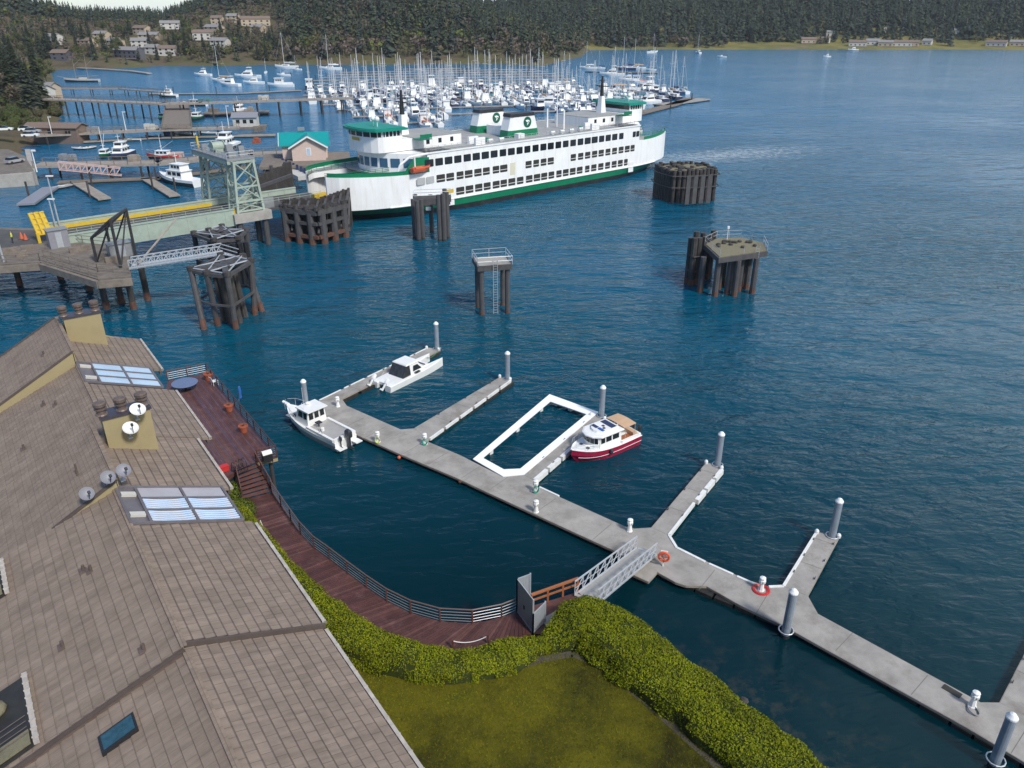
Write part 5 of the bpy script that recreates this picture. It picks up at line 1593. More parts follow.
q = MB(); q.lathe([(.16, 1.0), (.18, 1.35), (.02, 1.38)], 10, (-1.9, .55, 0)); q.build('bait_bucket', M['white_paint'], fb_)
for k, (x, y) in enumerate(((-2.6, 1.1), (-2.2, 1.12))):
    q = MB(); q.tube((x, y, 1.2), (x - .9, y + .7, 2.2), .02, 5); q.build('fishing_rod', M['black_paint'], fb_)

# --- catamaran power boat
cs, cb = G2(383, 387, .4), G2(438, 360, .5)
ax_ = (cb - cs).normalized(); ctr = (cs + cb) / 2 + Vector((-ax_.y, ax_.x)) * .3
Lc = max(8.2, (cb - cs).length); 
ct = thing('catamaran', 'white power catamaran with a black canvas cabin back moored along the far finger pier', 'boat', (ctr.x, ctr.y, 0), math.atan2(ax_.y, ax_.x))
for sg in (-1, 1):
    q = MB(); rings = []
    for i in range(13):
        t = i / 12; x = -Lc / 2 + Lc * t
        b = .48 * (1 if t < .55 else max(.03, 1 - ((t - .55) / .45) ** 2.2)); h = .66 + .30 * t * t
        y = sg * 1.0
        rings.append([(x, y, -.25), (x, y + b * .8, 0), (x, y + b, h), (x, y + b * .7, h + .05), (x, y - b * .7, h + .05), (x, y - b, h), (x, y - b * .8, 0)])
    q.loft(rings); q.build('hull', M['white_paint'], ct)
q = MB(); q.box(-Lc / 2 + .3, Lc * .18, -.98, .98, .40, .72); q.build('bridge_deck', M['white_paint'], ct)
q = MB(); wbox(q, Lc * .10, Lc * .30, -.95, .95, .722, .92, .3, 0, .1); q.build('foredeck', M['white_paint'], ct)
q = MB(); wbox(q, -.9, 1.25, -1.15, 1.15, .73, 1.95, .95, .0, .18); q.build('cabin', M['white_paint'], ct)
q = MB(); wbox(q, -1.5, .55, -1.08, 1.08, 1.953, 2.06, .1, .05, .1); q.build('hardtop', M['white_paint'], ct)
q = MB(); wbox(q, -2.1, -.92, -1.1, 1.1, .74, 1.93, 0, .6, .12); q.build('canvas_enclosure', mat('smoked_vinyl', (0.03, 0.032, 0.035), .25, var=.5, scale=3), ct)
for sg in (-1, 1):
    side_pane(ct, -.55, .75, sg * 1.14, 1.1, 1.68, .14, .55)
    q = MB(); q.slab([(-.5, sg * 1.52, .93), (.3, sg * 1.52, .93), (.25, sg * 1.2, .98), (-.45, sg * 1.2, .98)], (0, 0, .02)); q.build('side_tray', M['engine_dark'], ct)
q = MB(); q.slab([(1.12, -.85, .95), (1.12, .85, .95), (.48, .78, 1.78), (.48, -.78, 1.78)], (.035, 0, .03)); q.build('windscreen', M['glass_dark'], ct)
q = MB(); q.bar((1.7, -.75, 1.03), (1.7, .75, 1.03), .12, .06); q.build('hatch_bar', M['engine_dark'], ct)
for sg in (-1, 1): outboard(ct, -Lc / 2 - .25, sg * .95, .95, s=.95, tilt=.75, cowl='white_paint')

# --- red tug style cruiser
rs, rb = G2(632, 434, .5), G2(570, 459, .5)
ax_ = (rb - rs).normalized(); ctr = (rs + rb) / 2; Lr = (rb - rs).length * .97
tg = thing('tug_cruiser', 'red hulled white cabin cruiser with a tan canvas top moored at the white frame', 'boat', (ctr.x, ctr.y, 0), math.atan2(ax_.y, ax_.x))
B = 2.9
rings, ol = hull_loft(None, Lr, B, 1.0, sheer=.4, flare=.9, transom=.92, full=3.8, n=16)
q = MB()
N10 = 10; q.v = [p for r_ in rings for p in r_]
mo = {0: 3, 1: 0, 2: 0, 3: 2, 4: 2, 5: 2, 6: 2, 7: 0, 8: 0, 9: 3}
for k in range(len(rings) - 1):
    for i in range(N10):
        j = (i + 1) % N10
        q.f.append((k * N10 + i, k * N10 + j, (k + 1) * N10 + j, (k + 1) * N10 + i)); q.m.append(mo[i])
q.f.append(tuple(range(N10 - 1, -1, -1))); q.m.append(0); q.f.append(tuple((len(rings) - 1) * N10 + i for i in range(N10))); q.m.append(0)
q.build('hull', [M['maroon'], M['hull_grey'], M['white_paint'], M['hull_grey']], tg)
for sg in (-1, 1):
    q = MB(); q.path([(x, sg * (b + .02), h + .02) for x, b, h in ol], .05, 6); q.build('rub_rail', M['white_paint'], tg)
    q = MB(); q.path([(x, sg * (b * .985 + .012), h * .48) for x, b, h in ol[:-1]], .022, 5); q.build('boot_stripe', M['white_paint'], tg)
q = MB()
for sg in (-1, 1): q.slab([(-Lr / 2 + .1, sg * (B / 2 - .12), 1.0), (-1.2, sg * (B / 2 - .06), 1.0), (-1.2, sg * (B / 2 - .3), 1.0), (-Lr / 2 + .1, sg * (B / 2 - .36), 1.0)], (0, 0, .22))
q.box(-Lr / 2 + .06, -Lr / 2 + .3, -B / 2 + .2, B / 2 - .2, 1.0, 1.25); q.build('coaming', M['white_paint'], tg)
q = MB(); q.box(-Lr / 2 + .3, -1.2, -B / 2 + .4, B / 2 - .4, 1.03, 1.05); q.build('cockpit_floor', M['orange_wood'], tg)
q = MB(); q.box(-Lr / 2 + .32, -Lr / 2 + .8, -1.0, 1.0, 1.052, 1.4); q.build('bench', M['tan_canvas'], tg)
q = MB(); wbox(q, -1.3, 1.35, -B / 2 + .32, B / 2 - .32, 1.02, 2.25, .15, .0, .10)
q.loft([[(1.2 + .55 * math.cos(a), .95 * math.sin(a) * k, z) for a in [(-1.5 + 3.0 * i / 8) for i in range(9)]] for z, k in ((1.02, 1.15), (2.25, 1.0))]); q.build('cabin', M['white_paint'], tg)
q = MB(); q.loft([[(x * k + .1, y * k, z) for x, y in [(-1.55, -1.25), (1.1, -1.25), (1.75, -.7), (1.95, 0), (1.75, .7), (1.1, 1.25), (-1.55, 1.25)]] for z, k in ((2.26, 1.02), (2.36, 1.02), (2.42, .92))]); q.build('cabin_roof', M['white_paint'], tg)
q = MB(); q.loft([[(x * k - .2, y * k, z) for x, y in [(-.9, -.9), (.9, -.9), (1.35, -.4), (1.45, 0), (1.35, .4), (.9, .9), (-.9, .9)]] for z, k in ((2.425, 1.0), (2.60, .95))]); q.build('roof_lounge', M['white_paint'], tg)
for x0, x1, y0, y1 in ((-.95, -.35, -.75, .75), (.45, .8, -.75, -.05)):
    q = MB(); q.box(x0, x1, y0, y1, 2.606, 2.64); q.build('solar_panel', M['navy_canvas'], tg)
q = MB(); q.box(.5, .75, .1, .75, 2.606, 2.68); q.build('seat_pad', M['blue_canvas'], tg)
q = MB(); q.box(.15, .35, .3, .5, 2.61, 2.68); q.box(-.1, .1, -.1, .15, 2.61, 2.66); q.build('roof_hatch', M['engine_dark'], tg)
for sg in (-1, 1):
    for x0, x1 in ((-1.0, -.25), (-.1, .55), (.68, 1.15)):
        side_pane(tg, x0, x1, sg * (B / 2 - .36), 1.6, 2.12, .08)
for i in range(5):
    a = -1.25 + 2.5 * (i + .5) / 5
    a0, a1 = a - .21, a + .21
    q = MB(); q.slab([(1.2 + .575 * math.cos(a0), 1.03 * math.sin(a0), 1.6), (1.2 + .575 * math.cos(a1), 1.03 * math.sin(a1), 1.6), (1.2 + .565 * math.cos(a1), .975 * math.sin(a1), 2.12), (1.2 + .565 * math.cos(a0), .975 * math.sin(a0), 2.12)], (.02 * math.cos(a), .02 * math.sin(a), 0)); q.build('windscreen', M['glass_dark'], tg)
q = MB(); q.loft([[(x, y, 2.42 + .12 * math.cos(y * 1.1) + .0) for y in (-1.2, -.6, 0, .6, 1.2)] + [(x, y, 2.38 + .12 * math.cos(y * 1.1)) for y in (1.2, .6, 0, -.6, -1.2)] for x in (-3.0, -2.3, -1.5)]); q.build('bimini_top', M['tan_canvas'], tg)
q = MB()
for sg in (-1, 1):
    for x in (-2.9, -1.7): q.tube((x, sg * 1.18, 1.2), (x, sg * 1.18, 2.45), .02, 5)
q.build('bimini_frame', M['alum'], tg)
for x, y in ((2.15, -.45), (2.15, .45), (3.0, .25)):
    q = MB(); q.boxr((x, y, 1.19), .30, .30, .10, .2); q.build('deck_hatch', M['engine_dark'], tg)
for sg in (-1, 1):
    q = MB(); q.path([(Lr / 2 - .25, sg * .25, 1.95), (Lr / 2 - .9, sg * .85, 1.9), (1.6, sg * 1.3, 1.8)], .02, 5)
    for x, y in ((Lr / 2 - .3, .28), (Lr / 2 - 1.1, .92), (1.7, 1.28)): q.tube((x, sg * y, 1.2), (x, sg * y, 1.9), .016, 5)
    q.build('bow_rail', M['alum'], tg)
for y in (-.75, 0, .75): outboard(tg, -Lr / 2 - .25, y, 1.05, s=.95)
q = MB(); q.ball((.3, B / 2 + .12, .75), .17, 8, 6, (1, 1, 1.7)); q.build('fender', M['cloth_dark'], tg)

# mooring lines
mk('rope_pale', (0.55, 0.53, 0.47), .8, var=.1); mk('rope_green', (0.05, 0.28, 0.16), .8, var=.1)
def mooring(a, za, b, zb, lab, m='rope_pale'):
    a, b = Vector((*G2(*a, za), za)), Vector((*G2(*b, zb), zb))
    q = MB(); q.path([a.lerp(b, t / 8) - Vector((0, 0, .35 * (1 - (t / 4 - 1) ** 2))) for t in range(9)], .03, 5)
    tag(q.build('mooring_line', M[m]), lab, 'rope')
mooring((427, 357.5), .8, (438, 350), .56, 'green mooring line from the catamaran bow to the finger pier end', 'rope_green')
mooring((384, 372), .8, (372, 379), .56, 'pale mooring line from the catamaran side to the finger pier')
mooring((345, 428), 1.1, (366, 433), .56, 'pale mooring line at the stern of the fishing boat')
mooring((575, 443), 1.2, (563, 449), .56, 'pale bow line of the red hulled cruiser')
mooring((617, 421), 1.0, (602, 421.5), .56, 'pale stern line of the red hulled cruiser')
# ------------------------------------------------------------------ the ferry (local x along the keel, near side at y = -11)
FTH = math.pi / 2 - R(48.4)
FA = Vector((math.cos(FTH), math.sin(FTH))); FN = Vector((math.sin(FTH), -math.cos(FTH)))   # FN points to the near side
FP0 = Vector((3.965, 171.947))
FC = FP0 + FA * 4.5 - FN * 11
fe = thing('car_ferry', 'large white and green double ended car ferry docked in front of the marina', 'ferry', (FC.x, FC.y, 0), FTH)
HB = 11.0
def fs(px, w=0.0):
    """distance along the ferry of a photo point on the plane w metres in from the near side, and its height"""
    u = (px[0] - 512) / FPX; v = (384 - px[1]) / FPX
    d = Vector((u, _cp + v * _sp, -_sp + v * _cp)); n3 = Vector((FN.x, FN.y, 0))
    c0 = Vector((0, 0, CAM_H)) - Vector((FP0.x, FP0.y, 0))
    t = (-w - c0.dot(n3)) / d.dot(n3); P = c0 + d * t
    return P.x * FA.x + P.y * FA.y - 4.5, P.z
def half(x, z):
    """half breadth of the hull at station x and height z"""
    a = abs(x)
    u_full = 29.0 if z > 2 else 24.0; end = 50.0 if z > 2 else 48.0
    if z <= 2: end = 44 + 3 * max(0, z + 1) ; u_full = 16 + 4 * max(0, z)
    if a <= u_full: return HB if z > .5 else HB - .5
    t = min(1, (a - u_full) / (end - u_full))
    if z > 2: return 3.9 + (HB - 3.9) * max(0.0, 1 - t ** 2.1) ** .7
    return HB * max(0.0, 1 - t ** 2.3) ** .75 * (1 if z > .5 else .95)
ZL = [-1.0, 0.35, .9, 1.05, 2.4, 2.55]
def hull_strip(name, z0, z1, m, out=0.0, n=64):
    q = MB(); X = [50.0 * math.sin(math.pi / 2 * (i / n * 2 - 1)) for i in range(n + 1)]
    top = []; bot = []
    for sd in (-1, 1):
        pts = []
        for x in X:
            xx = x
            def P(z):
                end = 50.0 if z > 2 else 44 + 3 * max(0, z + 1)
                xc = max(-end + .01, min(end - .01, xx * (end / 50.0)))
                return (xc, sd * (half(xc, z) + out), z)
            pts.append((P(z0), P(z1)))
        for a, b in zip(pts, pts[1:]):
            f = [a[0], b[0], b[1], a[1]]
            q.poly(f if sd < 0 else f[::-1])
    return q.build(name, m, fe, smooth=False)
for e in (-1, 1):
    q = MB(); q.slab([(e * 47.6, 0, 1.05), (e * 50, -3.9, 2.42), (e * 50, 3.9, 2.42)], (0, 0, .02)); q.build('bow_plate', M['ferry_green'], fe)
hull_strip('hull_bottom', -1.2, 1.05, M['hull_black'])
hull_strip('hull_band', 1.05, 2.42, M['ferry_green'])
q = MB(); q.prism([(x, -half(x, 2.5) + .1) for x in [-49.9 + 99.8 * i / 40 for i in range(41)]] + [(x, half(x, 2.5) - .1) for x in [49.9 - 99.8 * i / 40 for i in range(41)]], 2.35, 2.5)
q.build('car_deck', M['asphalt'], fe)
for sd in (-1, 1):
    q = MB(); xs = [-40 + 80 * i / 40 for i in range(41)]
    q.path([(x, sd * (half(x, 2.5) + .06), 2.46) for x in xs], .14, 6)
    q.build('rub_rail', M['ferry_white'], fe)
# side walls: full height amidships, bulwark height at the ends
XE = 30.5
def topz_f(a): return 8.3 + max(0, a - 38) * .03
def side_wall(sd):
    q = MB(); n = 60; ptsb = []; 
    xs = [-50 + 100 * i / n for i in range(n + 1)]
    def top(x):
        a = abs(x)
        if a < XE + 2: return 11.9
        return topz_f(a)
    prev = None
    for i, x in enumerate(xs):
        y = sd * half(x, 2.5)
        ptsb.append((x, y))
    for a, b in zip(ptsb, ptsb[1:]):
        xm = (a[0] + b[0]) / 2; za, zb = top(a[0]), top(b[0])
        if za != zb and abs(za - zb) > 1: za = zb = 8.35 if abs(xm) > XE + 1 else 11.9
        ia, ib = (a[0], a[1] - sd * .35), (b[0], b[1] - sd * .35)
        f = [(*a, 2.42), (*b, 2.42), (*b, zb), (*a, za)]; q.poly(f if sd < 0 else f[::-1])
        f = [(*ia, 2.42), (*ib, 2.42), (*ib, zb), (*ia, za)]; q.poly(f if sd > 0 else f[::-1])
        f = [(*a, za), (*b, zb), (*ib, zb), (*ia, za)]; q.poly(f if sd < 0 else f[::-1])
    for e in (ptsb[0], ptsb[-1]):
        q.slab([(e[0], e[1], 2.42), (e[0], e[1] - sd * .35, 2.42), (e[0], e[1] - sd * .35, top(e[0])), (e[0], e[1], top(e[0]))], (.02, 0, 0))
    for xx in (-XE - 1.5, XE + 1.5):
        pass
    return q.build('side_wall', M['ferry_white'], fe)
side_wall(-1); side_wall(1)
# passenger deck at z 8.3 with the open fork at each end
for e in (-1, 1):
    q = MB()
    xs = [31 + 18.9 * i / 16 for i in range(17)]
    for sd in (-1, 1):
        pts = [(e * x, sd * (half(x, 2.5) - .36)) for x in xs] + [(e * x, sd * min(5.6, max(.3, half(x, 2.5) - 1.1))) for x in xs[::-1]]
        pts = [p for p in pts]
        q.prism(pts, 7.95, 8.2)
    q.box(min(e * 31, e * 40), max(e * 31, e * 40), -5.58, 5.58, 7.95, 8.19)
    q.build('fork_deck', M['ferry_deck'], fe)
    # green bulwark rails round the fork
    for sd in (-1, 1):
        q = MB(); line = [(e * x, sd * (half(x, 2.5) - .2), 0) for x in [34 + 15.8 * i / 14 for i in range(15)]]
        for a, b in zip(line, line[1:]):
            za, zb = topz_f(abs(a[0])) + .01, topz_f(abs(b[0])) + .01
            q.slab([(a[0], a[1], za), (b[0], b[1], zb), (b[0], b[1], zb + .75), (a[0], a[1], za + .75)], (0, -sd * .06, 0))
        inner = [(e * x, sd * min(5.6, max(.35, half(x, 2.5) - 1.2)), 0) for x in [37 + 12.8 * i / 8 for i in range(9)]]
        for a, b in zip(inner, inner[1:]):
            for h_ in (8.6, 8.9, 9.2): q.tube((a[0], a[1], h_), (b[0], b[1], h_), .05, 5)
            q.tube((a[0], a[1], 8.2), (a[0], a[1], 9.2), .05, 5)
        q.build('bulwark_rail', M['rail_green'] if 'rail_green' in M else M['ferry_green'], fe)
    # inner curtain of the car deck opening
    for sd in (-1, 1):
        q = MB()
        for a, b in zip(xs, xs[1:]):
            ya, yb = sd * min(5.6, max(.3, half(a, 2.5) - 1.1)), sd * min(5.6, max(.3, half(b, 2.5) - 1.1))
            q.slab([(e * a, ya, 6.9), (e * b, yb, 6.9), (e * b, yb, 8.2), (e * a, ya, 8.2)], (0, sd * .08, 0))
        q.build('opening_curtain', M['ferry_white'], fe)
    q = MB()
    q.path([(e * x, -sd_ * 0 + 5.5 * math.cos((x - 40) / 9 * math.pi / 2 if x > 40 else 0) * s2, 2.62) for s2 in (1,) for sd_ in (0,) for x in [36 + 13 * i / 10 for i in range(11)]], .16, 5)
    q.path([(e * x, -5.5 * math.cos((x - 40) / 9 * math.pi / 2 if x > 40 else 0), 2.62) for x in [36 + 13 * i / 10 for i in range(11)]], .16, 5)
    q.build('deck_edge_stripe', M['yellow'], fe)
# cabin block end walls: bowed front with windows
for e in (-1, 1):
    q = MB(); prof = []
    for i in range(13):
        y = -10.6 + 21.2 * i / 12; prof.append((e * (XE + 1.4 + 7.2 * (1 - (y / 10.6) ** 2)), y))
    back = [(e * 29.5, 10.6), (e * 29.5, -10.6)]
    q.prism(prof + back, 8.22, 11.86)
    ef = q.build('cabin_front', M['ferry_white'], fe)
    for i in range(10):
        y = -8.6 + 17.2 * i / 9; yy = [y - .7, y + .7]
        X = [e * (XE + 1.4 + 7.2 * (1 - (v / 10.6) ** 2) + .03) for v in yy]
        q = MB(); q.slab([(X[0], yy[0], 9.2), (X[1], yy[1], 9.2), (X[1], yy[1], 10.9), (X[0], yy[0], 10.9)], (e * .03, 0, 0)); q.build('window', M['glass_blue'], ef)
# roof deck
q = MB(); q.box(-XE - 1.2, XE + 1.2, -10.98, 10.98, 11.87, 12.0)
q.build('roof_deck', M['ferry_deck'], fe)
q = MB()
for sd in (-1, 1): q.box(-XE - 1.3, XE + 1.3, sd * 11.05 - .1, sd * 11.05 + .1, 11.78, 12.06)
q.build('roof_edge', M['white_paint'], fe)
for sd in (-1, 1):
    q = MB()
    for h_ in (12.3, 12.6, 12.95): q.bar((-XE - .5, sd * 9.7, h_), (XE + .5, sd * 9.7, h_), .05, .05)
    x = -XE - .5
    while x <= XE + .6: q.bar((x, sd * 9.7, 12.0), (x, sd * 9.7, 12.95), .06, .06); x += 1.55
    q.build('roof_rail', M['galv'], fe)
# windows on the near side from the photograph's rows; the far side mirrors them
def zz(x, y): return 300 + x / 2.438, 30 + y / 2.438
R1 = [(305, 325), (330, 348), (353, 371), (376, 393), (399, 416), (421, 438), (443, 460), (465, 481), (487, 502), (507, 523), (528, 542), (547, 561), (567, 581), (586, 600), (604, 618), (623, 636), (641, 654), (659, 672), (677, 690), (694, 708), (711, 725), (729, 741), (745, 757), (761, 773), (778, 788)]
R2 = [(333, 353), (357, 375), (382, 398), (402, 420), (425, 442), (446, 462), (470, 485), (488, 505), (550, 564), (569, 582), (587, 600), (604, 618), (660, 672), (678, 690), (695, 707), (712, 724), (728, 740), (745, 756), (761, 772), (777, 788), (792, 803), (806, 815)]
R3 = [(381, 400), (404, 422), (427, 444), (448, 464), (470, 486), (489, 504), (508, 524), (529, 544), (551, 566), (570, 585), (588, 602), (606, 619), (625, 637), (641, 654), (658, 671), (675, 688), (695, 705), (710, 722), (727, 739), (744, 755), (760, 771), (775, 786), (790, 798)]
def win(x0, x1, z0, z1, m='glass_dark', sd=-1, name='window', bars=False):
    # rounded panel proud of the wall; shade inside open bays is its dark colour
    r_ = .16; pts = []
    for cx_, cz_, a0 in ((x1 - r_, z1 - r_, 0), (x0 + r_, z1 - r_, 1.5708), (x0 + r_, z0 + r_, 3.1416), (x1 - r_, z0 + r_, 4.7124)):
        for k in range(3): pts.append((cx_ + r_ * math.cos(a0 + k * .785), sd * (HB + .012), cz_ + r_ * math.sin(a0 + k * .785)))
    q = MB(); q.slab(pts, (0, sd * .025, 0))
    o = q.build(name, M[m], fe)
    return o
# straight spacing fitted from the photo
for row, y_l, z0, z1, m in ((R1, 326, 9.40, 10.68, 'glass_dark'), (R2, 362, 6.15, 7.50, 'opening_dark'), (R3, 394, 3.05, 4.42, 'opening_dark')):
    for a, b in row:
        slope_y = -.155
        yl = {326: 326 - (a - 315) * .141, 362: 362 - (a - 345) * .160, 394: 394 - (a - 390) * .176}[y_l]
        x0, _ = fs(zz(a, yl)); x1, _ = fs(zz(b, yl))
        win(x0 - .02, x1 + .06, z0 - .05, z1 + .08, m)
        if m == 'opening_dark':
            q = MB(); q.box(x0 + .0, x1 + .04, -HB - .05, -HB - .038, z0 + .42, z0 + .52); q.build('rail_bar', M['ferry_white'], fe)
for a, b in ((285, 305), (308, 327)):
    x0, _ = fs(zz(a, 368)); x1, _ = fs(zz(b, 366)); win(x0, x1, 6.15, 7.5, 'grey_panel', name='covered_window')
x0, _ = fs(zz(358, 398)); win(x0, x0 + 1.7, 3.05, 4.42, 'yellow', name='rescue_boat_window')
x0, _ = fs(zz(512, 340)); x1, _ = fs(zz(525, 340)); q = MB(); q.slab([(x0, -HB - .012, 5.2), (x1, -HB - .012, 5.2), (x1, -HB - .012, 7.7), (x0, -HB - .012, 7.7)], (0, -.02, 0)); q.build('side_door', mat('door_cream', (0.66, 0.62, 0.48), .5, var=.05), fe)
x0, _ = fs(zz(640, 300)); q = MB(); q.slab([(x0, -HB - .012, 5.2), (x0 + 1.5, -HB - .012, 5.2), (x0 + 1.5, -HB - .012, 7.7), (x0, -HB - .012, 7.7)], (0, -.02, 0)); q.build('side_door', M['ferry_white'], fe)
for a in (367, 806):
    x0, _ = fs(zz(a, 410 - (a - 367) * .175)); q = MB(); q.box(x0 - .9, x0 + .9, -HB - .09, -HB - .02, 1.2, 3.6); q.build('boarding_hatch', M['white_paint'], fe)
x0, _ = fs(zz(819, 255)); win(x0 - 1.2, x0 - .1, 9.4, 10.7); win(x0 + .1, x0 + 1.2, 9.4, 10.7)
# deck houses and pilothouses at both ends
for e in (-1, 1):
    ex = lambda a, b: (min(e * a, e * b), max(e * a, e * b))
    q = MB(); q.box(*ex(19, 37.5), -5.6, 5.6, 12.003, 14.1); h0 = q.build('deck_house', M['ferry_white'], fe)
    q = MB(); q.box(*ex(19, 31), -5.7, 5.7, 14.103, 14.2); q.build('house_roof', M['ferry_deck'], h0)
    for x in (21.5, 24.5, 27.5):
        q = MB(); q.slab([(e * x - .4, -5.612, 12.7), (e * x + .4, -5.612, 12.7), (e * x + .4, -5.612, 13.6), (e * x - .4, -5.612, 13.6)], (0, -.02, 0)); q.build('window', M['glass_dark'], h0)
    # pilothouse, bowed outboard end
    def prof(k, x_in, x_out, yw):
        pts = [(e * x_in, -yw * k), (e * (x_out - 2.5), -yw * k)] + [(e * (x_out - 2.5 + 2.5 * math.sin(t)), -yw * k * math.cos(t)) for t in [math.pi * i / 8 for i in range(1, 8)]] + [(e * (x_out - 2.5), yw * k), (e * x_in, yw * k)]
        return pts
    q = MB(); q.prism(prof(1, 33.6, 40.5, 5.7), 12.004, 14.9); ph = q.build('pilothouse', M['ferry_white'], fe)
    q = MB(); q.prism(prof(.97, 33.7, 40.4, 5.7), 14.903, 15.95); q.build('window_band', M['glass_dark'], ph)
    q = MB()
    for (a, b) in prof(.985, 33.65, 40.45, 5.7):
        q.tube((a, b, 14.9), (a, b, 15.96), .10, 5)
    for k in range(6):
        for sd in (-1, 1): q.tube((e * (34 + k * .85), sd * 5.62, 14.9), (e * (34 + k * .85), sd * 5.62, 15.96), .10, 5)
    q.build('mullion', M['ferry_white'], ph)
    q = MB(); q.prism(prof(1.06, 32.6, 41.3, 6.0), 15.953, 16.35); q.prism(prof(.98, 33.0, 40.9, 6.0), 16.353, 16.5); q.build('pilothouse_roof', M['roof_green'], ph)
    q = MB(); q.slab([(e * 40.6, -1.3, 14.1), (e * 40.6, 1.3, 14.1), (e * 40.6, 1.3, 14.7), (e * 40.6, -1.3, 14.7)], (e * .05, 0, 0)); q.build('name_board', mat('name_board%d' % (e + 2), (0.55, 0.36, 0.05), .5, var=.1), ph)
    # wing platform with rail beside the pilothouse
    q = MB(); q.box(*ex(28.5, 31.3), -8.5, -5.75, 14.0, 14.12)
    for x in (28.6, 29.9, 31.2):
        q.tube((e * x, -8.4, 14.1), (e * x, -8.4, 15.1), .05, 5)
    q.box(*ex(28.5, 31.3), -8.45, -8.38, 14.3, 15.05); q.build('bridge_wing', M['ferry_green'], ph)
    # mast
    q = MB(); q.loft([[(e * 29.5 + a * k, b * k, z) for a, b in ((-1, -1), (1, -1), (1, 1), (-1, 1))] for z, k in ((14.2, .85), (18.0, .5))]); ms = q.build('mast_base', M['ferry_white'], fe)
    q = MB(); q.loft([[(e * 29.5 + a * k, b * k, z) for a, b in ((-1, -1), (1, -1), (1, 1), (-1, 1))] for z, k in ((18.003, .36), (22.6, .16))]); q.bar((e * 29.5, -2.0, 20.3), (e * 29.5, 2.0, 20.3), .15, .2); q.bar((e * 28.4, 0, 21.6), (e * 30.6, 0, 21.6), .1, .15); q.build('mast_top', M['black_paint'], ms)
    for yy in (-2.4, -1.0):
        q = MB(); q.tube((e * 37, yy, 16.5), (e * 37, yy, 17.6), .08, 6); q.ball((e * 37, yy, 17.9), .5, 10, 6); q.build('radar_dome', M['white_paint'], ph)
    # glazed solarium canopy and arch aft of the near rail
    q = MB(); q.box(*ex(25.5, 31.5), -10.4, -6.2, 12.003, 12.06); 
    for k in range(5): q.box(*ex(25.6 + k * 1.2, 26.5 + k * 1.2), -10.2, -6.4, 12.063, 12.10)
    q.build('solarium_roof', M['engine_dark'], fe)
    q = MB()
    for yy in (-9.4, -7.2): q.box(*ex(16, 18.5), yy - .3, yy + .3, 12.003, 13.4)
    q.build('vent_trunk', M['ferry_white'], fe)
    q = MB(); q.lathe([(.55, 12.0), (.55, 12.7), (.30, 12.9)], 10, (e * 14, -8.0, 0)); q.build('deck_vent', M['ferry_green'], fe)
# open bay with the orange rescue boat near the left end
q = MB(); q.slab([(-37.0, -HB * .93, 8.4), (-31.3, -HB - .0, 8.4), (-31.3, -HB - .0, 11.2), (-34.5, -HB * .96, 11.4)], (0, -.04, 0)); q.build('boat_bay', M['ferry_green'], fe)
q = MB(); q.path([(-38.0, -9.6, 8.4), (-37.3, -9.9, 10.2), (-35.5, -10.4, 11.5), (-31.5, -11.05, 11.9)], .22, 6); q.path([(-34.4, -10.6, 8.4), (-34.4, -10.6, 11.6)], .18, 6); q.build('bay_arch', M['ferry_white'], fe)
rb_ = thing('rescue_boat', 'orange rescue boat in its bay near the left end of the ferry', 'rescue boat', (*(FC + FA * -33.6 + FN * 11.4), 8.9), FTH)
split_hull(rb_, 4.4, 1.6, .6, [M['orange'], M['orange'], M['red']], d=.3)
q = MB(); q.tube((-1.6, .55, .65), (1.6, .55, .65), .18, 8); q.tube((-1.6, -.55, .65), (1.6, -.55, .65), .18, 8); q.build('buoyancy_tube', M['orange'], rb_)
# the two funnels side by side
for sd, lab in ((-1, 'near funnel with round green emblem'), (1, 'far funnel')):
    y0 = sd * 5.2; x0 = -2.6
    def fr_ring(z, k, kx): return [(x0 + a * 4.6 * kx + (0), y0 + b * 1.7 * k, z) for a, b in ((-1, -.75), (-.85, -1), (.85, -1), (1, -.75), (1, .75), (.85, 1), (-.85, 1), (-1, .75))]
    q = MB(); q.loft([fr_ring(12.003, 1.0, 1.0), fr_ring(13.5, .96, .94)]); fu = q.build('funnel', M['ferry_green'], fe, label=lab)
    q = MB(); q.loft([fr_ring(13.503, .96, .94), fr_ring(16.2, .90, .76)]); q.build('funnel_upper', M['white_paint'], fu)
    q = MB(); q.loft([fr_ring(16.203, .95, .80), fr_ring(16.85, .93, .76)]); q.build('funnel_top', M['black_paint'], fu)
    for s_ in (-1, 1):
        zc = 14.95; yy = y0 + s_ * (1.7 * .93 + .05)
        q = MB(); q.slab([(x0 + 1.0 + 1.12 * math.cos(t * math.pi / 14), yy - s_ * .02 * math.sin(t * math.pi / 14), zc + 1.12 * math.sin(t * math.pi / 14)) for t in range(28)], (0, s_ * .04, 0))
        em = q.build('emblem_disc', mat('emblem_green%d%d' % (sd + 1, s_ + 1), (0.0, .10, .055), .4, var=0), fu)
        q = MB()
        q.slab([(x0 + 1.0 + a, yy + s_ * .045, zc + b) for a, b in ((-.62, .42), (.10, .50), (.55, .30), (.66, .02), (.25, .12), (-.1, -.05), (-.35, .12))], (0, s_ * .02, 0))
        q.slab([(x0 + 1.0 + a, yy + s_ * .045, zc + b) for a, b in ((-.15, -.18), (.45, -.05), (.1, -.5), (-.25, -.72), (-.05, -.42))], (0, s_ * .02, 0))
        q.build('emblem_mark', M['white_paint'], em)
q = MB(); q.box(-5.5, 1.5, -2.4, 2.4, 12.003, 13.9); q.build('machinery_house', M['ferry_white'], fe)
q = MB(); q.box(-6.0, -4.2, -8.8, -7.4, 12.0, 13.0); q.build('deck_locker', M['white_paint'], fe)
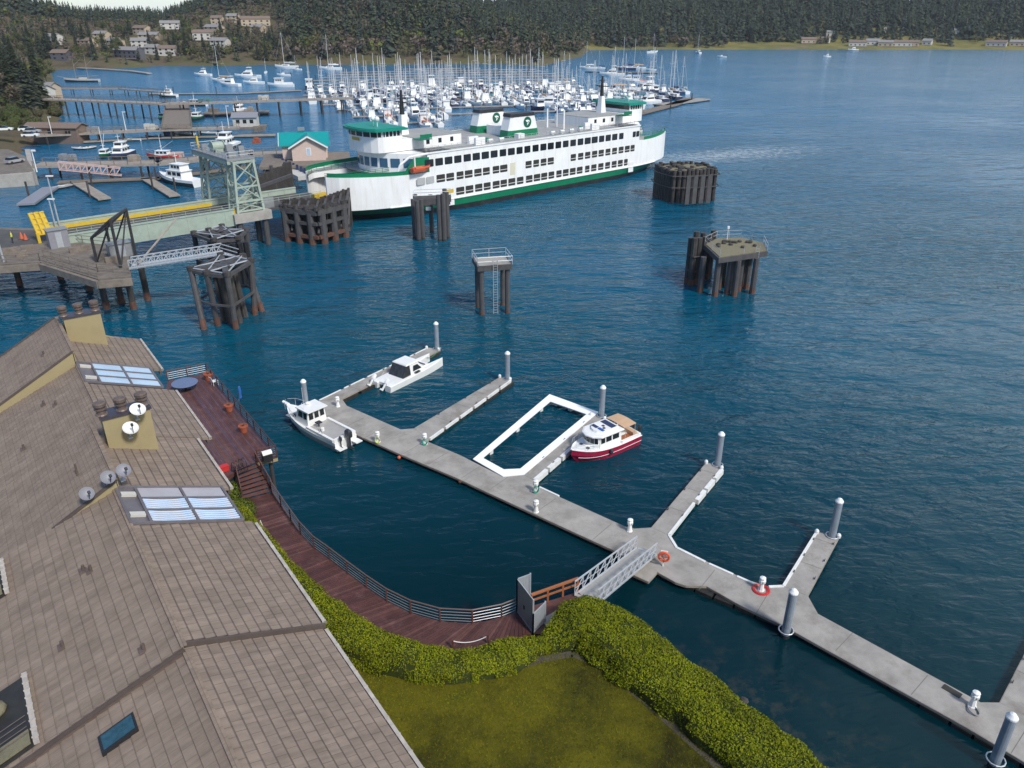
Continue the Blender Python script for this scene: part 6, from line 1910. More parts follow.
for x, y in ((13.0, -3.5), (12.0, 1.0)):
    q = MB(); q.tube((x, y, 12), (x, y, 16.2), .22, 8, .16); q.build('vent_post', M['ferry_white'], fe)
q = MB(); q.tube((14.2, 0, 12), (14.2, 0, 27.0), .13, 6, .06); q.build('flag_mast', M['ferry_white'], fe)
# life raft canisters along the roof
for k in range(10):
    x = -14 + k * 3.0
    if -9 < x < 4: continue
    q = MB(); q.tube((x - .6, -8.9, 12.45), (x + .6, -8.9, 12.45), .36, 10); q.boxr((x, -8.9, 12.0), .8, .5, .12); q.build('life_raft', M['white_paint'], fe)
# cars just visible inside the car deck
# ------------------------------------------------------------------ pile clusters (dolphins)
def pile_stick(name, parent, x, y, z1, r=.33, mats=('dark_pile', 'rust'), lean=(0, 0), wet=.9, world=True, cap=None):
    q = MB(); q.tube((x + lean[0], y + lean[1], -3), (x, y, z1), r, 9)
    q.use(1); f = (wet + 3) / (z1 + 3); q.tube((x + lean[0], y + lean[1], -3), (x + lean[0] * (1 - f), y + lean[1] * (1 - f), wet), r + .02, 9)
    ms = [M[mats[0]], M[mats[1]]]
    if cap: q.use(2); q.tube((x, y, z1 + .003), (x, y, z1 + .12), r + .03, 9); ms.append(M[cap])
    return q.build(name, ms, parent, world=world)
mk('wet_pile', (0.035, 0.032, 0.028), 0.5, var=.4, scale=2, dirt=(0.10, 0.05, 0.03), dscale=1.5)
dp = random.Random(14)
# wide timber pile cluster off the ferry's right end
c1 = (G(654, 200) + G(715.6, 203)) / 2 + Vector((.5, 4.2, 0))
t1 = thing('pile_cluster', 'broad dark pile cluster nearest the right end of the ferry', 'dolphin', (c1.x, c1.y, 0))
RX, RY = 5.5, 5.0
for k in range(40):
    a = 2 * math.pi * k / 40
    s_ = max(abs(math.cos(a)), abs(math.sin(a))) ** -.55
    pile_stick('pile', t1, c1.x + RX * s_ * math.cos(a + .25), c1.y + RY * s_ * math.sin(a + .25), 6.7 + dp.uniform(-.25, .3), .44, ('dark_pile', 'wet_pile'), wet=.7)
q = MB()
for k in range(46):
    a = dp.uniform(0, 6.28); r_ = math.sqrt(dp.random())
    x, y = c1.x + RX * .95 * r_ * math.cos(a), c1.y + RY * .95 * r_ * math.sin(a)
    q.tube((x, y, 4), (x, y, 6.5 + dp.uniform(-.3, .5)), .42, 8)
q.build('inner_piles', M['dark_pile'], t1, world=True)['kind'] = 'stuff'
q = MB(); q.prism([(c1.x + RX * .92 * math.cos(a * .4488), c1.y + RY * .92 * math.sin(a * .4488)) for a in range(14)], 5.9, 6.35); q.build('cluster_fill', M['moss_top'], t1, world=True)
q = MB()
for z in (3.2, 5.6):
    q.path([(c1.x + RX * 1.16 * max(abs(math.cos(a)), abs(math.sin(a))) ** -.55 * math.cos(a + .25), c1.y + RY * 1.16 * max(abs(math.cos(a)), abs(math.sin(a))) ** -.55 * math.sin(a + .25), z) for a in [2 * math.pi * k / 24 for k in range(25)]], .11, 5)
q.build('wire_wrap', M['dark_steel'], t1, world=True)
for f in (.35, .55, .75):
    p = G(654, 200).lerp(G(715.6, 203), f); 
q = MB()
for i, px in enumerate(((686, 206.5), (693, 206), (700, 205.5), (707, 205))):
    p = G(*px); q.boxr((p.x, p.y - .35, .5), .95, .12, 5.9, .3)
q.build('rub_panel', M['steel_pile'], t1, world=True)

# platform dolphin to the right of it
f_, r_, l_ = G(714.7, 296), G(753.8, 294), G(690, 284)
t2 = thing('platform_dolphin', 'round concrete platform on steel piles with rails and a ladder, beside a pile cluster', 'dolphin', (30.5, 108, 0))
plat = [G2(719, 258.5, 5.9), G2(768, 251.6, 5.9), G2(764, 243, 5.9), G2(741, 237.5, 5.9), G2(716, 238.5, 5.9), G2(703.8, 244.5, 5.9)]
q = MB(); q.prism([tuple(p) for p in plat], 5.2, 5.9); q.build('platform_edge', M['steel_pile'], t2, world=True)
cpl = sum(plat, Vector((0, 0))) / len(plat)
q = MB(); q.prism([tuple(p.lerp(cpl, .06)) for p in plat], 5.903, 5.99); q.build('platform_top', M['moss_top'], t2, world=True)
for px in ((700, 292), (714.7, 296), (727, 294), (734, 296), (752, 293.5), (742, 286), (722, 285), (746, 289), (730, 289), (718, 289), (738, 291)):
    p = G(*px); pile_stick('pile', t2, p.x, p.y, 5.2, .42, ('steel_pile', 'rust'), wet=.8)
for k in range(15):
    q = MB(); p = cpl + Vector((dp.uniform(-2.9, 2.6), dp.uniform(-1.6, 1.6))); q.lathe([(.32, 0), (.32, .2), (.2, .3)], 8, (p.x, p.y, 5.992))
    q.build('pile_head', M['dark_pile'], t2, world=True)
q = MB()
pr_ = [p.lerp(cpl, .03) for p in plat] 
for a, b in zip(pr_[1:], pr_[2:] + pr_[:1]):
    for h_ in (.5, 1.05): q.tube((*a, 5.99 + h_), (*b, 5.99 + h_), .03, 5)
for a, b in zip(pr_, pr_[1:] + pr_[:1]):
    for t in (0, .5): 
        p = a.lerp(b, t); q.tube((*p, 5.99), (*p, 7.05), .035, 5)
q.build('guard_rail', M['galv'], t2, world=True)
p = G2(757, 252.5, 5.9); b_ = G(750, 292)
q = MB()
for o_ in (-.25, .25): q.tube((p.x + o_, p.y - .2, 6.9), (p.x + o_, p.y - .25, .3), .035, 5)
for k in range(16): q.tube((p.x - .25, p.y - .22, .5 + k * .4), (p.x + .25, p.y - .22, .5 + k * .4), .022, 4)
q.build('ladder', M['galv'], t2, world=True)
p = G2(727, 240, 5.9); q = MB(); q.tube((*p, 5.99), (*p, 8.0), .05, 6); q.boxr((p.x, p.y, 7.6), .3, .3, .35); q.build('signal_post', M['white_paint'], t2, world=True)
t2b = thing('pile_cluster', 'narrow dark pile cluster hugging the left side of the round platform', 'dolphin', (*G2(697, 283, 0), 0))
for k, (px, z) in enumerate((((687, 283), 6.9), ((690.5, 285), 7.0), ((695, 284), 6.8), ((701, 282), 6.9), ((706, 279), 6.9), ((699, 277), 7.0), ((692, 278), 7.0), ((709, 274), 6.8))):
    p = G(*px); pile_stick('pile', t2b, p.x, p.y, z + dp.uniform(-.2, .2), .45, ('dark_pile', 'rust'), wet=.9)
q = MB()
for z in (2.2, 4.4): q.path([(*G2(686.5, 283.5), z), (*G2(690.5, 286.5), z), (*G2(697, 285.5), z)], .14, 5)
q.build('waler', M['dark_steel'], t2b, world=True)

# small ladder dolphin in the middle of the bay
t3 = thing('ladder_dolphin', 'small square concrete platform on four dark piles with a ladder, alone in open water', 'dolphin', (*G2(494, 308), 0))
a, b = G2(482, 314.5), G2(507.5, 312.5); dv = (b - a); nv = Vector((-dv.y, dv.x)).normalized() * 3.0
for p in (a, b, a + nv, b + nv): pile_stick('pile', t3, p.x, p.y, 6.1, .34, ('steel_pile', 'rust'), wet=.4)
e_ = dv.normalized() * .55; g_ = nv.normalized() * .55
pl3 = [a - e_ - g_, b + e_ - g_, b + e_ + nv + g_, a - e_ + nv + g_]
q = MB(); q.prism([tuple(p) for p in pl3], 6.1, 6.8); q.build('platform', M['steel_pile'], t3, world=True)
c3 = sum(pl3, Vector((0, 0))) / 4
q = MB(); q.prism([tuple(p.lerp(c3, .08)) for p in pl3], 6.803, 6.86); q.build('platform_top', M['concrete'], t3, world=True)
q = MB()
for p_, q_ in zip(pl3, pl3[1:] + pl3[:1]):
    for h_ in (.55, 1.1): q.tube((*p_, 6.8 + h_), (*q_, 6.8 + h_), .035, 5)
    for t in (0, .5): q.tube((*p_.lerp(q_, t), 6.8), (*p_.lerp(q_, t), 7.9), .04, 5)
q.build('guard_rail', M['galv'], t3, world=True)
m_ = (pl3[0] + pl3[1]) / 2; ed = e_.normalized()
q = MB()
for o_ in (-.28, .28): q.tube((*(m_ + ed * o_ - g_ * .2), 7.6), (*(m_ + ed * o_ - g_ * .2), .2), .04, 5)
for k in range(20): q.tube((*(m_ - ed * .28 - g_ * .2), .4 + k * .35), (*(m_ + ed * .28 - g_ * .2), .4 + k * .35), .025, 4)
q.build('ladder', M['galv'], t3, world=True)

# gate shaped dolphin in front of the ferry
t4 = thing('breasting_dolphin', 'square dolphin of two dark pile groups under one top beam, before the ferry hull', 'dolphin', (*G2(431, 238), 0))
for px, z in (((415, 238), 6.9), ((419, 240.5), 7.0), ((423, 239), 7.0), ((440, 240.5), 8.0), ((444.5, 240.5), 8.2), ((448, 238), 8.1), ((417, 233), 7.0), ((446, 233), 8.0), ((432, 232), 6.8)):
    p = G(*px); pile_stick('pile', t4, p.x, p.y, z, .42, ('steel_pile', 'wet_pile'), wet=.3)
a, b = G2(413.5, 202.5, 6.3), G2(450, 201, 6.3); q = MB()
q.bar((*a, 6.3), (*b, 6.3), .9, 1.1); q.bar((*(a + Vector((0, 2.2))), 6.3), (*(b + Vector((0, 2.2))), 6.3), .9, 1.1); q.prism([tuple(a), tuple(b), (b.x, b.y + 2.4), (a.x, a.y + 2.4)], 6.852, 6.95); q.build('cap_beam', M['steel_pile'], t4, world=True)
q = MB()
for h_ in (.5, 1.05): q.path([(a.x, a.y, 6.95 + h_), (b.x, b.y, 6.95 + h_), (b.x, b.y + 2.3, 6.95 + h_), (a.x, a.y + 2.3, 6.95 + h_), (a.x, a.y, 6.95 + h_)], .04, 5)
q.build('guard_rail', M['galv'], t4, world=True)
q = MB(); p = (a + b) / 2; q.boxr((p.x - .6, p.y - .5, 4.9), .9, .3, .6); q.build('lamp_box', M['galv'], t4, world=True)

# the wing wall at the ferry's bow
t5 = thing('wing_wall', 'wide dark steel and timber wing wall fender at the bow of the ferry', 'wing wall', (*G2(318, 243), 0))
bl_, bf_, br_ = G2(285, 241), G2(320, 245), G2(349.5, 236)
back = Vector((-1.0, 7.5))
def wl(t):
    return bl_.lerp(bf_, t * 2) if t < .5 else bf_.lerp(br_, t * 2 - 1)
for k in range(6):
    p = wl((k + .25) / 5.6); pile_stick('pile', t5, p.x, p.y, 5.4, .62, ('steel_pile', 'rust'), wet=.9)
for z, hh in ((1.3, .55), (3.6, .5), (5.5, .8)):
    q = MB(); q.path([(*wl(t), z) for t in (0, .5, 1)], hh / 2, 6) if False else None
    for s0, s1 in ((0, .5), (.5, 1)):
        a, b = wl(s0), wl(s1); q.bar((a.x, a.y, z), (b.x, b.y, z), .8, hh)
    q.build('waler', M['rust'] if z < 2 else M['steel_pile'], t5, world=True)
q = MB()
for k in range(34):
    t = k / 33; p = wl(t) + back * (.25 + .75 * t); q.boxr((p.x, p.y, -1), .42, .42, 8.0 + dp.uniform(-.2, .25))
q.build('timber_face', M['dark_pile'], t5, world=True)
q = MB(); q.prism([tuple(wl(t) ) for t in (0, .5, 1)] + [tuple(wl(t) + back * (.2 + .7 * t)) for t in (1, .5, 0)], 5.903, 6.1); q.build('top_deck', M['dark_pile'], t5, world=True)
for k in range(9):
    t = k / 8; a = wl(t); b = a + back * (.25 + .7 * t); q = MB(); q.bar((*a, 6.3), (*b, 6.6), .35, .35); q.tube((*a, 2), (*b, 5.5), .2, 6); q.build('brace', M['steel_pile'], t5, world=True)
for k in range(7):
    a = wl((k + .5) / 7); q = MB(); q.tube((a.x, a.y, 5.9), (a.x, a.y, 6.6), .45, 8); q.build('pile_head', M['dark_pile'], t5, world=True)
# far wing wall on the other side of the slip
t5b = thing('wing_wall', 'dark plank wing wall on the far side of the ferry slip', 'wing wall', (*G2(268, 190, 3), 0))
q = MB()
for k in range(22):
    t = k / 21; p = G2(252, 196, 2).lerp(G2(292, 184, 2), t); q.boxr((p.x, p.y, -1), .75, .4, 6.2 + dp.uniform(-.3, .3) + 1.6 * t, .5)
q.build('timber_face', M['dark_pile'], t5b, world=True)
q = MB(); a, b = G2(252, 190, 4.5), G2(292, 178, 5); q.bar((*a, 4.6), (*b, 5.6), .6, .6); q.build('waler', M['steel_pile'], t5b, world=True)
for t in (.15, .5, .85):
    p = G2(252, 197, 0).lerp(G2(292, 186, 0), t); q = MB(); q.tube((p.x, p.y + 1.5, -2), (p.x, p.y + 1.2, 5.5), .4, 8); q.build('pile', M['steel_pile'], t5b, world=True)

def raking_cluster(lab, tops, bots, ztop, hubs):
    c_ = G2(*bots[0])
    t_ = thing('raking_pile_dolphin', lab, 'dolphin', (c_.x, c_.y, 0))
    tp = [G(x, y, ztop) for x, y in tops]; bp = [G(x, y, 0) for x, y in bots]
    for a, b in zip(tp, bp):
        d = (b - a); e = a + d * 1.35
        q = MB(); q.tube(tuple(e), tuple(a), .38, 9); q.use(1); f = a + d * .83; q.tube(tuple(e), tuple(f), .40, 9)
        q.use(2); q.tube((a.x, a.y, a.z - .05), (a.x, a.y, a.z + .45), .48, 9)
        q.build('pile', [M['steel_pile'], M['rust'], M['dark_pile']], t_, world=True)
    c = sum(tp, Vector()) / len(tp); cb_ = sum(bp, Vector()) / len(bp)
    for k in range(7):
        o_ = Vector((1.5 * math.cos(k * .9), 1.5 * math.sin(k * .9), 0)) if k else Vector((0, 0, 0))
        q = MB(); q.tube(tuple(cb_ + o_ + Vector((0, 0, -2))), tuple(c + o_ * .8 + Vector((0, 0, .3))), .40, 8); q.build('inner_pile', M['dark_pile'], t_, world=True)
    q = MB()
    for i, a in enumerate(tp):
        q.bar((a.x, a.y, a.z), (c.x, c.y, c.z), .75, .6)
        b = tp[(i + 1) % len(tp)]; q.bar((a.x, a.y, a.z - .1), (b.x, b.y, b.z - .1), .4, .4)
        w_ = MB(); w_.bar((a.x, a.y, a.z - 4), (b.x, b.y, b.z - 4), .25, .25); w_.build('brace', M['steel_pile'], t_, world=True)
    q.build('cap_frame', M['steel_pile'], t_, world=True)
    q = MB()
    for a, b in zip(tp, tp[2:] + tp[:2]):
        q.tube((a.x, a.y, a.z + .25), (b.x, b.y, b.z + .25), .10, 6)
    q.build('cross_tube', M['galv'], t_, world=True)
    return t_
raking_cluster('cluster of raking steel piles with rusty feet nearest the shore building', [(191, 270), (207, 274), (227, 275.5), (251, 261.5), (243, 257), (221, 256)], [(204, 329), (218, 325.5), (236, 328.5), (255, 314.5), (262, 311), (244, 311)], 7.2, 0)
raking_cluster('cluster of raking steel piles beside the transfer span, partly behind the other', [(194, 234), (209, 231), (222, 227), (246, 231), (238, 239), (214, 241)], [(200, 268), (212, 270), (228, 270), (251, 272), (243, 276), (220, 276)], 6.6, 0)
mk('creosote_black', (0.012, 0.012, 0.014), 0.5, var=.3)
tf = thing('fender_pile_row', 'row of black fender piles standing behind the raking pile cluster', 'fender piles', (*G2(240, 285), 0))
for k in range(5):
    p = G2(228 + 6 * k, 290 - k, 0); q = MB(); q.tube((*p, -2), (*p, 6.6), .42, 8); q.build('pile', M['creosote_black'], tf, world=True)

# ------------------------------------------------------------------ the ferry slip: transfer span, towers, trestle
SB = FC + FA * -52.5                     # ferry bow on the centre line
def S(u, v, z): p = SB + FA * u + FN * v; return (p.x, p.y, z)     # u towards the ferry, v towards the near side
ts = thing('transfer_span', 'pale green steel transfer span with yellow rails leading to the ferry bow', 'ramp bridge', (SB.x, SB.y, 0), FTH)
def onz_s(px, z):
    p = G2(*px, z) - SB; return p.dot(FA), p.dot(FN)
ZT = 6.0
ua, va = onz_s((66, 243), ZT); ub, vb = onz_s((228, 214), ZT)
uc, vc = onz_s((57, 229), ZT); ud, vd = onz_s((198, 205), ZT)
U0, U1 = min(ua, uc) - .5, -2.0
VN, VF = (va + vb) / 2, min((vc + vd) / 2, (va + vb) / 2 - 6.5)
tb = G2(247, 210, 6.0)
tu, tv = (tb - SB).dot(FA), (tb - SB).dot(FN)
def sbox(q, u0, u1, v0, v1, z0, z1):
    q.prism([S(u0, v0, 0)[:2], S(u1, v0, 0)[:2], S(u1, v1, 0)[:2], S(u0, v1, 0)[:2]], z0, z1)
q = MB(); sbox(q, U0, U1, VF + .35, VN - .35, ZT - .45, ZT - .1); q.build('roadway', M['asphalt'], ts, world=True)
for v0, v1 in ((VN - .3, VN), (VF, VF + .3)):
    UE = (tu - 3.0) if v1 == VN else U1
    q = MB(); sbox(q, U0, UE, v0, v1, ZT - 1.9, ZT + .75)
    u = U0
    while u < UE:
        sbox(q, u, u + .12, v0 - .06, v1 + .06, ZT - 1.85, ZT + .70); u += 3.1
    q.build('girder', M['pale_green'], ts, world=True)
    q = MB(); sbox(q, U0, UE, v0 - .1, v1 + .1, ZT + .753, ZT + .95); q.build('top_flange', M['pale_green'], ts, world=True)
q = MB(); sbox(q, U0 + .5, tu - 2.5, VN - .9, VN - .6, ZT - .09, ZT + .75); q.build('yellow_barrier', M['yellow'], ts, world=True)
q = MB(); sbox(q, U0 + .5, tu - 3, VF + .55, VF + .9, ZT - .09, ZT + .4); q.build('yellow_barrier', M['yellow'], ts, world=True)
q = MB(); sbox(q, U1 - 1.0, U1 + 2.2, VF + .5, VN - .5, ZT - .6, ZT - .25); q.build('apron', M['steel_pile'], ts, world=True)
q = MB(); u = U0 + .5
while u < U1:
    a, b = S(u, VN + .1, ZT + .95), S(u, VN + .1, ZT + 1.7); q.tube(a, b, .04, 5); u += 2
for h_ in (1.3, 1.7): q.tube(S(U0 + .5, VN + .1, ZT + h_), S(U1, VN + .1, ZT + h_), .035, 5)
q.build('hand_rail', M['pale_green'], ts, world=True)
q = MB(); x, y, z = S(U1 - 10, VN - 1.3, ZT - .1); q.boxr((x, y, z), 3.0, .35, 1.7, FTH); q.build('control_cabinet', M['steel_grey'], ts, world=True)
q = MB(); x, y, z = S(U1 + .3, VN - 1.2, ZT); q.boxr((x, y, z), 2.4, .9, 1.1, FTH); q.build('yellow_box', M['yellow'], ts, world=True)
def tower(cu, cv, zb, zt, wu, wv, lab, base=True):
    p = SB + FA * cu + FN * cv
    t_ = thing('lift_tower', lab, 'tower', (p.x, p.y, zb), FTH)
    hw = [(wu / 2, wv / 2), (wu / 2 * .72, wv / 2 * .80)]
    cor = lambda f, i, j: Vector((i * (hw[0][0] + (hw[1][0] - hw[0][0]) * f), j * (hw[0][1] + (hw[1][1] - hw[0][1]) * f), (zt - zb) * f))
    for i, j in ((-1, -1), (1, -1), (1, 1), (-1, 1)):
        q = MB(); q.bar(cor(0, i, j), cor(1, i, j), .38, .38); q.build('corner_post', M['pale_green'], t_)
    fc = [((-1, -1), (1, -1)), ((1, -1), (1, 1)), ((1, 1), (-1, 1)), ((-1, 1), (-1, -1))]
    for (a, b) in fc:
        q = MB()
        for f in (0.03, .22, .5, .985): q.bar(cor(f, *a), cor(f, *b), .26, .26)
        for f0, f1 in ((.22, .62), (.62, .985), (.03, .22)):
            q.bar(cor(f0, *a), cor(f1, *b), .17, .17); q.bar(cor(f0, *b), cor(f1, *a), .17, .17)
        q.build('lattice_face', M['pale_green'], t_)
    if base:
        q = MB(); q.box(-wu / 2 - 1.0, wu / 2 + 1.0, -wv / 2 - .8, wv / 2 + .8, -1.5, -.02); q.build('pier_cap', M['concrete'], t_)
        for i in (-1, 1):
            for j in (-1, 1):
                q = MB(); q.tube((i * wu / 2, j * wv / 2, -9), (i * wu / 2, j * wv / 2, -1.5), .5, 10); q.build('support_pile', M['steel_pile'], t_)
    return t_
ZTT = 14.3
t6 = tower(tu, tv, 6.0, ZTT, 4.6, 3.2, 'pale green lattice lift tower on a concrete cap, near side of the slip')
t7 = tower(tu, tv - 11.5, 6.0, ZTT, 4.6, 3.0, 'pale green lattice lift tower on the far side of the slip')
tp_ = thing('lift_bridge_platform', 'steel machinery platform with green winch drum spanning the two lift towers', 'platform', (*(SB + FA * tu + FN * (tv - 6)), ZTT), FTH)
q = MB(); q.box(-2.4, 2.4, -6.5, 8.6, .02, .35); q.build('platform_deck', M['steel_grey'], tp_)
q = MB()
for x in (-2.35, 2.35):
    for h_ in (.9, 1.4): q.tube((x, -6.5, h_), (x, 8.6, h_), .045, 5)
    for k in range(10): q.tube((x, -6.5 + k * 1.67, .35), (x, -6.5 + k * 1.67, 1.4), .05, 5)
for y in (-6.5, 8.6):
    for h_ in (.9, 1.4): q.tube((-2.35, y, h_), (2.35, y, h_), .045, 5)
q.build('guard_rail', M['galv'], tp_)
for y in (2.6,):
    q = MB(); q.tube((-.9, y, 1.25), (.9, y, 1.25), .75, 16); q.tube((-1.1, y, 1.25), (-.95, y, 1.25), .95, 16); q.tube((.95, y, 1.25), (1.1, y, 1.25), .95, 16); q.boxr((0, y, .35), 1.4, 1.4, .5); q.build('winch_drum', M['pale_green'], tp_)
for x, y, w_, h_ in ((1.2, 5.5, 1.2, 1.3), (-1.0, 6.0, 1.0, 1.0), (.8, -.2, 1.1, 1.4), (-.9, -5, 1.2, 1.1), (1.2, -4.2, .9, 1.6)):
    q = MB(); q.boxr((x, y, .352), w_, w_ * .8, h_); q.build('machine_box', M['steel_grey'], tp_)
q = MB(); q.box(-1.7, -1.4, 7.2, 7.5, .352, 2.6); q.build('yellow_post', M['yellow'], tp_)
q = MB()
for y in (-6.2, 8.3): q.bar((-2.4, y, -.25), (2.4, y, -.25), .4, .5)
for x in (-2.2, 2.2): q.bar((x, -6.5, -.25), (x, 8.6, -.25), .4, .5)
q.build('cross_girder', M['pale_green'], tp_)

mk('trestle_top', (0.17, 0.145, 0.12), .9, var=.3, scale=.8, dirt=(0.09, 0.075, 0.06), dscale=.5)
# trestle at the left: roadway, side walk, white pipe, piles
tr = thing('trestle_pier', 'brown timber and concrete trestle carrying the ferry approach at the left edge', 'pier', (*G2(60, 262, 5.5), 0))
def Gp(x, y, z): p = G2(x, y, z); return (p.x, p.y)
ZR = 5.6
road = [Gp(x, y, ZR) for x, y in [(-60, 226), (66, 229), (72, 242), (128, 246), (131, 276), (98, 279), (40, 262), (-60, 268)]]
q = MB(); q.prism(road, ZR - .5, ZR); q.build('trestle_deck', M['trestle_top'], tr, world=True)
q = MB(); q.prism([Gp(x, y, ZR + .01) for x, y in [(-60, 228), (62, 231), (70, 240), (0, 248), (-60, 252)]], ZR + .004, ZR + .02); q.build('roadway', M['asphalt'], tr, world=True)
q = MB()
for a, b in (((-60, 272), (40, 264)), ((40, 264), (98, 282)), ((98, 282), (132, 279))):
    p, r_ = G(*a, ZR), G(*b, ZR); q.bar((p.x, p.y, ZR - .35), (r_.x, r_.y, ZR - .35), .5, .9)
q.build('fascia_beam', M['weather_wood'], tr, world=True)
q = MB(); q.path([tuple(G(x, y, 5.2)) for x, y in [(-60, 274), (0, 267.5), (41, 260), (94, 275.5), (97, 280), (101, 280)]], .20, 8); q.build('white_pipe', M['white_paint'], tr, world=True)
for px in ((85, 274), (107, 309), (122, 303), (134, 309), (148, 300), (61, 279), (20, 285), (-12, 290), (118, 282), (90, 290)):
    p = G(*px); pile_stick('pile', tr, p.x, p.y, ZR - .5, .42, ('dark_pile', 'rust'), wet=1.1)
# handrails on the trestle
for line in ([(-60, 268), (40, 261), (98, 278)], [(72, 242), (128, 247)], [(44, 258), (98, 272), (130, 274)]):
    P3 = [G(x, y, ZR) for x, y in line]; q = MB()
    for a, b in zip(P3, P3[1:]):
        for h_ in (.55, 1.1): q.tube((a.x, a.y, ZR + h_), (b.x, b.y, ZR + h_), .05, 5)
        n_ = max(1, int((b - a).length / 1.8))
        for k in range(n_ + 1): p = a.lerp(b, k / n_); q.tube((p.x, p.y, ZR), (p.x, p.y, ZR + 1.1), .055, 5)
    q.build('hand_rail', M['weather_wood'], tr, world=True)
for x, y, w_ in ((10, 253, 2), (28, 250, 1.6), (22, 256, 1.4), (112, 262, 1.6), (100, 258, 1.2), (76, 252, 1.6), (86, 250, 1.2)):
    p = G(x, y, ZR); q = MB(); q.boxr((p.x, p.y, ZR + .003), w_, .8, .7, .6); q.build('timber_baulk', M['weather_wood'], tr, world=True)
# dark steel gallows frame
p = G(112, 270, ZR)
ag = thing('gallows_frame', 'dark triangular steel gallows frame over the walkway landing', 'steel frame', (p.x, p.y, ZR))
w3 = lambda x, y, z: tuple(G(x, y, z))
def topz(px, y):
    b = G(*px, ZR); lo, hi = ZR, 30
    for _ in range(40):
        z = (lo + hi) / 2; dep = b.y * _cp - (z - CAM_H) * _sp; yy = 384 - FPX * (b.y * _sp + (z - CAM_H) * _cp) / dep
        if yy > y: lo = z
        else: hi = z
    return (b.x, b.y, lo)
F = {}
for k, (b, t) in dict(a=((97, 262), 238), b=((112, 254), 228), c=((121, 268), 220), d=((136, 256), 209)).items():
    F[k] = (tuple(G(*b, ZR)), topz(b, t))
for k in 'abcd':
    q = MB(); q.bar(F[k][0], F[k][1], .28, .28); q.build('leg', M['dark_steel'], ag, world=True)
q = MB()
for i, j in (('a', 'b'), ('b', 'd'), ('c', 'd'), ('a', 'c'), ('b', 'c')): q.bar(F[i][1], F[j][1], .26, .26)
for i, j in (('a', 'c'), ('b', 'd'), ('c', 'd')): q.bar(F[i][0], F[j][1], .16, .16)
q.build('top_frame', M['dark_steel'], ag, world=True)
# overhead walkway: pale mesh truss to the pile cluster
wk0, wk1 = G(131, 268, ZR + .2), G(222, 254, ZR + 1.4)
wk = thing('mesh_walkway', 'pale grey mesh truss footbridge from the trestle to the pile clusters', 'footbridge', tuple(wk0))
d_ = (wk1 - wk0); dn = Vector((d_.x, d_.y)).normalized(); wn_ = Vector((-dn.y, dn.x, 0)) * .85
q = MB(); q.slab([tuple(wk0 - wn_), tuple(wk1 - wn_), tuple(wk1 + wn_), tuple(wk0 + wn_)], (0, 0, .15)); q.build('walkway_deck', M['galv'], wk, world=True)
for sd in (-1, 1):
    q = MB(); a, b = wk0 + wn_ * sd, wk1 + wn_ * sd; up_ = Vector((0, 0, 1.25))
    q.bar(a + Vector((0, 0, .2)), b + Vector((0, 0, .2)), .14, .16); q.bar(a + up_, b + up_, .12, .12); n_ = 12
    for k in range(n_):
        p, r_ = a.lerp(b, k / n_), a.lerp(b, (k + 1) / n_); q.bar(p, p + up_, .08, .08); q.bar(p, r_ + up_, .07, .07); q.bar(p + up_, r_, .05, .05)
    q.build('truss_side', M['alum'], wk, world=True)
q = MB(); a, b = wk1, G(239, 259, ZR + 1.2); n2 = wn_
for sd in (-1, 1): q.bar(tuple(a + n2 * sd), tuple(b + n2 * sd), .1, .16); q.bar(tuple(a + n2 * sd + Vector((0, 0, 1.1))), tuple(b + n2 * sd + Vector((0, 0, 1.1))), .08, .1)
for k in range(7): p = a.lerp(b, k / 6); q.bar(tuple(p - n2), tuple(p + n2), .35, .05)
q.build('stair_flight', M['alum'], wk, world=True)
q = MB(); q.tube(tuple(wk0 + Vector((1, 0, .5))), topz((181, 246), 219), .13, 6); q.build('stay_strut', M['pale_wood'], wk, world=True)
# grey cabinet and gear by the frame
for px, w_, h_, m_, lab, nm in (((122, 256), 3.2, 1.9, 'steel_grey', 'plain grey equipment cabinet beside the gallows frame', 'equipment_cabinet'), ((60, 247), 2.6, 2.6, 'dish_grey', 'dark grey control booth on the trestle beside the yellow barrier', 'control_booth')):
    p = G(*px, ZR); t_ = thing(nm, lab, 'cabinet', (p.x, p.y, ZR + .004), FTH)
    q = MB(); q.boxr((0, 0, 0), w_, 1.5, h_); q.build('cabinet_body', M[m_], t_)
    q = MB(); q.boxr((0, 0, h_ + .003), w_ + .25, 1.8, .12); q.build('roof', M['steel_grey'], t_)
    q = MB(); q.slab([(-.4, -.753, .1), (.4, -.753, .1), (.4, -.753, h_ - .3), (-.4, -.753, h_ - .3)], (0, -.03, 0)); q.build('door', M['galv'], t_)
# yellow vehicle gate, raised
p = G(47, 242, ZR); yg = thing('raised_gate', 'bright yellow raised vehicle barrier at the head of the transfer span', 'barrier', (p.x, p.y, ZR + .02), FTH)
q = MB(); hgt = topz((47, 242), 213)[2] - ZR
for x in (-.72, 0, .72): q.bar((x, 0, 1.1), (x - .35, .9, hgt), .66, .16)
q.build('barrier_leaf', M['yellow'], yg)
q = MB()
for k in range(5): z = 1.2 + (hgt - 1.3) * k / 4; q.bar((-1.05 - .3 * k / 4, -.1 + .9 * k / 4, z), (1.05 - .3 * k / 4, -.1 + .9 * k / 4, z), .10, .14)
q.build('cross_rail', M['yellow'], yg)
for x in (-.95, .95):
    q = MB(); q.boxr((x, 0, 0), .4, .5, 1.5); q.build('post', M['yellow'], yg)
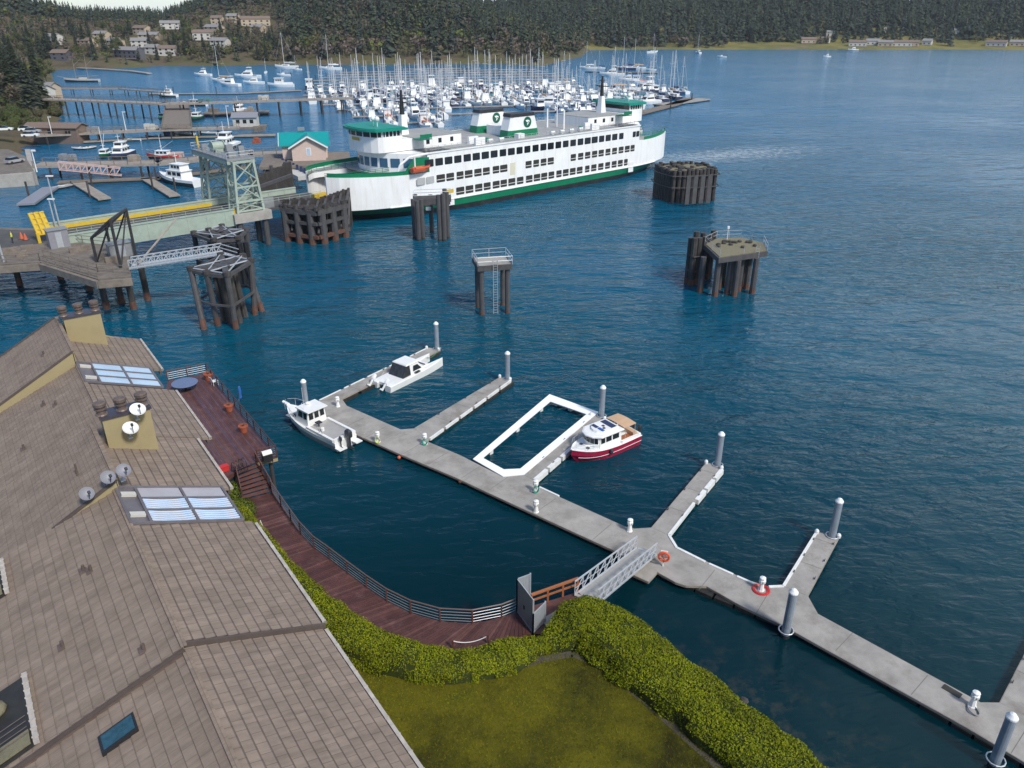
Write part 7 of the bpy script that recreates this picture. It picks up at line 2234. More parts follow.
# people: a worker in a hi-vis vest and two figures on the span
def person(px, z, lab, top, legs, pose=0.0, sit=False):
    p = G(*px, z)
    t_ = bpy.data.meshes.new('person')
    bm_v = [(0, 0, .92), (0, 0, 1.15), (0, 0, 1.42), (0, 0, 1.52), (0, .01, 1.62), (0, .02, 1.74), (.18, 0, 1.40), (.24, .03, 1.14), (.20, .16, .92), (-.18, 0, 1.40), (-.24, .03, 1.14), (-.20, .14, .90),
            (.09, 0, .88), (.10, .05, .48), (.10, .0, .07), (.10, .14, .03), (-.09, 0, .88), (-.10, .10, .48), (-.10, -.02, .07), (-.10, .12, .03)]
    ed = [(0, 1), (1, 2), (2, 3), (3, 4), (4, 5), (2, 6), (6, 7), (7, 8), (2, 9), (9, 10), (10, 11), (0, 12), (12, 13), (13, 14), (14, 15), (0, 16), (16, 17), (17, 18), (18, 19)]
    rad = [.15, .14, .15, .06, .085, .08, .075, .055, .045, .075, .055, .045, .095, .07, .05, .045, .095, .07, .05, .045]
    t_.from_pydata(bm_v, ed, [])
    o = bpy.data.objects.new('person', t_); COL.objects.link(o)
    md = o.modifiers.new('skin', 'SKIN')
    for i, r_ in enumerate(rad):
        t_.skin_vertices[0].data[i].radius = (r_, r_ * .85)
    t_.skin_vertices[0].data[0].use_root = True
    o.modifiers.new('sub', 'SUBSURF').levels = 1
    dg = bpy.context.evaluated_depsgraph_get(); me = bpy.data.meshes.new_from_object(o.evaluated_get(dg))
    bpy.data.objects.remove(o)
    for m_ in (M[top], M[legs], M['skin'], M['cloth_dark']):
        me.materials.append(m_)
    for f in me.polygons:
        z_ = f.center.z; x_ = abs(f.center.x)
        f.material_index = 3 if z_ > 1.72 else 2 if z_ > 1.5 or (z_ < 1.0 and x_ > .17) else (0 if z_ > .95 else (1 if z_ > .1 else 3))
        f.use_smooth = True
    o = bpy.data.objects.new('person', me); COL.objects.link(o); o.location = (p.x, p.y, z); o.rotation_euler = (0, 0, pose)
    XF[o.name] = (Vector((0, 0, 0)), 0)
    return tag(o, lab, 'person')
person((13.5, 243), ZR + .02, 'person in a hi-vis yellow vest walking on the trestle roadway', 'hivis', 'cloth_dark', 2.0)
person((82, 234), ZT + .86 - .0, 'person in dark clothes standing on the span beside the yellow rail', 'cloth_dark', 'cloth_dark', .5) if False else None
x, y, z = S(-29.5, VN - 1.6, ZT - .1); o = person((160, 228), ZT - .1, 'person in dark clothes standing on the transfer span behind the yellow rail', 'cloth_dark', 'cloth_dark', .5); o.location = (x, y, z)
x, y, z = S(-15.5, VN - 1.5, ZT - .1); o = person((160, 228), ZT - .1, 'person in a red jacket on the transfer span nearest the ferry', 'red', 'cloth_dark', 2.5); o.location = (x, y, z)
x, y, z = S(-14.7, VN - 1.7, ZT - .1); o = person((160, 228), ZT - .1, 'person in a dark teal jacket beside the one in red on the span', 'teal_canvas', 'cloth_dark', 3.0); o.location = (x, y, z)
# traffic things on the approach
for px, lab in (((22, 239), 'small orange barrier post at the far side of the trestle road'), ((26, 240), 'orange traffic cone next to the barrier post on the trestle')):
    p = G(*px, ZR); t_ = thing('traffic_cone', lab, 'cone', (p.x, p.y, ZR + .02)); q = MB(); q.lathe([(.32, .04), (.30, .05), (.06, 1.0)], 10); q.build('cone_body', M['orange'], t_)
    q = MB(); q.boxr((0, 0, 0), .75, .75, .05); q.build('cone_base', M['black_paint'], t_)
def lamp_post(px, z, top_y, lab, m='galv'):
    p = G(*px, z); t_ = thing('lamp_post', lab, 'lamp post', (p.x, p.y, z))
    lo, hi = z, 40
    for _ in range(40):
        zz_ = (lo + hi) / 2; dep = p.y * _cp - (zz_ - CAM_H) * _sp; yy = 384 - FPX * (p.y * _sp + (zz_ - CAM_H) * _cp) / dep
        if yy > top_y: lo = zz_
        else: hi = zz_
    h = lo - z
    q = MB(); q.tube((0, 0, 0), (0, 0, h), .14, 7, .09); q.build('post', M[m], t_)
    q = MB(); q.boxr((.35, 0, h - .08), 1.0, .35, .16); q.build('lamp_head', M['white_paint'], t_)
    return t_
lamp_post((57, 232), ZR, 199, 'thin grey lamp post beside the transfer span, right of the yellow barrier')
lamp_post((61, 231), ZR, 176, 'taller thin grey lamp post just right of the yellow barrier')
lamp_post((4, 262), ZR, 214, 'grey lamp post on the trestle at the left edge')
# ------------------------------------------------------------------ harbour piers
def pier(lab, pts, zt, w_, spacing=7.0, r=.22, name='timber_pier', m='pale_wood', rail=True, depth=.5, floating=False):
    P3 = [G(x, y, zt) for x, y in pts]
    t_ = thing(name, lab, 'pier', (P3[0].x, P3[0].y, 0))
    q = MB()
    for a, b in zip(P3, P3[1:]):
        d = (Vector((b.x, b.y)) - Vector((a.x, a.y))).normalized(); nn = Vector((-d.y, d.x)) * w_ / 2; a2, b2 = Vector((a.x, a.y)) - d * .4, Vector((b.x, b.y)) + d * .4
        q.prism([tuple(a2 - nn), tuple(b2 - nn), tuple(b2 + nn), tuple(a2 + nn)], zt - depth, zt)
    q.build('pier_deck', M[m], t_, world=True)
    if floating:
        q = MB()
        for a, b in zip(P3, P3[1:]):
            d = (Vector((b.x, b.y)) - Vector((a.x, a.y))).normalized(); nn = Vector((-d.y, d.x)) * w_ * .44
            a2, b2 = Vector((a.x, a.y)), Vector((b.x, b.y))
            q.prism([tuple(a2 - nn), tuple(b2 - nn), tuple(b2 + nn), tuple(a2 + nn)], -.3, zt - depth - .003)
        q.build('float', M['float_black'], t_, world=True)
    first = None
    for a, b in zip(P3, P3[1:]):
        L_ = (b - a).length; n_ = max(1, int(L_ / spacing)); d = (b - a).normalized(); nn = Vector((-d.y, d.x, 0)) * (w_ / 2 - .3 if not floating else w_ / 2 + .25)
        for k in range(n_):
            p = a.lerp(b, (k + .5) / n_)
            for sd in ((-1, 1) if not floating else (-1 if k % 2 else 1,)):
                zt2 = zt - depth if not floating else 3.6
                q = MB(); e = p + nn * sd; q.tube((e.x, e.y, -2), (e.x, e.y, zt2), r, 6); q.build('pile', M['dark_pile'], t_, world=True)
    if rail:
        q = MB()
        for a, b in zip(P3, P3[1:]):
            d = (b - a).normalized(); nn = Vector((-d.y, d.x, 0)) * (w_ / 2 - .1)
            for sd in (-1, 1):
                q.bar(tuple(a + nn * sd + Vector((0, 0, 1.0))), tuple(b + nn * sd + Vector((0, 0, 1.0))), .14, .12)
                n_ = max(1, int((b - a).length / 3))
                for k in range(n_ + 1): e = a.lerp(b, k / n_) + nn * sd; q.boxr((e.x, e.y, zt), .14, .14, 1.0)
        q.build('hand_rail', M['weather_wood'], t_, world=True)
    return t_
pier('high timber trestle pier on tall dark piles, farthest long pier across the harbour', [(46, 98.5), (162, 103), (200, 102.5), (352, 97.5)], 6.0, 5.5, 7.5, .30)
pier('short wide brown timber wharf joining the middle and far piers', [(177, 127), (178, 102)], 3.6, 9.0, 8.0, .3, 'timber_wharf', 'weather_wood')
pier('middle timber pier on piles with the floating boat house near its end', [(34, 134.6), (158, 129), (238, 127)], 3.0, 5.2, 7.0, .25)
pier('nearest long timber pier leading to the pink building', [(38, 164), (158, 162), (250, 153.5), (290, 152)], 3.4, 5.6, 7.0, .26)
pier('thin pale pier with white rails beyond the high trestle', [(62, 88), (120, 88.5), (168, 92)], 3.0, 2.4, 9.0, .2)
pier('low pebbly breakwater float by the far left shore', [(49, 66.5), (92, 68), (130, 70.5), (149, 73)], 1.0, 3.5, 30, .2, 'breakwater_float', 'concrete', rail=False)
pier('thin grey jetty on the far shore below the hillside houses', [(176, 60.5), (200, 61.5), (222, 63.5)], 2.2, 2.2, 14, .2, 'jetty', 'weather_wood', rail=False)
pier('floating dock in front of the nearest pier, with two fingers', [(60, 181.5), (158, 177.5), (250, 166)], .6, 2.6, 14, .2, 'harbour_float', 'weather_wood', rail=False, depth=.3, floating=True)
pier('left slanting finger float with two dark piles', [(79, 183), (104, 198)], .6, 2.6, 8, .22, 'finger_float', 'pale_wood', rail=False, depth=.3, floating=True)
pier('right slanting finger float beside the white motor yacht', [(146, 178), (174, 195)], .6, 2.4, 8, .22, 'finger_float', 'pale_wood', rail=False, depth=.3, floating=True)
pier('pale floating dock in front of the middle pier', [(85, 141), (160, 137), (274, 134.5)], .6, 3.4, 18, .2, 'harbour_float', 'pale_wood', rail=False, depth=.3, floating=True)
pier('broad brown work float under the high trestle', [(204, 113), (268, 111.5)], .9, 9, 16, .25, 'work_float', 'weather_wood', rail=False, depth=.5, floating=True)
pier('float between the trestle and the white boats', [(150, 93.5), (240, 93), (300, 90)], .6, 3, 22, .2, 'harbour_float', 'pale_wood', rail=False, depth=.3, floating=True)
pier('grey ridged metal float by the concrete ramp', [(26, 203), (50, 187)], .7, 3.4, 9, .22, 'metal_float', 'dish_grey', rail=False, depth=.4, floating=True)
pier('outer timber breakwater dock on the right side of the marina', [(604, 121), (640, 112.5), (672, 104.5), (690, 98)], .8, 5, 14, .25, 'breakwater_dock', 'weather_wood', rail=False, depth=.4, floating=True)
pier('flat pale grey float at the outer corner of the marina', [(660, 104.5), (704, 98.5)], .8, 7, 30, .25, 'corner_float', 'dock_concrete', rail=False, depth=.4, floating=True)
pier('far guest dock with tall sailboats right of the marina', [(586, 71), (624, 72), (657, 72.5)], .7, 4, 30, .25, 'guest_dock', 'weather_wood', rail=False, depth=.3, floating=True)
pier('guest dock behind the large white yacht', [(596, 94), (630, 92), (660, 90.5)], .7, 4, 24, .25, 'guest_dock', 'weather_wood', rail=False, depth=.3, floating=True)
pier('brown float across the channel behind the ferry funnels', [(452, 99), (500, 96.5)], .8, 5, 12, .3, 'channel_float', 'roof_brown', rail=False, depth=.4, floating=True)
# pink truss gangway
a, b = G(60, 170, 3.2), G(122, 176, .9)
t_ = thing('truss_gangway', 'pale pink truss gangway down from the near pier at the left', 'gangway', tuple(a)); dn = (b - a).normalized(); nn = Vector((-dn.y, dn.x, 0)) * .9
mk('pink_steel', (0.55, 0.40, 0.38), .6, var=.1)
q = MB(); q.slab([tuple(a - nn), tuple(b - nn), tuple(b + nn), tuple(a + nn)], (0, 0, .12)); q.build('walkway_deck', M['weather_wood'], t_, world=True)
for sd in (-1, 1):
    q = MB(); up_ = Vector((0, 0, 1.9)); n_ = 9
    q.bar(tuple(a + nn * sd + up_), tuple(b + nn * sd + up_), .18, .18); q.bar(tuple(a + nn * sd + Vector((0, 0, .2))), tuple(b + nn * sd + Vector((0, 0, .2))), .18, .2)
    for k in range(n_):
        p, r_ = (a + nn * sd).lerp(b + nn * sd, k / n_), (a + nn * sd).lerp(b + nn * sd, (k + 1) / n_); q.bar(tuple(p), tuple(p + up_), .14, .14); q.bar(tuple(p), tuple(r_ + up_), .11, .11)
    q.build('truss_side', M['pink_steel'], t_, world=True)

# ------------------------------------------------------------------ boats of the harbour
def boat_mesh(kind, L, rng, canvas='navy_canvas', hullm='white_paint', house='white_paint'):
    """one mesh boat for the crowded marina (a few pixels each)"""
    q = MB(); B = L * (.30 if kind != 'sail' else .28); H = .09 * L + .25
    rings, ol = hull_loft(None, L, B, H, sheer=.05 * L, flare=.85, transom=.8, bow_rake=.1 * L, n=8)
    mo = {0: 1, 1: 0, 2: 0, 3: 2, 4: 2, 5: 2, 6: 2, 7: 0, 8: 0, 9: 1}
    q.v = [p for r in rings for p in r]
    for k in range(len(rings) - 1):
        for i in range(10):
            j = (i + 1) % 10; q.f.append((k * 10 + i, k * 10 + j, (k + 1) * 10 + j, (k + 1) * 10 + i)); q.m.append(mo[i])
    q.f.append(tuple(range(9, -1, -1))); q.m.append(0)
    if kind == 'sail':
        q.use(2); wbox(q, -L * .12, L * .24, -B * .26, B * .26, H, H + .055 * L, .06 * L, .02, .1)
        q.use(3); q.box(-L * .06, L * .16, -B * .27, -B * .262, H + .015 * L, H + .04 * L); q.box(-L * .06, L * .16, B * .262, B * .27, H + .015 * L, H + .04 * L)
        mh = L * rng.uniform(1.25, 1.5)
        q.use(5); q.tube((L * .10, 0, H), (L * .10, 0, mh), .010 * L + .015, 5, .006 * L + .015)
        for sz in (.42, .7): q.bar((L * .10, -B * .3, H + (mh - H) * sz), (L * .10, B * .3, H + (mh - H) * sz), .07, .07)
        q.use(4); q.tube((L * .09, 0, H + .13 * L), (-L * .36, 0, H + .115 * L), .022 * L + .05, 6)
        q.use(5); q.tube((L * .10, 0, mh), (L * .49, 0, H + .06 * L), .022, 4); q.tube((L * .10, 0, mh), (-L * .48, 0, H + .02), .022, 4)
        if rng.random() < .5:
            q.use(4); wbox(q, -L * .24, -L * .10, -B * .3, B * .3, H + .10 * L, H + .16 * L, .03 * L, 0, .1)
    elif kind == 'cruiser':
        q.use(2); wbox(q, -L * .18, L * .26, -B * .38, B * .38, H, H + .13 * L, .15 * L, .02 * L, .12)
        q.use(3); q.box(-L * .14, L * .14, -B * .385, -B * .30, H + .055 * L, H + .10 * L); q.box(-L * .14, L * .14, B * .30, B * .385, H + .055 * L, H + .10 * L)
        q.slab([(L * .215, -B * .3, H + .05 * L), (L * .215, B * .3, H + .05 * L), (L * .145, B * .28, H + .11 * L), (L * .145, -B * .28, H + .11 * L)], (.03, 0, .03))
        q.use(2); wbox(q, -L * .16, L * .07, -B * .32, B * .32, H + .132 * L, H + .19 * L, .05 * L, .02, .05)
        q.use(4); wbox(q, -L * .16, L * .0, -B * .32, B * .32, H + .27 * L, H + .285 * L, .02, .02, .02)
        q.use(5)
        for x, y in ((-L * .15, -B * .3), (-L * .15, B * .3), (-L * .01, -B * .3), (-L * .01, B * .3)): q.tube((x, y, H + .19 * L), (x, y, H + .27 * L), .04, 4)
        q.tube((-L * .1, 0, H + .28 * L), (-L * .1, 0, H + .42 * L), .03, 4)
    elif kind == 'trawler':
        q.use(2); wbox(q, -L * .10, L * .22, -B * .36, B * .36, H, H + .20 * L, .03 * L, .0, .08)
        q.use(3)
        for x in (-.06, .02, .10):
            q.box(L * x, L * (x + .055), -B * .36 - .02, -B * .34, H + .115 * L, H + .17 * L); q.box(L * x, L * (x + .055), B * .34, B * .36 + .02, H + .115 * L, H + .17 * L)
        q.box(L * .205, L * .222, -B * .28, B * .28, H + .12 * L, H + .17 * L)
        q.use(2); q.box(-L * .13, L * .22, -B * .40, B * .40, H + .202 * L, H + .22 * L)
        q.use(5); q.tube((-L * .05, 0, H + .22 * L), (-L * .05, 0, H + .75 * L), .07, 5); q.tube((-L * .05, 0, H + .35 * L), (-L * .42, 0, H + .62 * L), .05, 4)
        q.use(4); q.box(-L * .45, -L * .15, -B * .3, B * .3, H + .01, H + .06 * L)
    else:  # small open or cuddy boat
        q.use(2); wbox(q, -L * .05, L * .2, -B * .32, B * .32, H, H + .11 * L, .10 * L, 0, .08)
        q.use(3); q.slab([(L * .14, -B * .27, H + .04 * L), (L * .14, B * .27, H + .04 * L), (L * .09, B * .25, H + .10 * L), (L * .09, -B * .25, H + .10 * L)], (.03, 0, .02))
        q.use(4); q.box(-L * .30, -L * .06, -B * .3, B * .3, H + .13 * L, H + .15 * L); q.use(3); q.box(-L * .54, -L * .46, -.2, .2, .1, H + .1 * L)
    me = q.build('boat', [M[hullm], M['hull_black'], M[house], M['glass_dark'], M[canvas], M['mast_grey']])
    me_ = me.data; bpy.data.objects.remove(me)
    return me_
bro = random.Random(17)
PROTO = {'sail': [], 'cruiser': [], 'trawler': [], 'skiff': []}
for L, c, h in ((9, 'navy_canvas', 'white_paint'), (10.5, 'white_paint', 'white_paint'), (11.5, 'tan_canvas', 'white_paint'), (12.5, 'navy_canvas', 'navy_canvas'), (8.5, 'teal_canvas', 'white_paint'), (10, 'grey_panel', 'white_paint')):
    PROTO['sail'].append((L, boat_mesh('sail', L, bro, c, h), c, h))
for L, c in ((10, 'white_paint'), (12, 'navy_canvas'), (13.5, 'white_paint'), (9, 'grey_panel'), (11, 'white_paint')):
    PROTO['cruiser'].append((L, boat_mesh('cruiser', L, bro, c), c, 'white_paint'))
for L, c, h in ((11, 'orange', 'white_paint'), (13, 'steel_grey', 'navy_canvas'), (12, 'white_paint', 'white_paint')):
    PROTO['trawler'].append((L, boat_mesh('trawler', L, bro, c, h), c, h))
for L, c in ((6.5, 'blue_canvas'), (7.5, 'grey_panel'), (7, 'navy_canvas')):
    PROTO['skiff'].append((L, boat_mesh('skiff', L, bro, c), c, 'white_paint'))
CANV = {'navy_canvas': 'navy', 'blue_canvas': 'bright blue', 'tan_canvas': 'tan', 'teal_canvas': 'teal', 'grey_panel': 'grey', 'white_paint': 'white', 'orange': 'orange', 'steel_grey': 'grey'}
KIND = {'sail': 'sailboat', 'cruiser': 'motor_cruiser', 'trawler': 'trawler', 'skiff': 'small_motorboat'}
def put_boat(kind, i, x, y, rz, lab, group, sc_=1.0):
    L, me, c, h = PROTO[kind][i]
    o = bpy.data.objects.new(KIND[kind], me); COL.objects.link(o)
    o.location = (x, y, 0); o.rotation_euler = (0, 0, rz); o.scale = (sc_,) * 3
    XF[o.name] = (Vector((0, 0, 0)), 0)
    return tag(o, lab, KIND[kind].replace('_', ' '), group)
MAR = [tuple(G2(x, y)) for x, y in [(306, 101), (310, 82), (345, 72), (430, 68.5), (540, 70), (566, 78), (588, 93), (640, 90.5), (684, 93), (672, 100), (640, 107.5), (604, 116.5), (566, 118), (545, 111), (504, 108), (452, 107), (442, 120), (436, 130), (396, 131), (366, 122), (338, 110)]]
row_ang = R(14); rd = Vector((math.cos(row_ang), math.sin(row_ang))); rn_ = Vector((-rd.y, rd.x))
taken = []; count = 0
org = Vector((-25, 275))
LABK = {'sail': '{c} canvas sailboat with {h} hull in the packed rows of the marina', 'cruiser': 'white motor cruiser with {c} top in the packed rows of the marina', 'trawler': '{h} hulled trawler with {c} stern gear in the packed rows of the marina', 'skiff': 'small motorboat with {c} cover in the packed rows of the marina'}
for r_i in range(16):
    yo = r_i * 24.0
    # the row's own floating dock
    seg = []
    x = -170.0
    while x < 190:
        p = org + rd * x + rn_ * yo
        if in_poly(p, MAR): seg.append(x)
        x += 1.0
    if len(seg) > 8:
        a = org + rd * (min(seg) - 2) + rn_ * yo; b = org + rd * (max(seg) + 2) + rn_ * yo
        # skip the open channel where the row leaves the basin
        t_ = thing('marina_dock', 'grey floating dock with short fingers in the packed marina', 'dock', (a.x, a.y, 0), row_ang, 'floating docks of the marina')
        Ld = (b - a).length
        q = MB(); q.box(0, Ld, -1.1, 1.1, .25, .6); q.build('walkway', M['dock_concrete'], t_)
        k = 4.0
        while k < Ld:
            q = MB(); q.tube((k, 1.25, -2), (k, 1.25, 3.4), .2, 6); q.build('pile', M['dark_pile'], t_); k += 22
    for x in np.arange(-170, 190, 5.4):
        for sd in (-1, 1):
            kind = bro.choices(('sail', 'cruiser', 'trawler', 'skiff'), (.54, .30, .06, .10))[0]
            i = bro.randrange(len(PROTO[kind])); L = PROTO[kind][i][0]
            p = org + rd * (x + bro.uniform(-.3, .3)) + rn_ * (yo + sd * (L / 2 + 1.8))
            if not in_poly(p, MAR) or bro.random() < .10: continue
            if count >= 296: continue
            rz = row_ang + (math.pi / 2 if bro.random() < .6 else -math.pi / 2) + bro.uniform(-.05, .05)
            _, me, c, h = PROTO[kind][i]
            put_boat(kind, i, p.x, p.y, rz, LABK[kind].format(c=CANV[c], h=CANV.get(h, 'white')), 'boats berthed in the marina', bro.uniform(.85, 1.3)); count += 1
# boats with a place of their own
def at_px(px, kind, i, ang, lab, s=1.0, grp=None):
    p = G2(*px); return put_boat(kind, i, p.x, p.y, R(ang), lab, grp, s)
at_px((646, 93), 'cruiser', 2, 200, 'largest white yacht moored at the outer end of the marina', 1.5)
at_px((648, 104), 'cruiser', 1, 215, 'white motor cruiser on the inner side of the outer breakwater dock', 1.15)
at_px((626, 110), 'cruiser', 0, 190, 'white cruiser behind the ferry pilothouse, inside the outer dock', 1.3)
at_px((605, 110), 'trawler', 1, 185, 'dark hulled trawler just behind the right pilothouse of the ferry', 1.1)
at_px((548, 106), 'cruiser', 4, 180, 'long white cruiser in the channel behind the funnels', 1.3)
at_px((640, 99), 'sail', 4, 220, 'sailboat with a teal sail cover beside the large white yacht')
for px, i, lab, s in (((588, 69), 1, 'tall masted sailboat at the left end of the far guest dock', 1.2), ((600, 69), 0, 'smaller sailboat second from the left on the far guest dock', 1.0), ((625, 70), 3, 'dark hulled sailboat at the middle of the far guest dock', 1.25), ((636, 69.5), 2, 'sailboat toward the right end of the far guest dock', 1.25), ((651, 70.5), 4, 'short masted sailboat at the right end of the far guest dock', .9)):
    at_px(px, 'sail', i, 170, lab, s)
for px, k, i, lab, s in (((612, 76), 'cruiser', 2, 'white cruiser moored below the far guest dock, left of two', 1.2), ((628, 81), 'cruiser', 3, 'white cruiser with grey top moored below the far guest dock, right of two', 1.3), ((637, 83), 'trawler', 0, 'trawler with red orange gear near the far guest dock', 1.1), ((616, 92), 'sail', 2, 'sailboat behind the white yacht at the guest dock', 1.3)):
    at_px(px, k, i, 175, lab, s)
at_px((652, 53), 'sail', 0, 20, 'lone white sailboat anchored near the far shore, left of two', 1.5)
at_px((698, 53.5), 'sail', 1, 100, 'lone sailboat anchored near the far shore, right of two', 1.2)
at_px((722, 57.5), 'skiff', 2, 160, 'small dark motorboat under way leaving a faint wake', 1.3)
at_px((827, 57), 'cruiser', 0, 190, 'white motorboat crossing the open bay toward the right', .75)
at_px((853, 50.6), 'cruiser', 1, 185, 'white cruiser lying at the resort on the far shore', 1.0)
at_px((203, 76), 'cruiser', 0, 170, 'white cruiser anchored alone in the left basin', 1.2)
at_px((222, 82), 'sail', 2, 170, 'sailboat moored at the outer left of the marina', 1.2)
at_px((230, 86), 'cruiser', 2, 160, 'large white yacht among the boats left of the marina', 1.0)
at_px((248, 78), 'cruiser', 2, 180, 'tallest white yacht in the left group beyond the high trestle', 1.2)
at_px((254, 84), 'cruiser', 1, 185, 'white yacht with navy top beside the tallest one', 1.0)
at_px((281, 87), 'trawler', 2, 180, 'white wheelhouse boat at the left edge of the marina by the high trestle', 1.2)
at_px((266, 73), 'sail', 4, 100, 'small sailboat anchored off the wooded point', .9)
at_px((287, 68.5), 'sail', 5, 185, 'long white sailboat anchored under the wooded shore', 1.7)
at_px((297, 70), 'sail', 0, 175, 'small white sailboat beside the long one under the wooded shore', .8)
at_px((284, 76), 'skiff', 1, 180, 'small white launch anchored off the marina', 1.2)
at_px((331, 70), 'sail', 1, 185, 'white sailboat anchored at the far left corner of the marina', 1.5)
# bigger harbour boats with parts of their own
def harbour_boat(px, L, ang, lab, name, hull_m, house_m, levels=2, mast=0, roof_m='white_paint', cat='boat', z=0):
    p = G2(*px); B = L * .31; H = .10 * L + .2
    t_ = thing(name, lab, cat, (p.x, p.y, z), R(ang))
    split_hull(t_, L, B, H, [M[hull_m], M['hull_black'], M['white_paint'] if hull_m != 'red' else M['weather_wood']], sheer=.06 * L, flare=.86, transom=.85)
    z0 = H + .03; x0, x1, yw = -L * .22, L * .20, B * .37
    for l in range(levels):
        h_ = .125 * L if l == 0 else .10 * L
        q = MB(); wbox(q, x0, x1, -yw, yw, z0, z0 + h_, .05 * L, .01 * L, .05); cb = q.build('cabin', M[house_m], t_)
        for sd in (-1, 1):
            n_ = 3
            for k in range(n_):
                a = x0 + (x1 - x0 - .06 * L) * (k + .12) / n_; b = x0 + (x1 - x0 - .06 * L) * (k + .88) / n_
                q = MB(); q.slab([(a, sd * (yw + .005), z0 + h_ * .42), (b, sd * (yw + .005), z0 + h_ * .42), (b, sd * (yw - .03), z0 + h_ * .85), (a, sd * (yw - .03), z0 + h_ * .85)], (0, sd * .03, 0)); q.build('window', M['glass_dark'], cb)
        q = MB(); q.slab([(x1 - .018 * L, -yw * .8, z0 + h_ * .45), (x1 - .018 * L, yw * .8, z0 + h_ * .45), (x1 - .04 * L, yw * .8, z0 + h_ * .85), (x1 - .04 * L, -yw * .8, z0 + h_ * .85)], (.05, 0, .02)); q.build('windscreen', M['glass_dark'], cb)
        q = MB(); q.box(x0 - .02 * L, x1 - .03 * L, -yw - .05, yw + .05, z0 + h_ + .003, z0 + h_ + .10); q.build('cabin_roof', M[roof_m], cb)
        z0 += h_ + .11; x0 += .03 * L; x1 -= .10 * L; yw *= .85
    q = MB(); q.tube((0, 0, z0), (0, 0, z0 + max(mast, .18 * L)), .09, 6, .05); q.bar((0, -.6, z0 + .12 * L), (0, .6, z0 + .12 * L), .08, .08); q.build('mast', M['white_paint'], t_)
    if mast > 3:
        q = MB(); q.tube((-.1, 0, z0 + .4), (-L * .40, 0, z0 + mast * .62), .07, 5); q.build('boom', M['alum'], t_)
    q = MB()
    for sd in (-1, 1):
        q.path([(L * .48, sd * .1, H + .06 * L + .9), (L * .38, sd * B * .25, H + .055 * L + .85), (L * .2, sd * B * .44, H + .02 * L + .85)], .03, 4)
    q.build('bow_rail', M['alum'], t_)
    return t_
harbour_boat((180, 184), 13.5, 150, 'large white motor yacht moored at the right slanting finger float', 'motor_yacht', 'white_paint', 'white_paint', 2, roof_m='white_paint')
harbour_boat((122, 158), 12, -90, 'white wheelhouse trawler with dark hull facing the camera by the near pier', 'trawler_yacht', 'navy_canvas', 'white_paint', 2)
harbour_boat((226, 150), 14, -95, 'large white cruiser moored behind the lift tower', 'motor_yacht', 'white_paint', 'white_paint', 2, 3)
harbour_boat((163, 159), 9, 175, 'red hulled work boat with white cabin beside the near pier', 'work_boat', 'red', 'white_paint', 1, 4)
harbour_boat((239, 113), 12, -90, 'white wheelhouse boat facing the camera beside the brown work float', 'work_boat', 'white_paint', 'white_paint', 2)
harbour_boat((197, 120), 11, -85, 'dark green hulled fishing boat with white house by the brown wharf', 'fishing_vessel', 'ferry_green', 'white_paint', 1, 5)
harbour_boat((168, 97), 10, 170, 'white cabin boat in front of the thin pale pier end', 'cabin_boat', 'white_paint', 'white_paint', 2)
harbour_boat((195, 106), 11, 175, 'white boat lying against the high trestle near the brown wharf', 'cabin_boat', 'white_paint', 'white_paint', 1, 3)
harbour_boat((105, 157), 8, -80, 'small green and white fishing boat with a tall mast at the near pier', 'fishing_vessel', 'ferry_green', 'white_paint', 1, 6)
harbour_boat((163, 119), 8, -90, 'small dark green boat left of the brown wharf', 'fishing_vessel', 'roof_green', 'house_dark', 1, 2)
def dinghy(px, L, ang, lab, m='white_paint'):
    p = G2(*px); t_ = thing('dinghy', lab, 'dinghy', (p.x, p.y, 0), R(ang))
    split_hull(t_, L, L * .4, .6, [M[m], M['hull_black'], M['cockpit_grey']], sheer=.2, d=.2)
    q = MB(); q.box(-.2, .2, -L * .17, L * .17, .62, .72); q.build('thwart', M['white_paint'], t_)
    outboard(t_, -L / 2 - .15, 0, .6, s=.8)
    return t_
dinghy((80, 149.5), 4.6, 185, 'white dinghy moored alone, left of a pair below the middle pier'); dinghy((89, 149), 4.8, 260, 'white dinghy with dark interior, right of a pair below the middle pier')
dinghy((130, 140.5), 7.5, 180, 'long low white boat lying at the float before the middle pier'); dinghy((62, 188.5), 5.0, 250, 'small grey skiff with outboard at the end of the metal float', 'hull_grey')
dinghy((186, 135), 6, 175, 'small white boat at the float just below the brown wharf'); dinghy((153, 137.5), 5, 180, 'small dark tender tied to the float before the middle pier', 'navy_canvas')
dinghy((208, 134), 6, 180, 'white skiff tied at the float between the wharf and the boat house')
# schooner at the far left
p = G2(82, 82); t_ = thing('schooner', 'two masted white schooner with slanting spars at the far left', 'schooner', (p.x, p.y, 0), R(185))
split_hull(t_, 20, 4.6, 1.6, [M['house_white'], M['hull_black'], M['pale_wood']], sheer=.9)
for x, h in ((3, 13), (-4, 15)):
    q = MB(); q.tube((x, 0, 1.6), (x - .4, 0, h), .16, 6, .08); q.tube((x - .2, 0, 3.2), (x - 6, 0, 3.4), .14, 5); q.tube((x - .2, 0, 9), (x - 4.5, 0, 12.5), .1, 5); q.build('mast', M['pale_wood'], t_)
q = MB(); q.box(-3, 1, -1.2, 1.2, 1.65, 2.5); q.build('deck_house', M['house_white'], t_)
q = MB(); q.tube((9, 0, 2.4), (13.5, 0, 3.4), .14, 5); q.build('bowsprit', M['pale_wood'], t_)

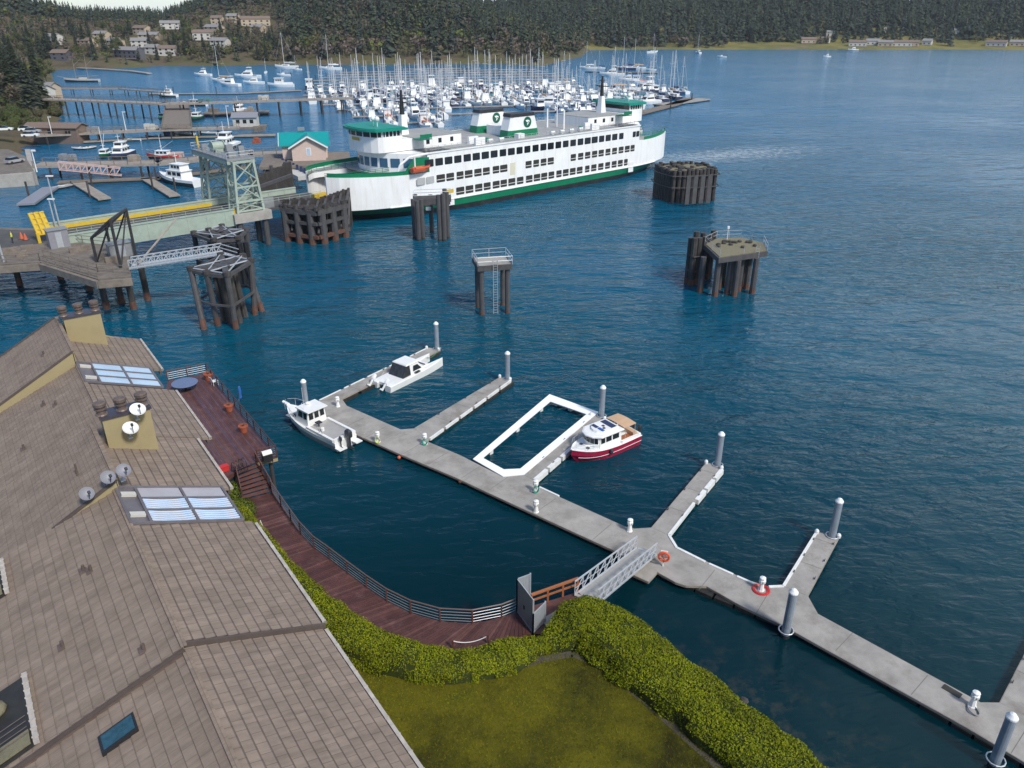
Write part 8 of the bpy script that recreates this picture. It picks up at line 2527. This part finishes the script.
# ------------------------------------------------------------------ buildings
def gable_house(p, W, Dp, H, rz, wall, roof, lab, name='house', cat='house', porch=False, z=None, floors=1, chim=False, rise=None):
    t_ = thing(name, lab, cat, (p[0], p[1], p[2] if z is None else z), rz)
    rise = rise if rise is not None else Dp * .24
    q = MB()
    q.add([(-W / 2, -Dp / 2, -2.5), (W / 2, -Dp / 2, -2.5), (W / 2, Dp / 2, -2.5), (-W / 2, Dp / 2, -2.5), (-W / 2, -Dp / 2, H), (W / 2, -Dp / 2, H), (W / 2, Dp / 2, H), (-W / 2, Dp / 2, H), (-W / 2, 0, H + rise - .12), (W / 2, 0, H + rise - .12)],
          [(0, 1, 5, 4), (2, 3, 7, 6), (1, 2, 6, 9, 5), (3, 0, 4, 8, 7), (4, 5, 9, 8), (6, 7, 8, 9)])
    wl_ = q.build('wall', M[wall], t_)
    e = .5; sl = rise / (Dp / 2)
    q = MB()
    for sd in (-1, 1):
        q.slab([(-W / 2 - e, sd * (Dp / 2 + e), H - e * sl), (W / 2 + e, sd * (Dp / 2 + e), H - e * sl), (W / 2 + e, sd * .001, H + rise), (-W / 2 - e, sd * .001, H + rise)], (0, 0, .18))
    rf = q.build('roof', M[roof], t_)
    if chim:
        q = MB(); q.box(W * .2, W * .2 + .8, -.4, .4, H + rise - .6, H + rise + 1.1); q.build('chimney', M['roof_brown'], rf)
    for f in range(floors):
        n_ = max(2, int(W / 4.5)); z0 = .7 + 2.7 * f
        for k in range(n_):
            x = -W / 2 + W * (k + .5) / n_
            q = MB(); q.box(x - .85, x + .85, -Dp / 2 - .05, -Dp / 2 - .012, z0, z0 + 1.3); fr_ = q.build('window', M['glass_dark'], t_)
    if porch:
        q = MB(); q.box(-W / 2, W / 2, -Dp / 2 - 2.2, -Dp / 2 - .06, -.3, -.1); q.build('porch', M['pale_wood'], t_)
    return t_
HL = ['white house with a wide low roof behind the dark trees at the far left', 'dark low house by the water at the far left shore', 'small tan house among bare trees above the left basin', 'tan house with brown roof high on the left hillside', 'tan house with long grey roof, middle of the hillside group', 'white house with a long grey roof lower on the hillside', 'wide dark blue grey house with broad roof near the shore', 'white house with grey roof close above the shore', 'white cottage with brown roof at the right of the shore group',
      'white house with a row of windows near the hilltop gap', 'small tan house high up left of the big pale house', 'tall tan house next to the big pale house', 'largest pale house high on the wooded hillside', 'tan house with grey roof below the hilltop houses', 'white house with brown roof in the middle of the hillside', 'white house with grey roof above the green lawn', 'small tan house right of the hillside group among conifers', 'tan cottage between bare trees at left on the hill', 'tan cottage with grey roof above the bare trees at left']
for (bx, by, wl_, rf_, W, fl), (x, y, z), lab in zip(HOUSES, HPOS, HL):
    gable_house((x, y, z), W, 9, 5.0 if W < 20 else 6.0, rnd.uniform(-.5, .35), wl_, rf_, lab, floors=2, chim=(W > 15), porch=(W > 15))
IS = [(808, 43, 17, 'house_tan', 'roof_brown', 'low brown resort building at the left end of the far shore'), (824, 42.5, 12, 'house_white', 'roof_brown', 'small house with brown roof, second from left on the far shore'), (857, 46, 19, 'house_white', 'roof_brown', 'white fronted lodge behind the far shore jetty'), (872, 44.5, 15, 'house_white', 'roof_grey', 'white house with grey roof right of the lodge on the far shore'),
      (885, 46, 16, 'house_tan', 'roof_grey', 'tan house with grey roof in the middle of the far shore row'), (901, 46, 22, 'house_white', 'roof_brown', 'longest house of the far shore row, brown roofed'), (927, 44.5, 10, 'house_white', 'roof_grey', 'small white cottage right of the far shore row'), (996, 46, 21, 'house_white', 'roof_brown', 'long white house with brown roof near the right edge of the far shore'), (1019, 46, 20, 'house_tan', 'roof_grey', 'tan house with grey roof at the right edge of the far shore'),
      (830, 36, 11, 'house_white', 'roof_grey', 'white house higher up among the trees of the far shore'), (882, 33, 8, 'house_white', 'roof_grey', 'tiny white cabin in the trees above the far shore row'), (914, 46, 10, 'house_tan', 'roof_brown', 'small tan cottage at the right end of the far shore row'), (955, 34, 7, 'house_white', 'roof_grey', 'tiny white hut above the far meadow')]
for bx, by, W, wl_, rf_, lab in IS:
    u = (bx - 512) / FPX; v = (384 - by) / FPX
    d = np.array([u, _cp + v * _sp, -_sp + v * _cp]); tt = np.linspace(900, 1500, 1500); hh = isle_h(d[0] * tt, d[1] * tt); k = np.argmax((hh > CAM_H + d[2] * tt) & (hh > .3))
    gable_house((d[0] * tt[k], d[1] * tt[k], hh[k]), W, 9, 4.2, rnd.uniform(-.3, .3) - .35, wl_, rf_, lab, floors=1, porch=True)
pier('small brown jetty with a float at the far shore resort', [(838, 49.2), (856, 50.0), (878, 50.3)], 1.2, 3, 20, .2, 'jetty', 'weather_wood', rail=False)
# pink building with a teal roof at the pier head
z0 = 4.2
pp = (G(296, 162, z0) + G(329, 160, z0)) / 2
pk = thing('pier_building', 'small pink building with a bright teal gabled roof on the pier behind the ferry', 'building', (pp.x - 1.6, pp.y + 4, z0), R(12))
q = MB(); q.box(-6.3, 4.3, -.2, 7, 0, 3.4); q.build('wall', M['pink_siding'], pk)
q = MB(); q.add([(-3.9, -3.6, 0), (3.9, -3.6, 0), (3.9, -.203, 0), (-3.9, -.203, 0), (-3.9, -3.6, 3.3), (3.9, -3.6, 3.3), (3.9, -.203, 3.3), (-3.9, -.203, 3.3), (0, -3.6, 5.5), (0, -.203, 5.5)], [(0, 1, 5, 8, 4), (1, 2, 6, 5), (3, 0, 4, 7), (2, 3, 7, 9, 6)]); q.build('front_gable', M['pink_siding'], pk)
q = MB()
q.slab([(-7, -.9, 3.05), (5, -.9, 3.05), (5, 3.4, 5.6), (-7, 3.4, 5.6)], (0, 0, .2)); q.slab([(-7, 7.7, 3.05), (5, 7.7, 3.05), (5, 3.402, 5.6), (-7, 3.402, 5.6)], (0, 0, .2)); rf = q.build('roof', M['teal_roof'], pk)
q = MB()
q.slab([(-4.6, -4.3, 2.95), (-.001, -4.3, 5.6), (-.001, 2.6, 5.6), (-4.6, 2.6, 2.95)], (0, 0, .22)); q.slab([(4.6, -4.3, 2.95), (.001, -4.3, 5.6), (.001, 2.6, 5.6), (4.6, 2.6, 2.95)], (0, 0, .22)); q.build('gable_roof', M['teal_roof'], pk)
q = MB(); q.bar((-4.6, -4.35, 3.0), (0, -4.35, 5.65), .12, .35); q.bar((4.6, -4.35, 3.0), (0, -4.35, 5.65), .12, .35); q.bar((-7.05, -.9, 3.1), (-7.05, 3.4, 5.65), .12, .3); q.build('barge_board', M['white_paint'], pk)
q = MB(); q.box(-.55, .55, -3.66, -3.61, 1.2, 3.0); w_ = q.build('window', M['white_paint'], pk)
q = MB(); q.box(-.4, .4, -3.69, -3.663, 1.35, 2.85); q.build('pane', M['sun_glass'], w_)
q = MB(); q.boxr((-1.5, 3.4, 6.2), 1.6, 1.0, .7); q.build('roof_vent', M['steel_grey'], rf)
pf = thing('pier_platform', 'timber pier head carrying the pink building', 'pier', (pp.x, pp.y, 0), R(12))
q = MB(); q.box(-12, 9, -6, 13, z0 - .6, z0 - .004); q.build('pier_deck', M['weather_wood'], pf)
for x in (-11, -6, -1, 4, 8):
    for y in (-5.5, 1, 7, 12): q = MB(); q.tube((x, y, -2), (x, y, z0 - .6), .25, 6); q.build('pile', M['dark_pile'], pf)
# long covered ramp with dark blue rail between pink building and slip
a, b = G(275, 166, 2.5), G(304, 180, 2.5)
t_ = thing('boarding_ramp', 'pale ramp with dark blue rails sloping from the pier toward the ferry', 'ramp', tuple(a)); dn = (b - a).normalized(); nn = Vector((-dn.y, dn.x, 0)) * 1.3
q = MB(); q.slab([tuple(a - nn), tuple(b - nn), tuple(b + nn), tuple(a + nn)], (0, 0, .9)); q.build('ramp_deck', M['house_white'], t_, world=True)
q = MB()
for k in range(9): p = a.lerp(b, k / 8) + nn; q.boxr((p.x, p.y, 3.4), .5, .3, 1.2)
q.build('rail_panel', M['navy_canvas'], t_, world=True)
# floating boat house
p = G2(247, 128); bh = thing('boat_house', 'white floating boat house with grey blue roof at the middle pier', 'boat house', (p.x, p.y, 0), R(8))
q = MB(); q.box(-5.5, 6.5, -3.6, 3.6, -.2, .7); q.build('float', M['weather_wood'], bh)
q = MB(); q.add([(-4, -2.8, .703), (4, -2.8, .703), (4, 2.8, .703), (-4, 2.8, .703), (-4, -2.8, 3.9), (4, -2.8, 3.9), (4, 2.8, 3.9), (-4, 2.8, 3.9), (-4, 0, 5.1), (4, 0, 5.1)], [(0, 1, 5, 4), (2, 3, 7, 6), (1, 2, 6, 9, 5), (3, 0, 4, 8, 7)]); q.build('wall', M['house_white'], bh)
q = MB()
for sd in (-1, 1): q.slab([(-4.5, sd * 3.3, 3.75), (4.5, sd * 3.3, 3.75), (4.5, sd * .001, 5.2), (-4.5, sd * .001, 5.2)], (0, 0, .15))
q.build('roof', M['dish_grey'], bh)
for x in (-2.3, 0, 2.3): q = MB(); q.box(x - .6, x + .6, -2.85, -2.81, 1.9, 3.1); q.build('window', M['glass_dark'], bh)
# gear on the floats
for px, m_, lab, w_, zz_ in (((262, 131), 'weather_wood', 'stack of brown crates on the float end by the boat house', 4.5, .6), ((254, 143), 'terracotta', 'rust red net pile on the near pier behind the lift tower', 3, 3.4), ((70, 160), 'steel_grey', 'grey crates at the shore end of the near pier', 4, 3.4), ((132, 160.5), 'pale_wood', 'pale crates midway along the near pier', 5, 3.4), ((205, 156), 'house_white', 'white boxes on the near pier left of the lift tower', 4, 3.4), ((96, 131), 'steel_grey', 'grey bins midway along the middle pier', 4, 3.0), ((150, 129), 'house_white', 'white totes where the wharf meets the middle pier', 4, 3.0), ((205, 101.5), 'teal_canvas', 'teal covered gear on the high trestle', 5, 6.0), ((262, 99.5), 'house_white', 'white sheds on the high trestle beside the marina', 5, 6.0), ((178, 158), 'pink_steel', 'pinkish work barge beside the red boat', 7, .2), ((216, 112), 'weather_wood', 'heap of brown gear at the left of the work float', 5, .9), ((250, 111), 'pale_wood', 'pale brown gear boxes at the right of the work float', 5, .9)):
    p = G2(*px, zz_); t_ = thing('gear_stack', lab, 'gear', (p.x, p.y, zz_ + .004), rnd.uniform(-.2, .2))
    for k in range(4):
        q = MB(); q.boxr((rnd.uniform(-w_ / 2, w_ / 2), rnd.uniform(-1.2, 1.2), .01 * k), w_ * rnd.uniform(.2, .4), rnd.uniform(1, 1.8), rnd.uniform(.6, 1.6)); q.build('crate', M[m_], t_)
for px, z_, ty, lab in (((34, 160), 3.6, 150, 'white lamp post at the shore end of the near pier'), ((52, 134), 3.0, 117, 'white lamp post standing on the middle pier'), ((126, 130), 3.0, 112, 'thin white lamp post farther along the middle pier'), ((229, 128), 3.0, 106, 'tall white pole beside the floating boat house'), ((37, 172), 3.6, 151, 'leaning white pole on the concrete ramp edge')):
    lamp_post(px, z_, ty, lab, 'white_paint')

# ------------------------------------------------------------------ the left bank
wv = thing('sea_wall', 'concrete sea wall below the parking area at the left edge', 'wall', (*G2(10, 186), 0))
q = MB(); wp = [G2(x, y, 0) for x, y in [(-70, 191), (0, 187.5), (36, 185)]]
for a, b in zip(wp, wp[1:]):
    d = (b - a).normalized(); nn = Vector((-d.y, d.x)) * .6; q.prism([tuple(a - nn), tuple(b - nn), tuple(b + nn), tuple(a + nn)], -1.5, 2.9)
e0 = wp[-1]; e1 = G2(30, 160, 0); d = (e1 - e0).normalized(); nn = Vector((-d.y, d.x)) * .6; q.prism([tuple(e0 - nn), tuple(e1 - nn), tuple(e1 + nn), tuple(e0 + nn)], -1.5, 2.89)
q.build('wall_face', M['concrete'], wv, world=True)
q = MB(); q.prism([tuple(G2(x, y, 3)) for x, y in [(-70, 177), (0, 174), (34, 171), (25, 156), (8, 149), (-70, 150)]], 2.0, 3.0); tag(q.build('parking_area', M['trestle_top']), kind='structure')
def car(px, z, rz, m, lab):
    p = G2(*px, z); t_ = thing('parked_car', lab, 'car', (p.x, p.y, z), rz)
    q = MB(); q.loft([[(x, y * .88, z_) for x, z_ in ((-2.2, .35), (2.2, .35), (2.25, .75), (1.1, .95), (-2.2, .95))] for y in (-1, 1)]); q.build('body', M[m], t_)
    q = MB(); q.loft([[(x, y, z_) for x, z_ in ((-1.9, .953), (1.0, .953), (.35, 1.5), (-1.5, 1.5))] for y in (-.75, .75)]); q.build('cabin', M['glass_dark'], t_)
    for x in (-1.4, 1.4):
        for y in (-.85, .85): q = MB(); q.tube((x, y - .1, .33), (x, y + .1, .33), .33, 10); q.build('wheel', M['rubber'], t_)
for px, z_, rz, m_, lab in (((5, 131), 5.0, .3, 'white_paint', 'white car parked at the left edge above the middle pier'), ((27, 131), 4.6, .5, 'white_paint', 'white car parked beside the bushes at the shore end of the middle pier'), ((33, 133), 4.4, .2, 'car_silver', 'silver car parked at the head of the middle pier'), ((31, 137), 4.3, .2, 'white_paint', 'white van like car lowest of the group by the middle pier'), ((15, 163), 3.03, 1.2, 'car_silver', 'silver car on the parking area behind the sea wall')):
    x, y, h = depth_of(px[0], px[1], main_h); z2_ = float(main_h(np.array([G2(*px, z_).x]), np.array([G2(*px, z_).y]))[0])
    car(px, max(z_, z2_) + .03, rz, m_, lab)
p = depth_of(57, 133, main_h); pc = G2(57, 133, 2.8)
gable_house((pc.x, pc.y, 2.2), 17, 6, 2.6, R(-6), 'roof_brown', 'roof_brown', 'long low red brown shed at the shore end of the middle pier', 'shed', 'shed', rise=1.0)
for px, W, wl_, rf_, lab in (((25, 80), 13, 'house_white', 'teal_canvas', 'pale green roofed house among dark trees on the left bank'), ((31, 91), 12, 'house_white', 'roof_grey', 'grey roofed white house on the left bank, upper of two'), ((38, 98), 13, 'house_white', 'roof_grey', 'grey roofed white house by the trestle on the left bank, lower of two'), ((48, 95), 9, 'house_tan', 'roof_grey', 'small tan cabin at the shore end of the high trestle')):
    x, y, z = depth_of(px[0], px[1], main_h); gable_house((x, y, z), W, 8, 3.6, rnd.uniform(-.4, .4), wl_, rf_, lab, floors=1)
# individual trees: trunk, limbs, crown of many small sprays
def conifer_tree(h, seed, mats):
    r = np.random.RandomState(seed)
    V = []; mi = []
    n = 520
    for k in range(n):
        t = r.rand() ** .8; z = h * (.10 + .89 * t); rad = h * .20 * (1 - t) ** .85 * r.uniform(.55, 1.15) + .1
        a = r.uniform(0, 6.28); ca, sa = math.cos(a), math.sin(a); wdt = rad * r.uniform(.16, .30) + .12; dr = rad * r.uniform(.15, .45)
        c = np.array([0, 0, z]); e = np.array([ca * rad, sa * rad, z - dr]); s_ = np.array([-sa, ca, 0]) * wdt; m_ = (c * .35 + e * .65)
        V += [c + np.array([0, 0, .1]), m_ + s_ + np.array([0, 0, r.uniform(-.1, .3)]), e, m_ - s_ + np.array([0, 0, r.uniform(-.1, .3)])]; mi.append(r.randint(len(mats)))
    return np.array(V), np.arange(n * 4).reshape(-1, 4), np.array(mi)
def broad_tree(h, seed, mats, n=620):
    r = np.random.RandomState(seed); V = []; mi = []
    cl = [(r.normal(0, h * .17), r.normal(0, h * .17), h * r.uniform(.42, .88), h * r.uniform(.10, .2)) for _ in range(11)]
    for k in range(n):
        x, y, z, rr_ = cl[r.randint(len(cl))]; d = r.normal(0, 1, 3); d /= np.linalg.norm(d); c = np.array([x, y, z]) + d * rr_ * r.rand() ** .4
        a = r.normal(0, 1, 3); a /= np.linalg.norm(a); b = np.cross(a, d); b /= np.linalg.norm(b) + 1e-6; s_ = h * r.uniform(.018, .04)
        V += [c + a * s_, c + b * s_, c - a * s_, c - b * s_]; mi.append(r.randint(len(mats)))
    return np.array(V), np.arange(n * 4).reshape(-1, 4), np.array(mi)
def tree_proto(name, kind, h, seed, mats):
    V, F_, mi = (conifer_tree if kind == 'c' else broad_tree)(h, seed, mats)
    o = np_mesh('crown', V, F_, mats, mi); me = o.data; bpy.data.objects.remove(o)
    q = MB(); q.tube((0, 0, -1.5), (0, 0, h * (.92 if kind == 'c' else .5)), h * .016 + .08, 7, .06 if kind == 'c' else h * .010)
    if kind != 'c':
        for a in range(5): q.tube((0, 0, h * (.28 + .04 * a)), (h * .18 * math.cos(a * 1.3), h * .18 * math.sin(a * 1.3), h * .68), h * .008, 5, .03)
    o2 = q.build('trunk', M['bark']); m2 = o2.data; bpy.data.objects.remove(o2)
    return me, m2
TP = {'dark': [tree_proto('t', 'c', 20, 40 + i, [M['conifer_dark'], M['conifer_dark'], M['conifer_mid']]) for i in range(3)],
      'mid': [tree_proto('t', 'c', 18, 50 + i, [M['conifer_mid'], M['conifer_blue']]) for i in range(2)],
      'olive': [tree_proto('t', 'b', 11, 60 + i, [M['leafy_olive'], M['bush_green']]) for i in range(2)],
      'bare': [tree_proto('t', 'b', 11, 70 + i, [M['bare_brown'], M['bare_brown'], M['leafy_olive']]) for i in range(2)],
      'bright': [tree_proto('t', 'b', 10, 80, [M['leafy_bright'], M['leafy_olive']])]}
HT = {'dark': 20, 'mid': 18, 'olive': 11, 'bare': 11, 'bright': 10}
NM = {'dark': 'conifer_tree', 'mid': 'conifer_tree', 'olive': 'leafy_tree', 'bare': 'bare_tree', 'bright': 'leafy_tree'}
def tree(x, y, z, kind, h, lab, grp):
    me, m2 = bro.choice(TP[kind]); s_ = h / HT[kind]
    t_ = thing(NM[kind], lab, 'tree', (x, y, z), bro.uniform(0, 6.28), grp); t_.scale = (s_ * bro.uniform(.9, 1.2), s_ * bro.uniform(.9, 1.2), s_)
    for nm, m_ in (('crown', me), ('trunk', m2)):
        o = bpy.data.objects.new(nm, m_); COL.objects.link(o); o.parent = t_
    return t_
LB = {'dark': 'dark conifer on the steep bank at the left edge', 'mid': 'grey green conifer on the left bank among darker ones', 'olive': 'olive green leafy tree low on the left bank', 'bare': 'brown bare branched tree on the left bank'}
for k in range(64):
    px, py = bro.uniform(-25, 52), bro.uniform(48, 112)
    if px > 12 and 72 < py < 101 and bro.random() < .75: continue
    x, y, z = depth_of(px, py, main_h)
    if z < .8: continue
    kd = bro.choices(('dark', 'mid', 'olive', 'bare'), (.36, .24, .28, .12))[0]
    tree(x, y, z, kd, bro.uniform(13, 25) * (1 if kd in ('dark', 'mid') else .55), LB[kd], 'trees on the left bank')
LH = {'dark': 'dark conifer standing among the hillside houses', 'mid': 'mid green conifer standing among the hillside houses', 'olive': 'olive leafy tree among the hillside houses', 'bare': 'bare brown tree among the hillside houses', 'bright': 'bright yellow green tree among the hillside houses'}
for k in range(120):
    px, py = bro.uniform(45, 300), bro.uniform(30, 62)
    x, y, z = depth_of(px, py, main_h)
    if z < .8 or min(math.hypot(x - hx, (y - hy) * .5) for hx, hy, hz in HPOS) < 9: continue
    kd = bro.choices(('dark', 'mid', 'olive', 'bare', 'bright'), (.28, .14, .2, .3, .08))[0]
    tree(x, y, z, kd, bro.uniform(9, 17) * (1 if kd in ('dark', 'mid') else .75), LH[kd], 'trees among the hillside houses')
for px, py, kd, h, lab in ((104, 50, 'bright', 13, 'brightest yellow green tree left of the hillside houses'), (312, 56, 'bright', 16, 'yellow green tree at the foot of the dark wooded point'), (187, 55, 'dark', 20, 'tall dark conifer clump standing beside the shore house'), (85, 47, 'dark', 19, 'dark conifer pair left of the bright green tree'), (176, 52, 'dark', 17, 'dark conifer between the white cottage and the lawn')):
    x, y, z = depth_of(px, py, main_h); tree(x, y, z, kd, h, lab, None)
# bushes on the near left bank
bu_r = random.Random(5)
for k in range(30):
    px, py = bu_r.uniform(-8, 60), bu_r.uniform(104, 140)
    if 36 < px and py > 120: continue
    x, y, z = depth_of(px, py, main_h)
    if z < .8: continue
    m_ = [[M['bush_green'], M['leafy_olive']], [M['leafy_olive'], M['bare_brown']], [M['bush_green'], M['conifer_mid']]][bu_r.randrange(3)]
    small_bush('shrub', Vector((x, y)), bu_r.uniform(1.4, 3.4), z - .3, 'rounded shrub on the bank above the middle pier', m_, 100 + k, 420, 'bush', 'shrubs on the left bank', .24)

# ------------------------------------------------------------------ thin sea haze
hb_m = bpy.data.materials.new('haze_air'); hb_m.use_nodes = True
_n, _l = hb_m.node_tree.nodes, hb_m.node_tree.links
_n.remove(_n['Principled BSDF'])
_v = _n.new('ShaderNodeVolumePrincipled'); _v.inputs['Color'].default_value = (.80, .88, .95, 1); _v.inputs['Density'].default_value = 0.00007
_l.new(_v.outputs['Volume'], _n['Material Output'].inputs['Volume'])
q = MB(); q.box(-2400, 2400, -300, 2000, -4, 130); hz_o = q.build('haze', hb_m); tag(hz_o, kind='stuff')
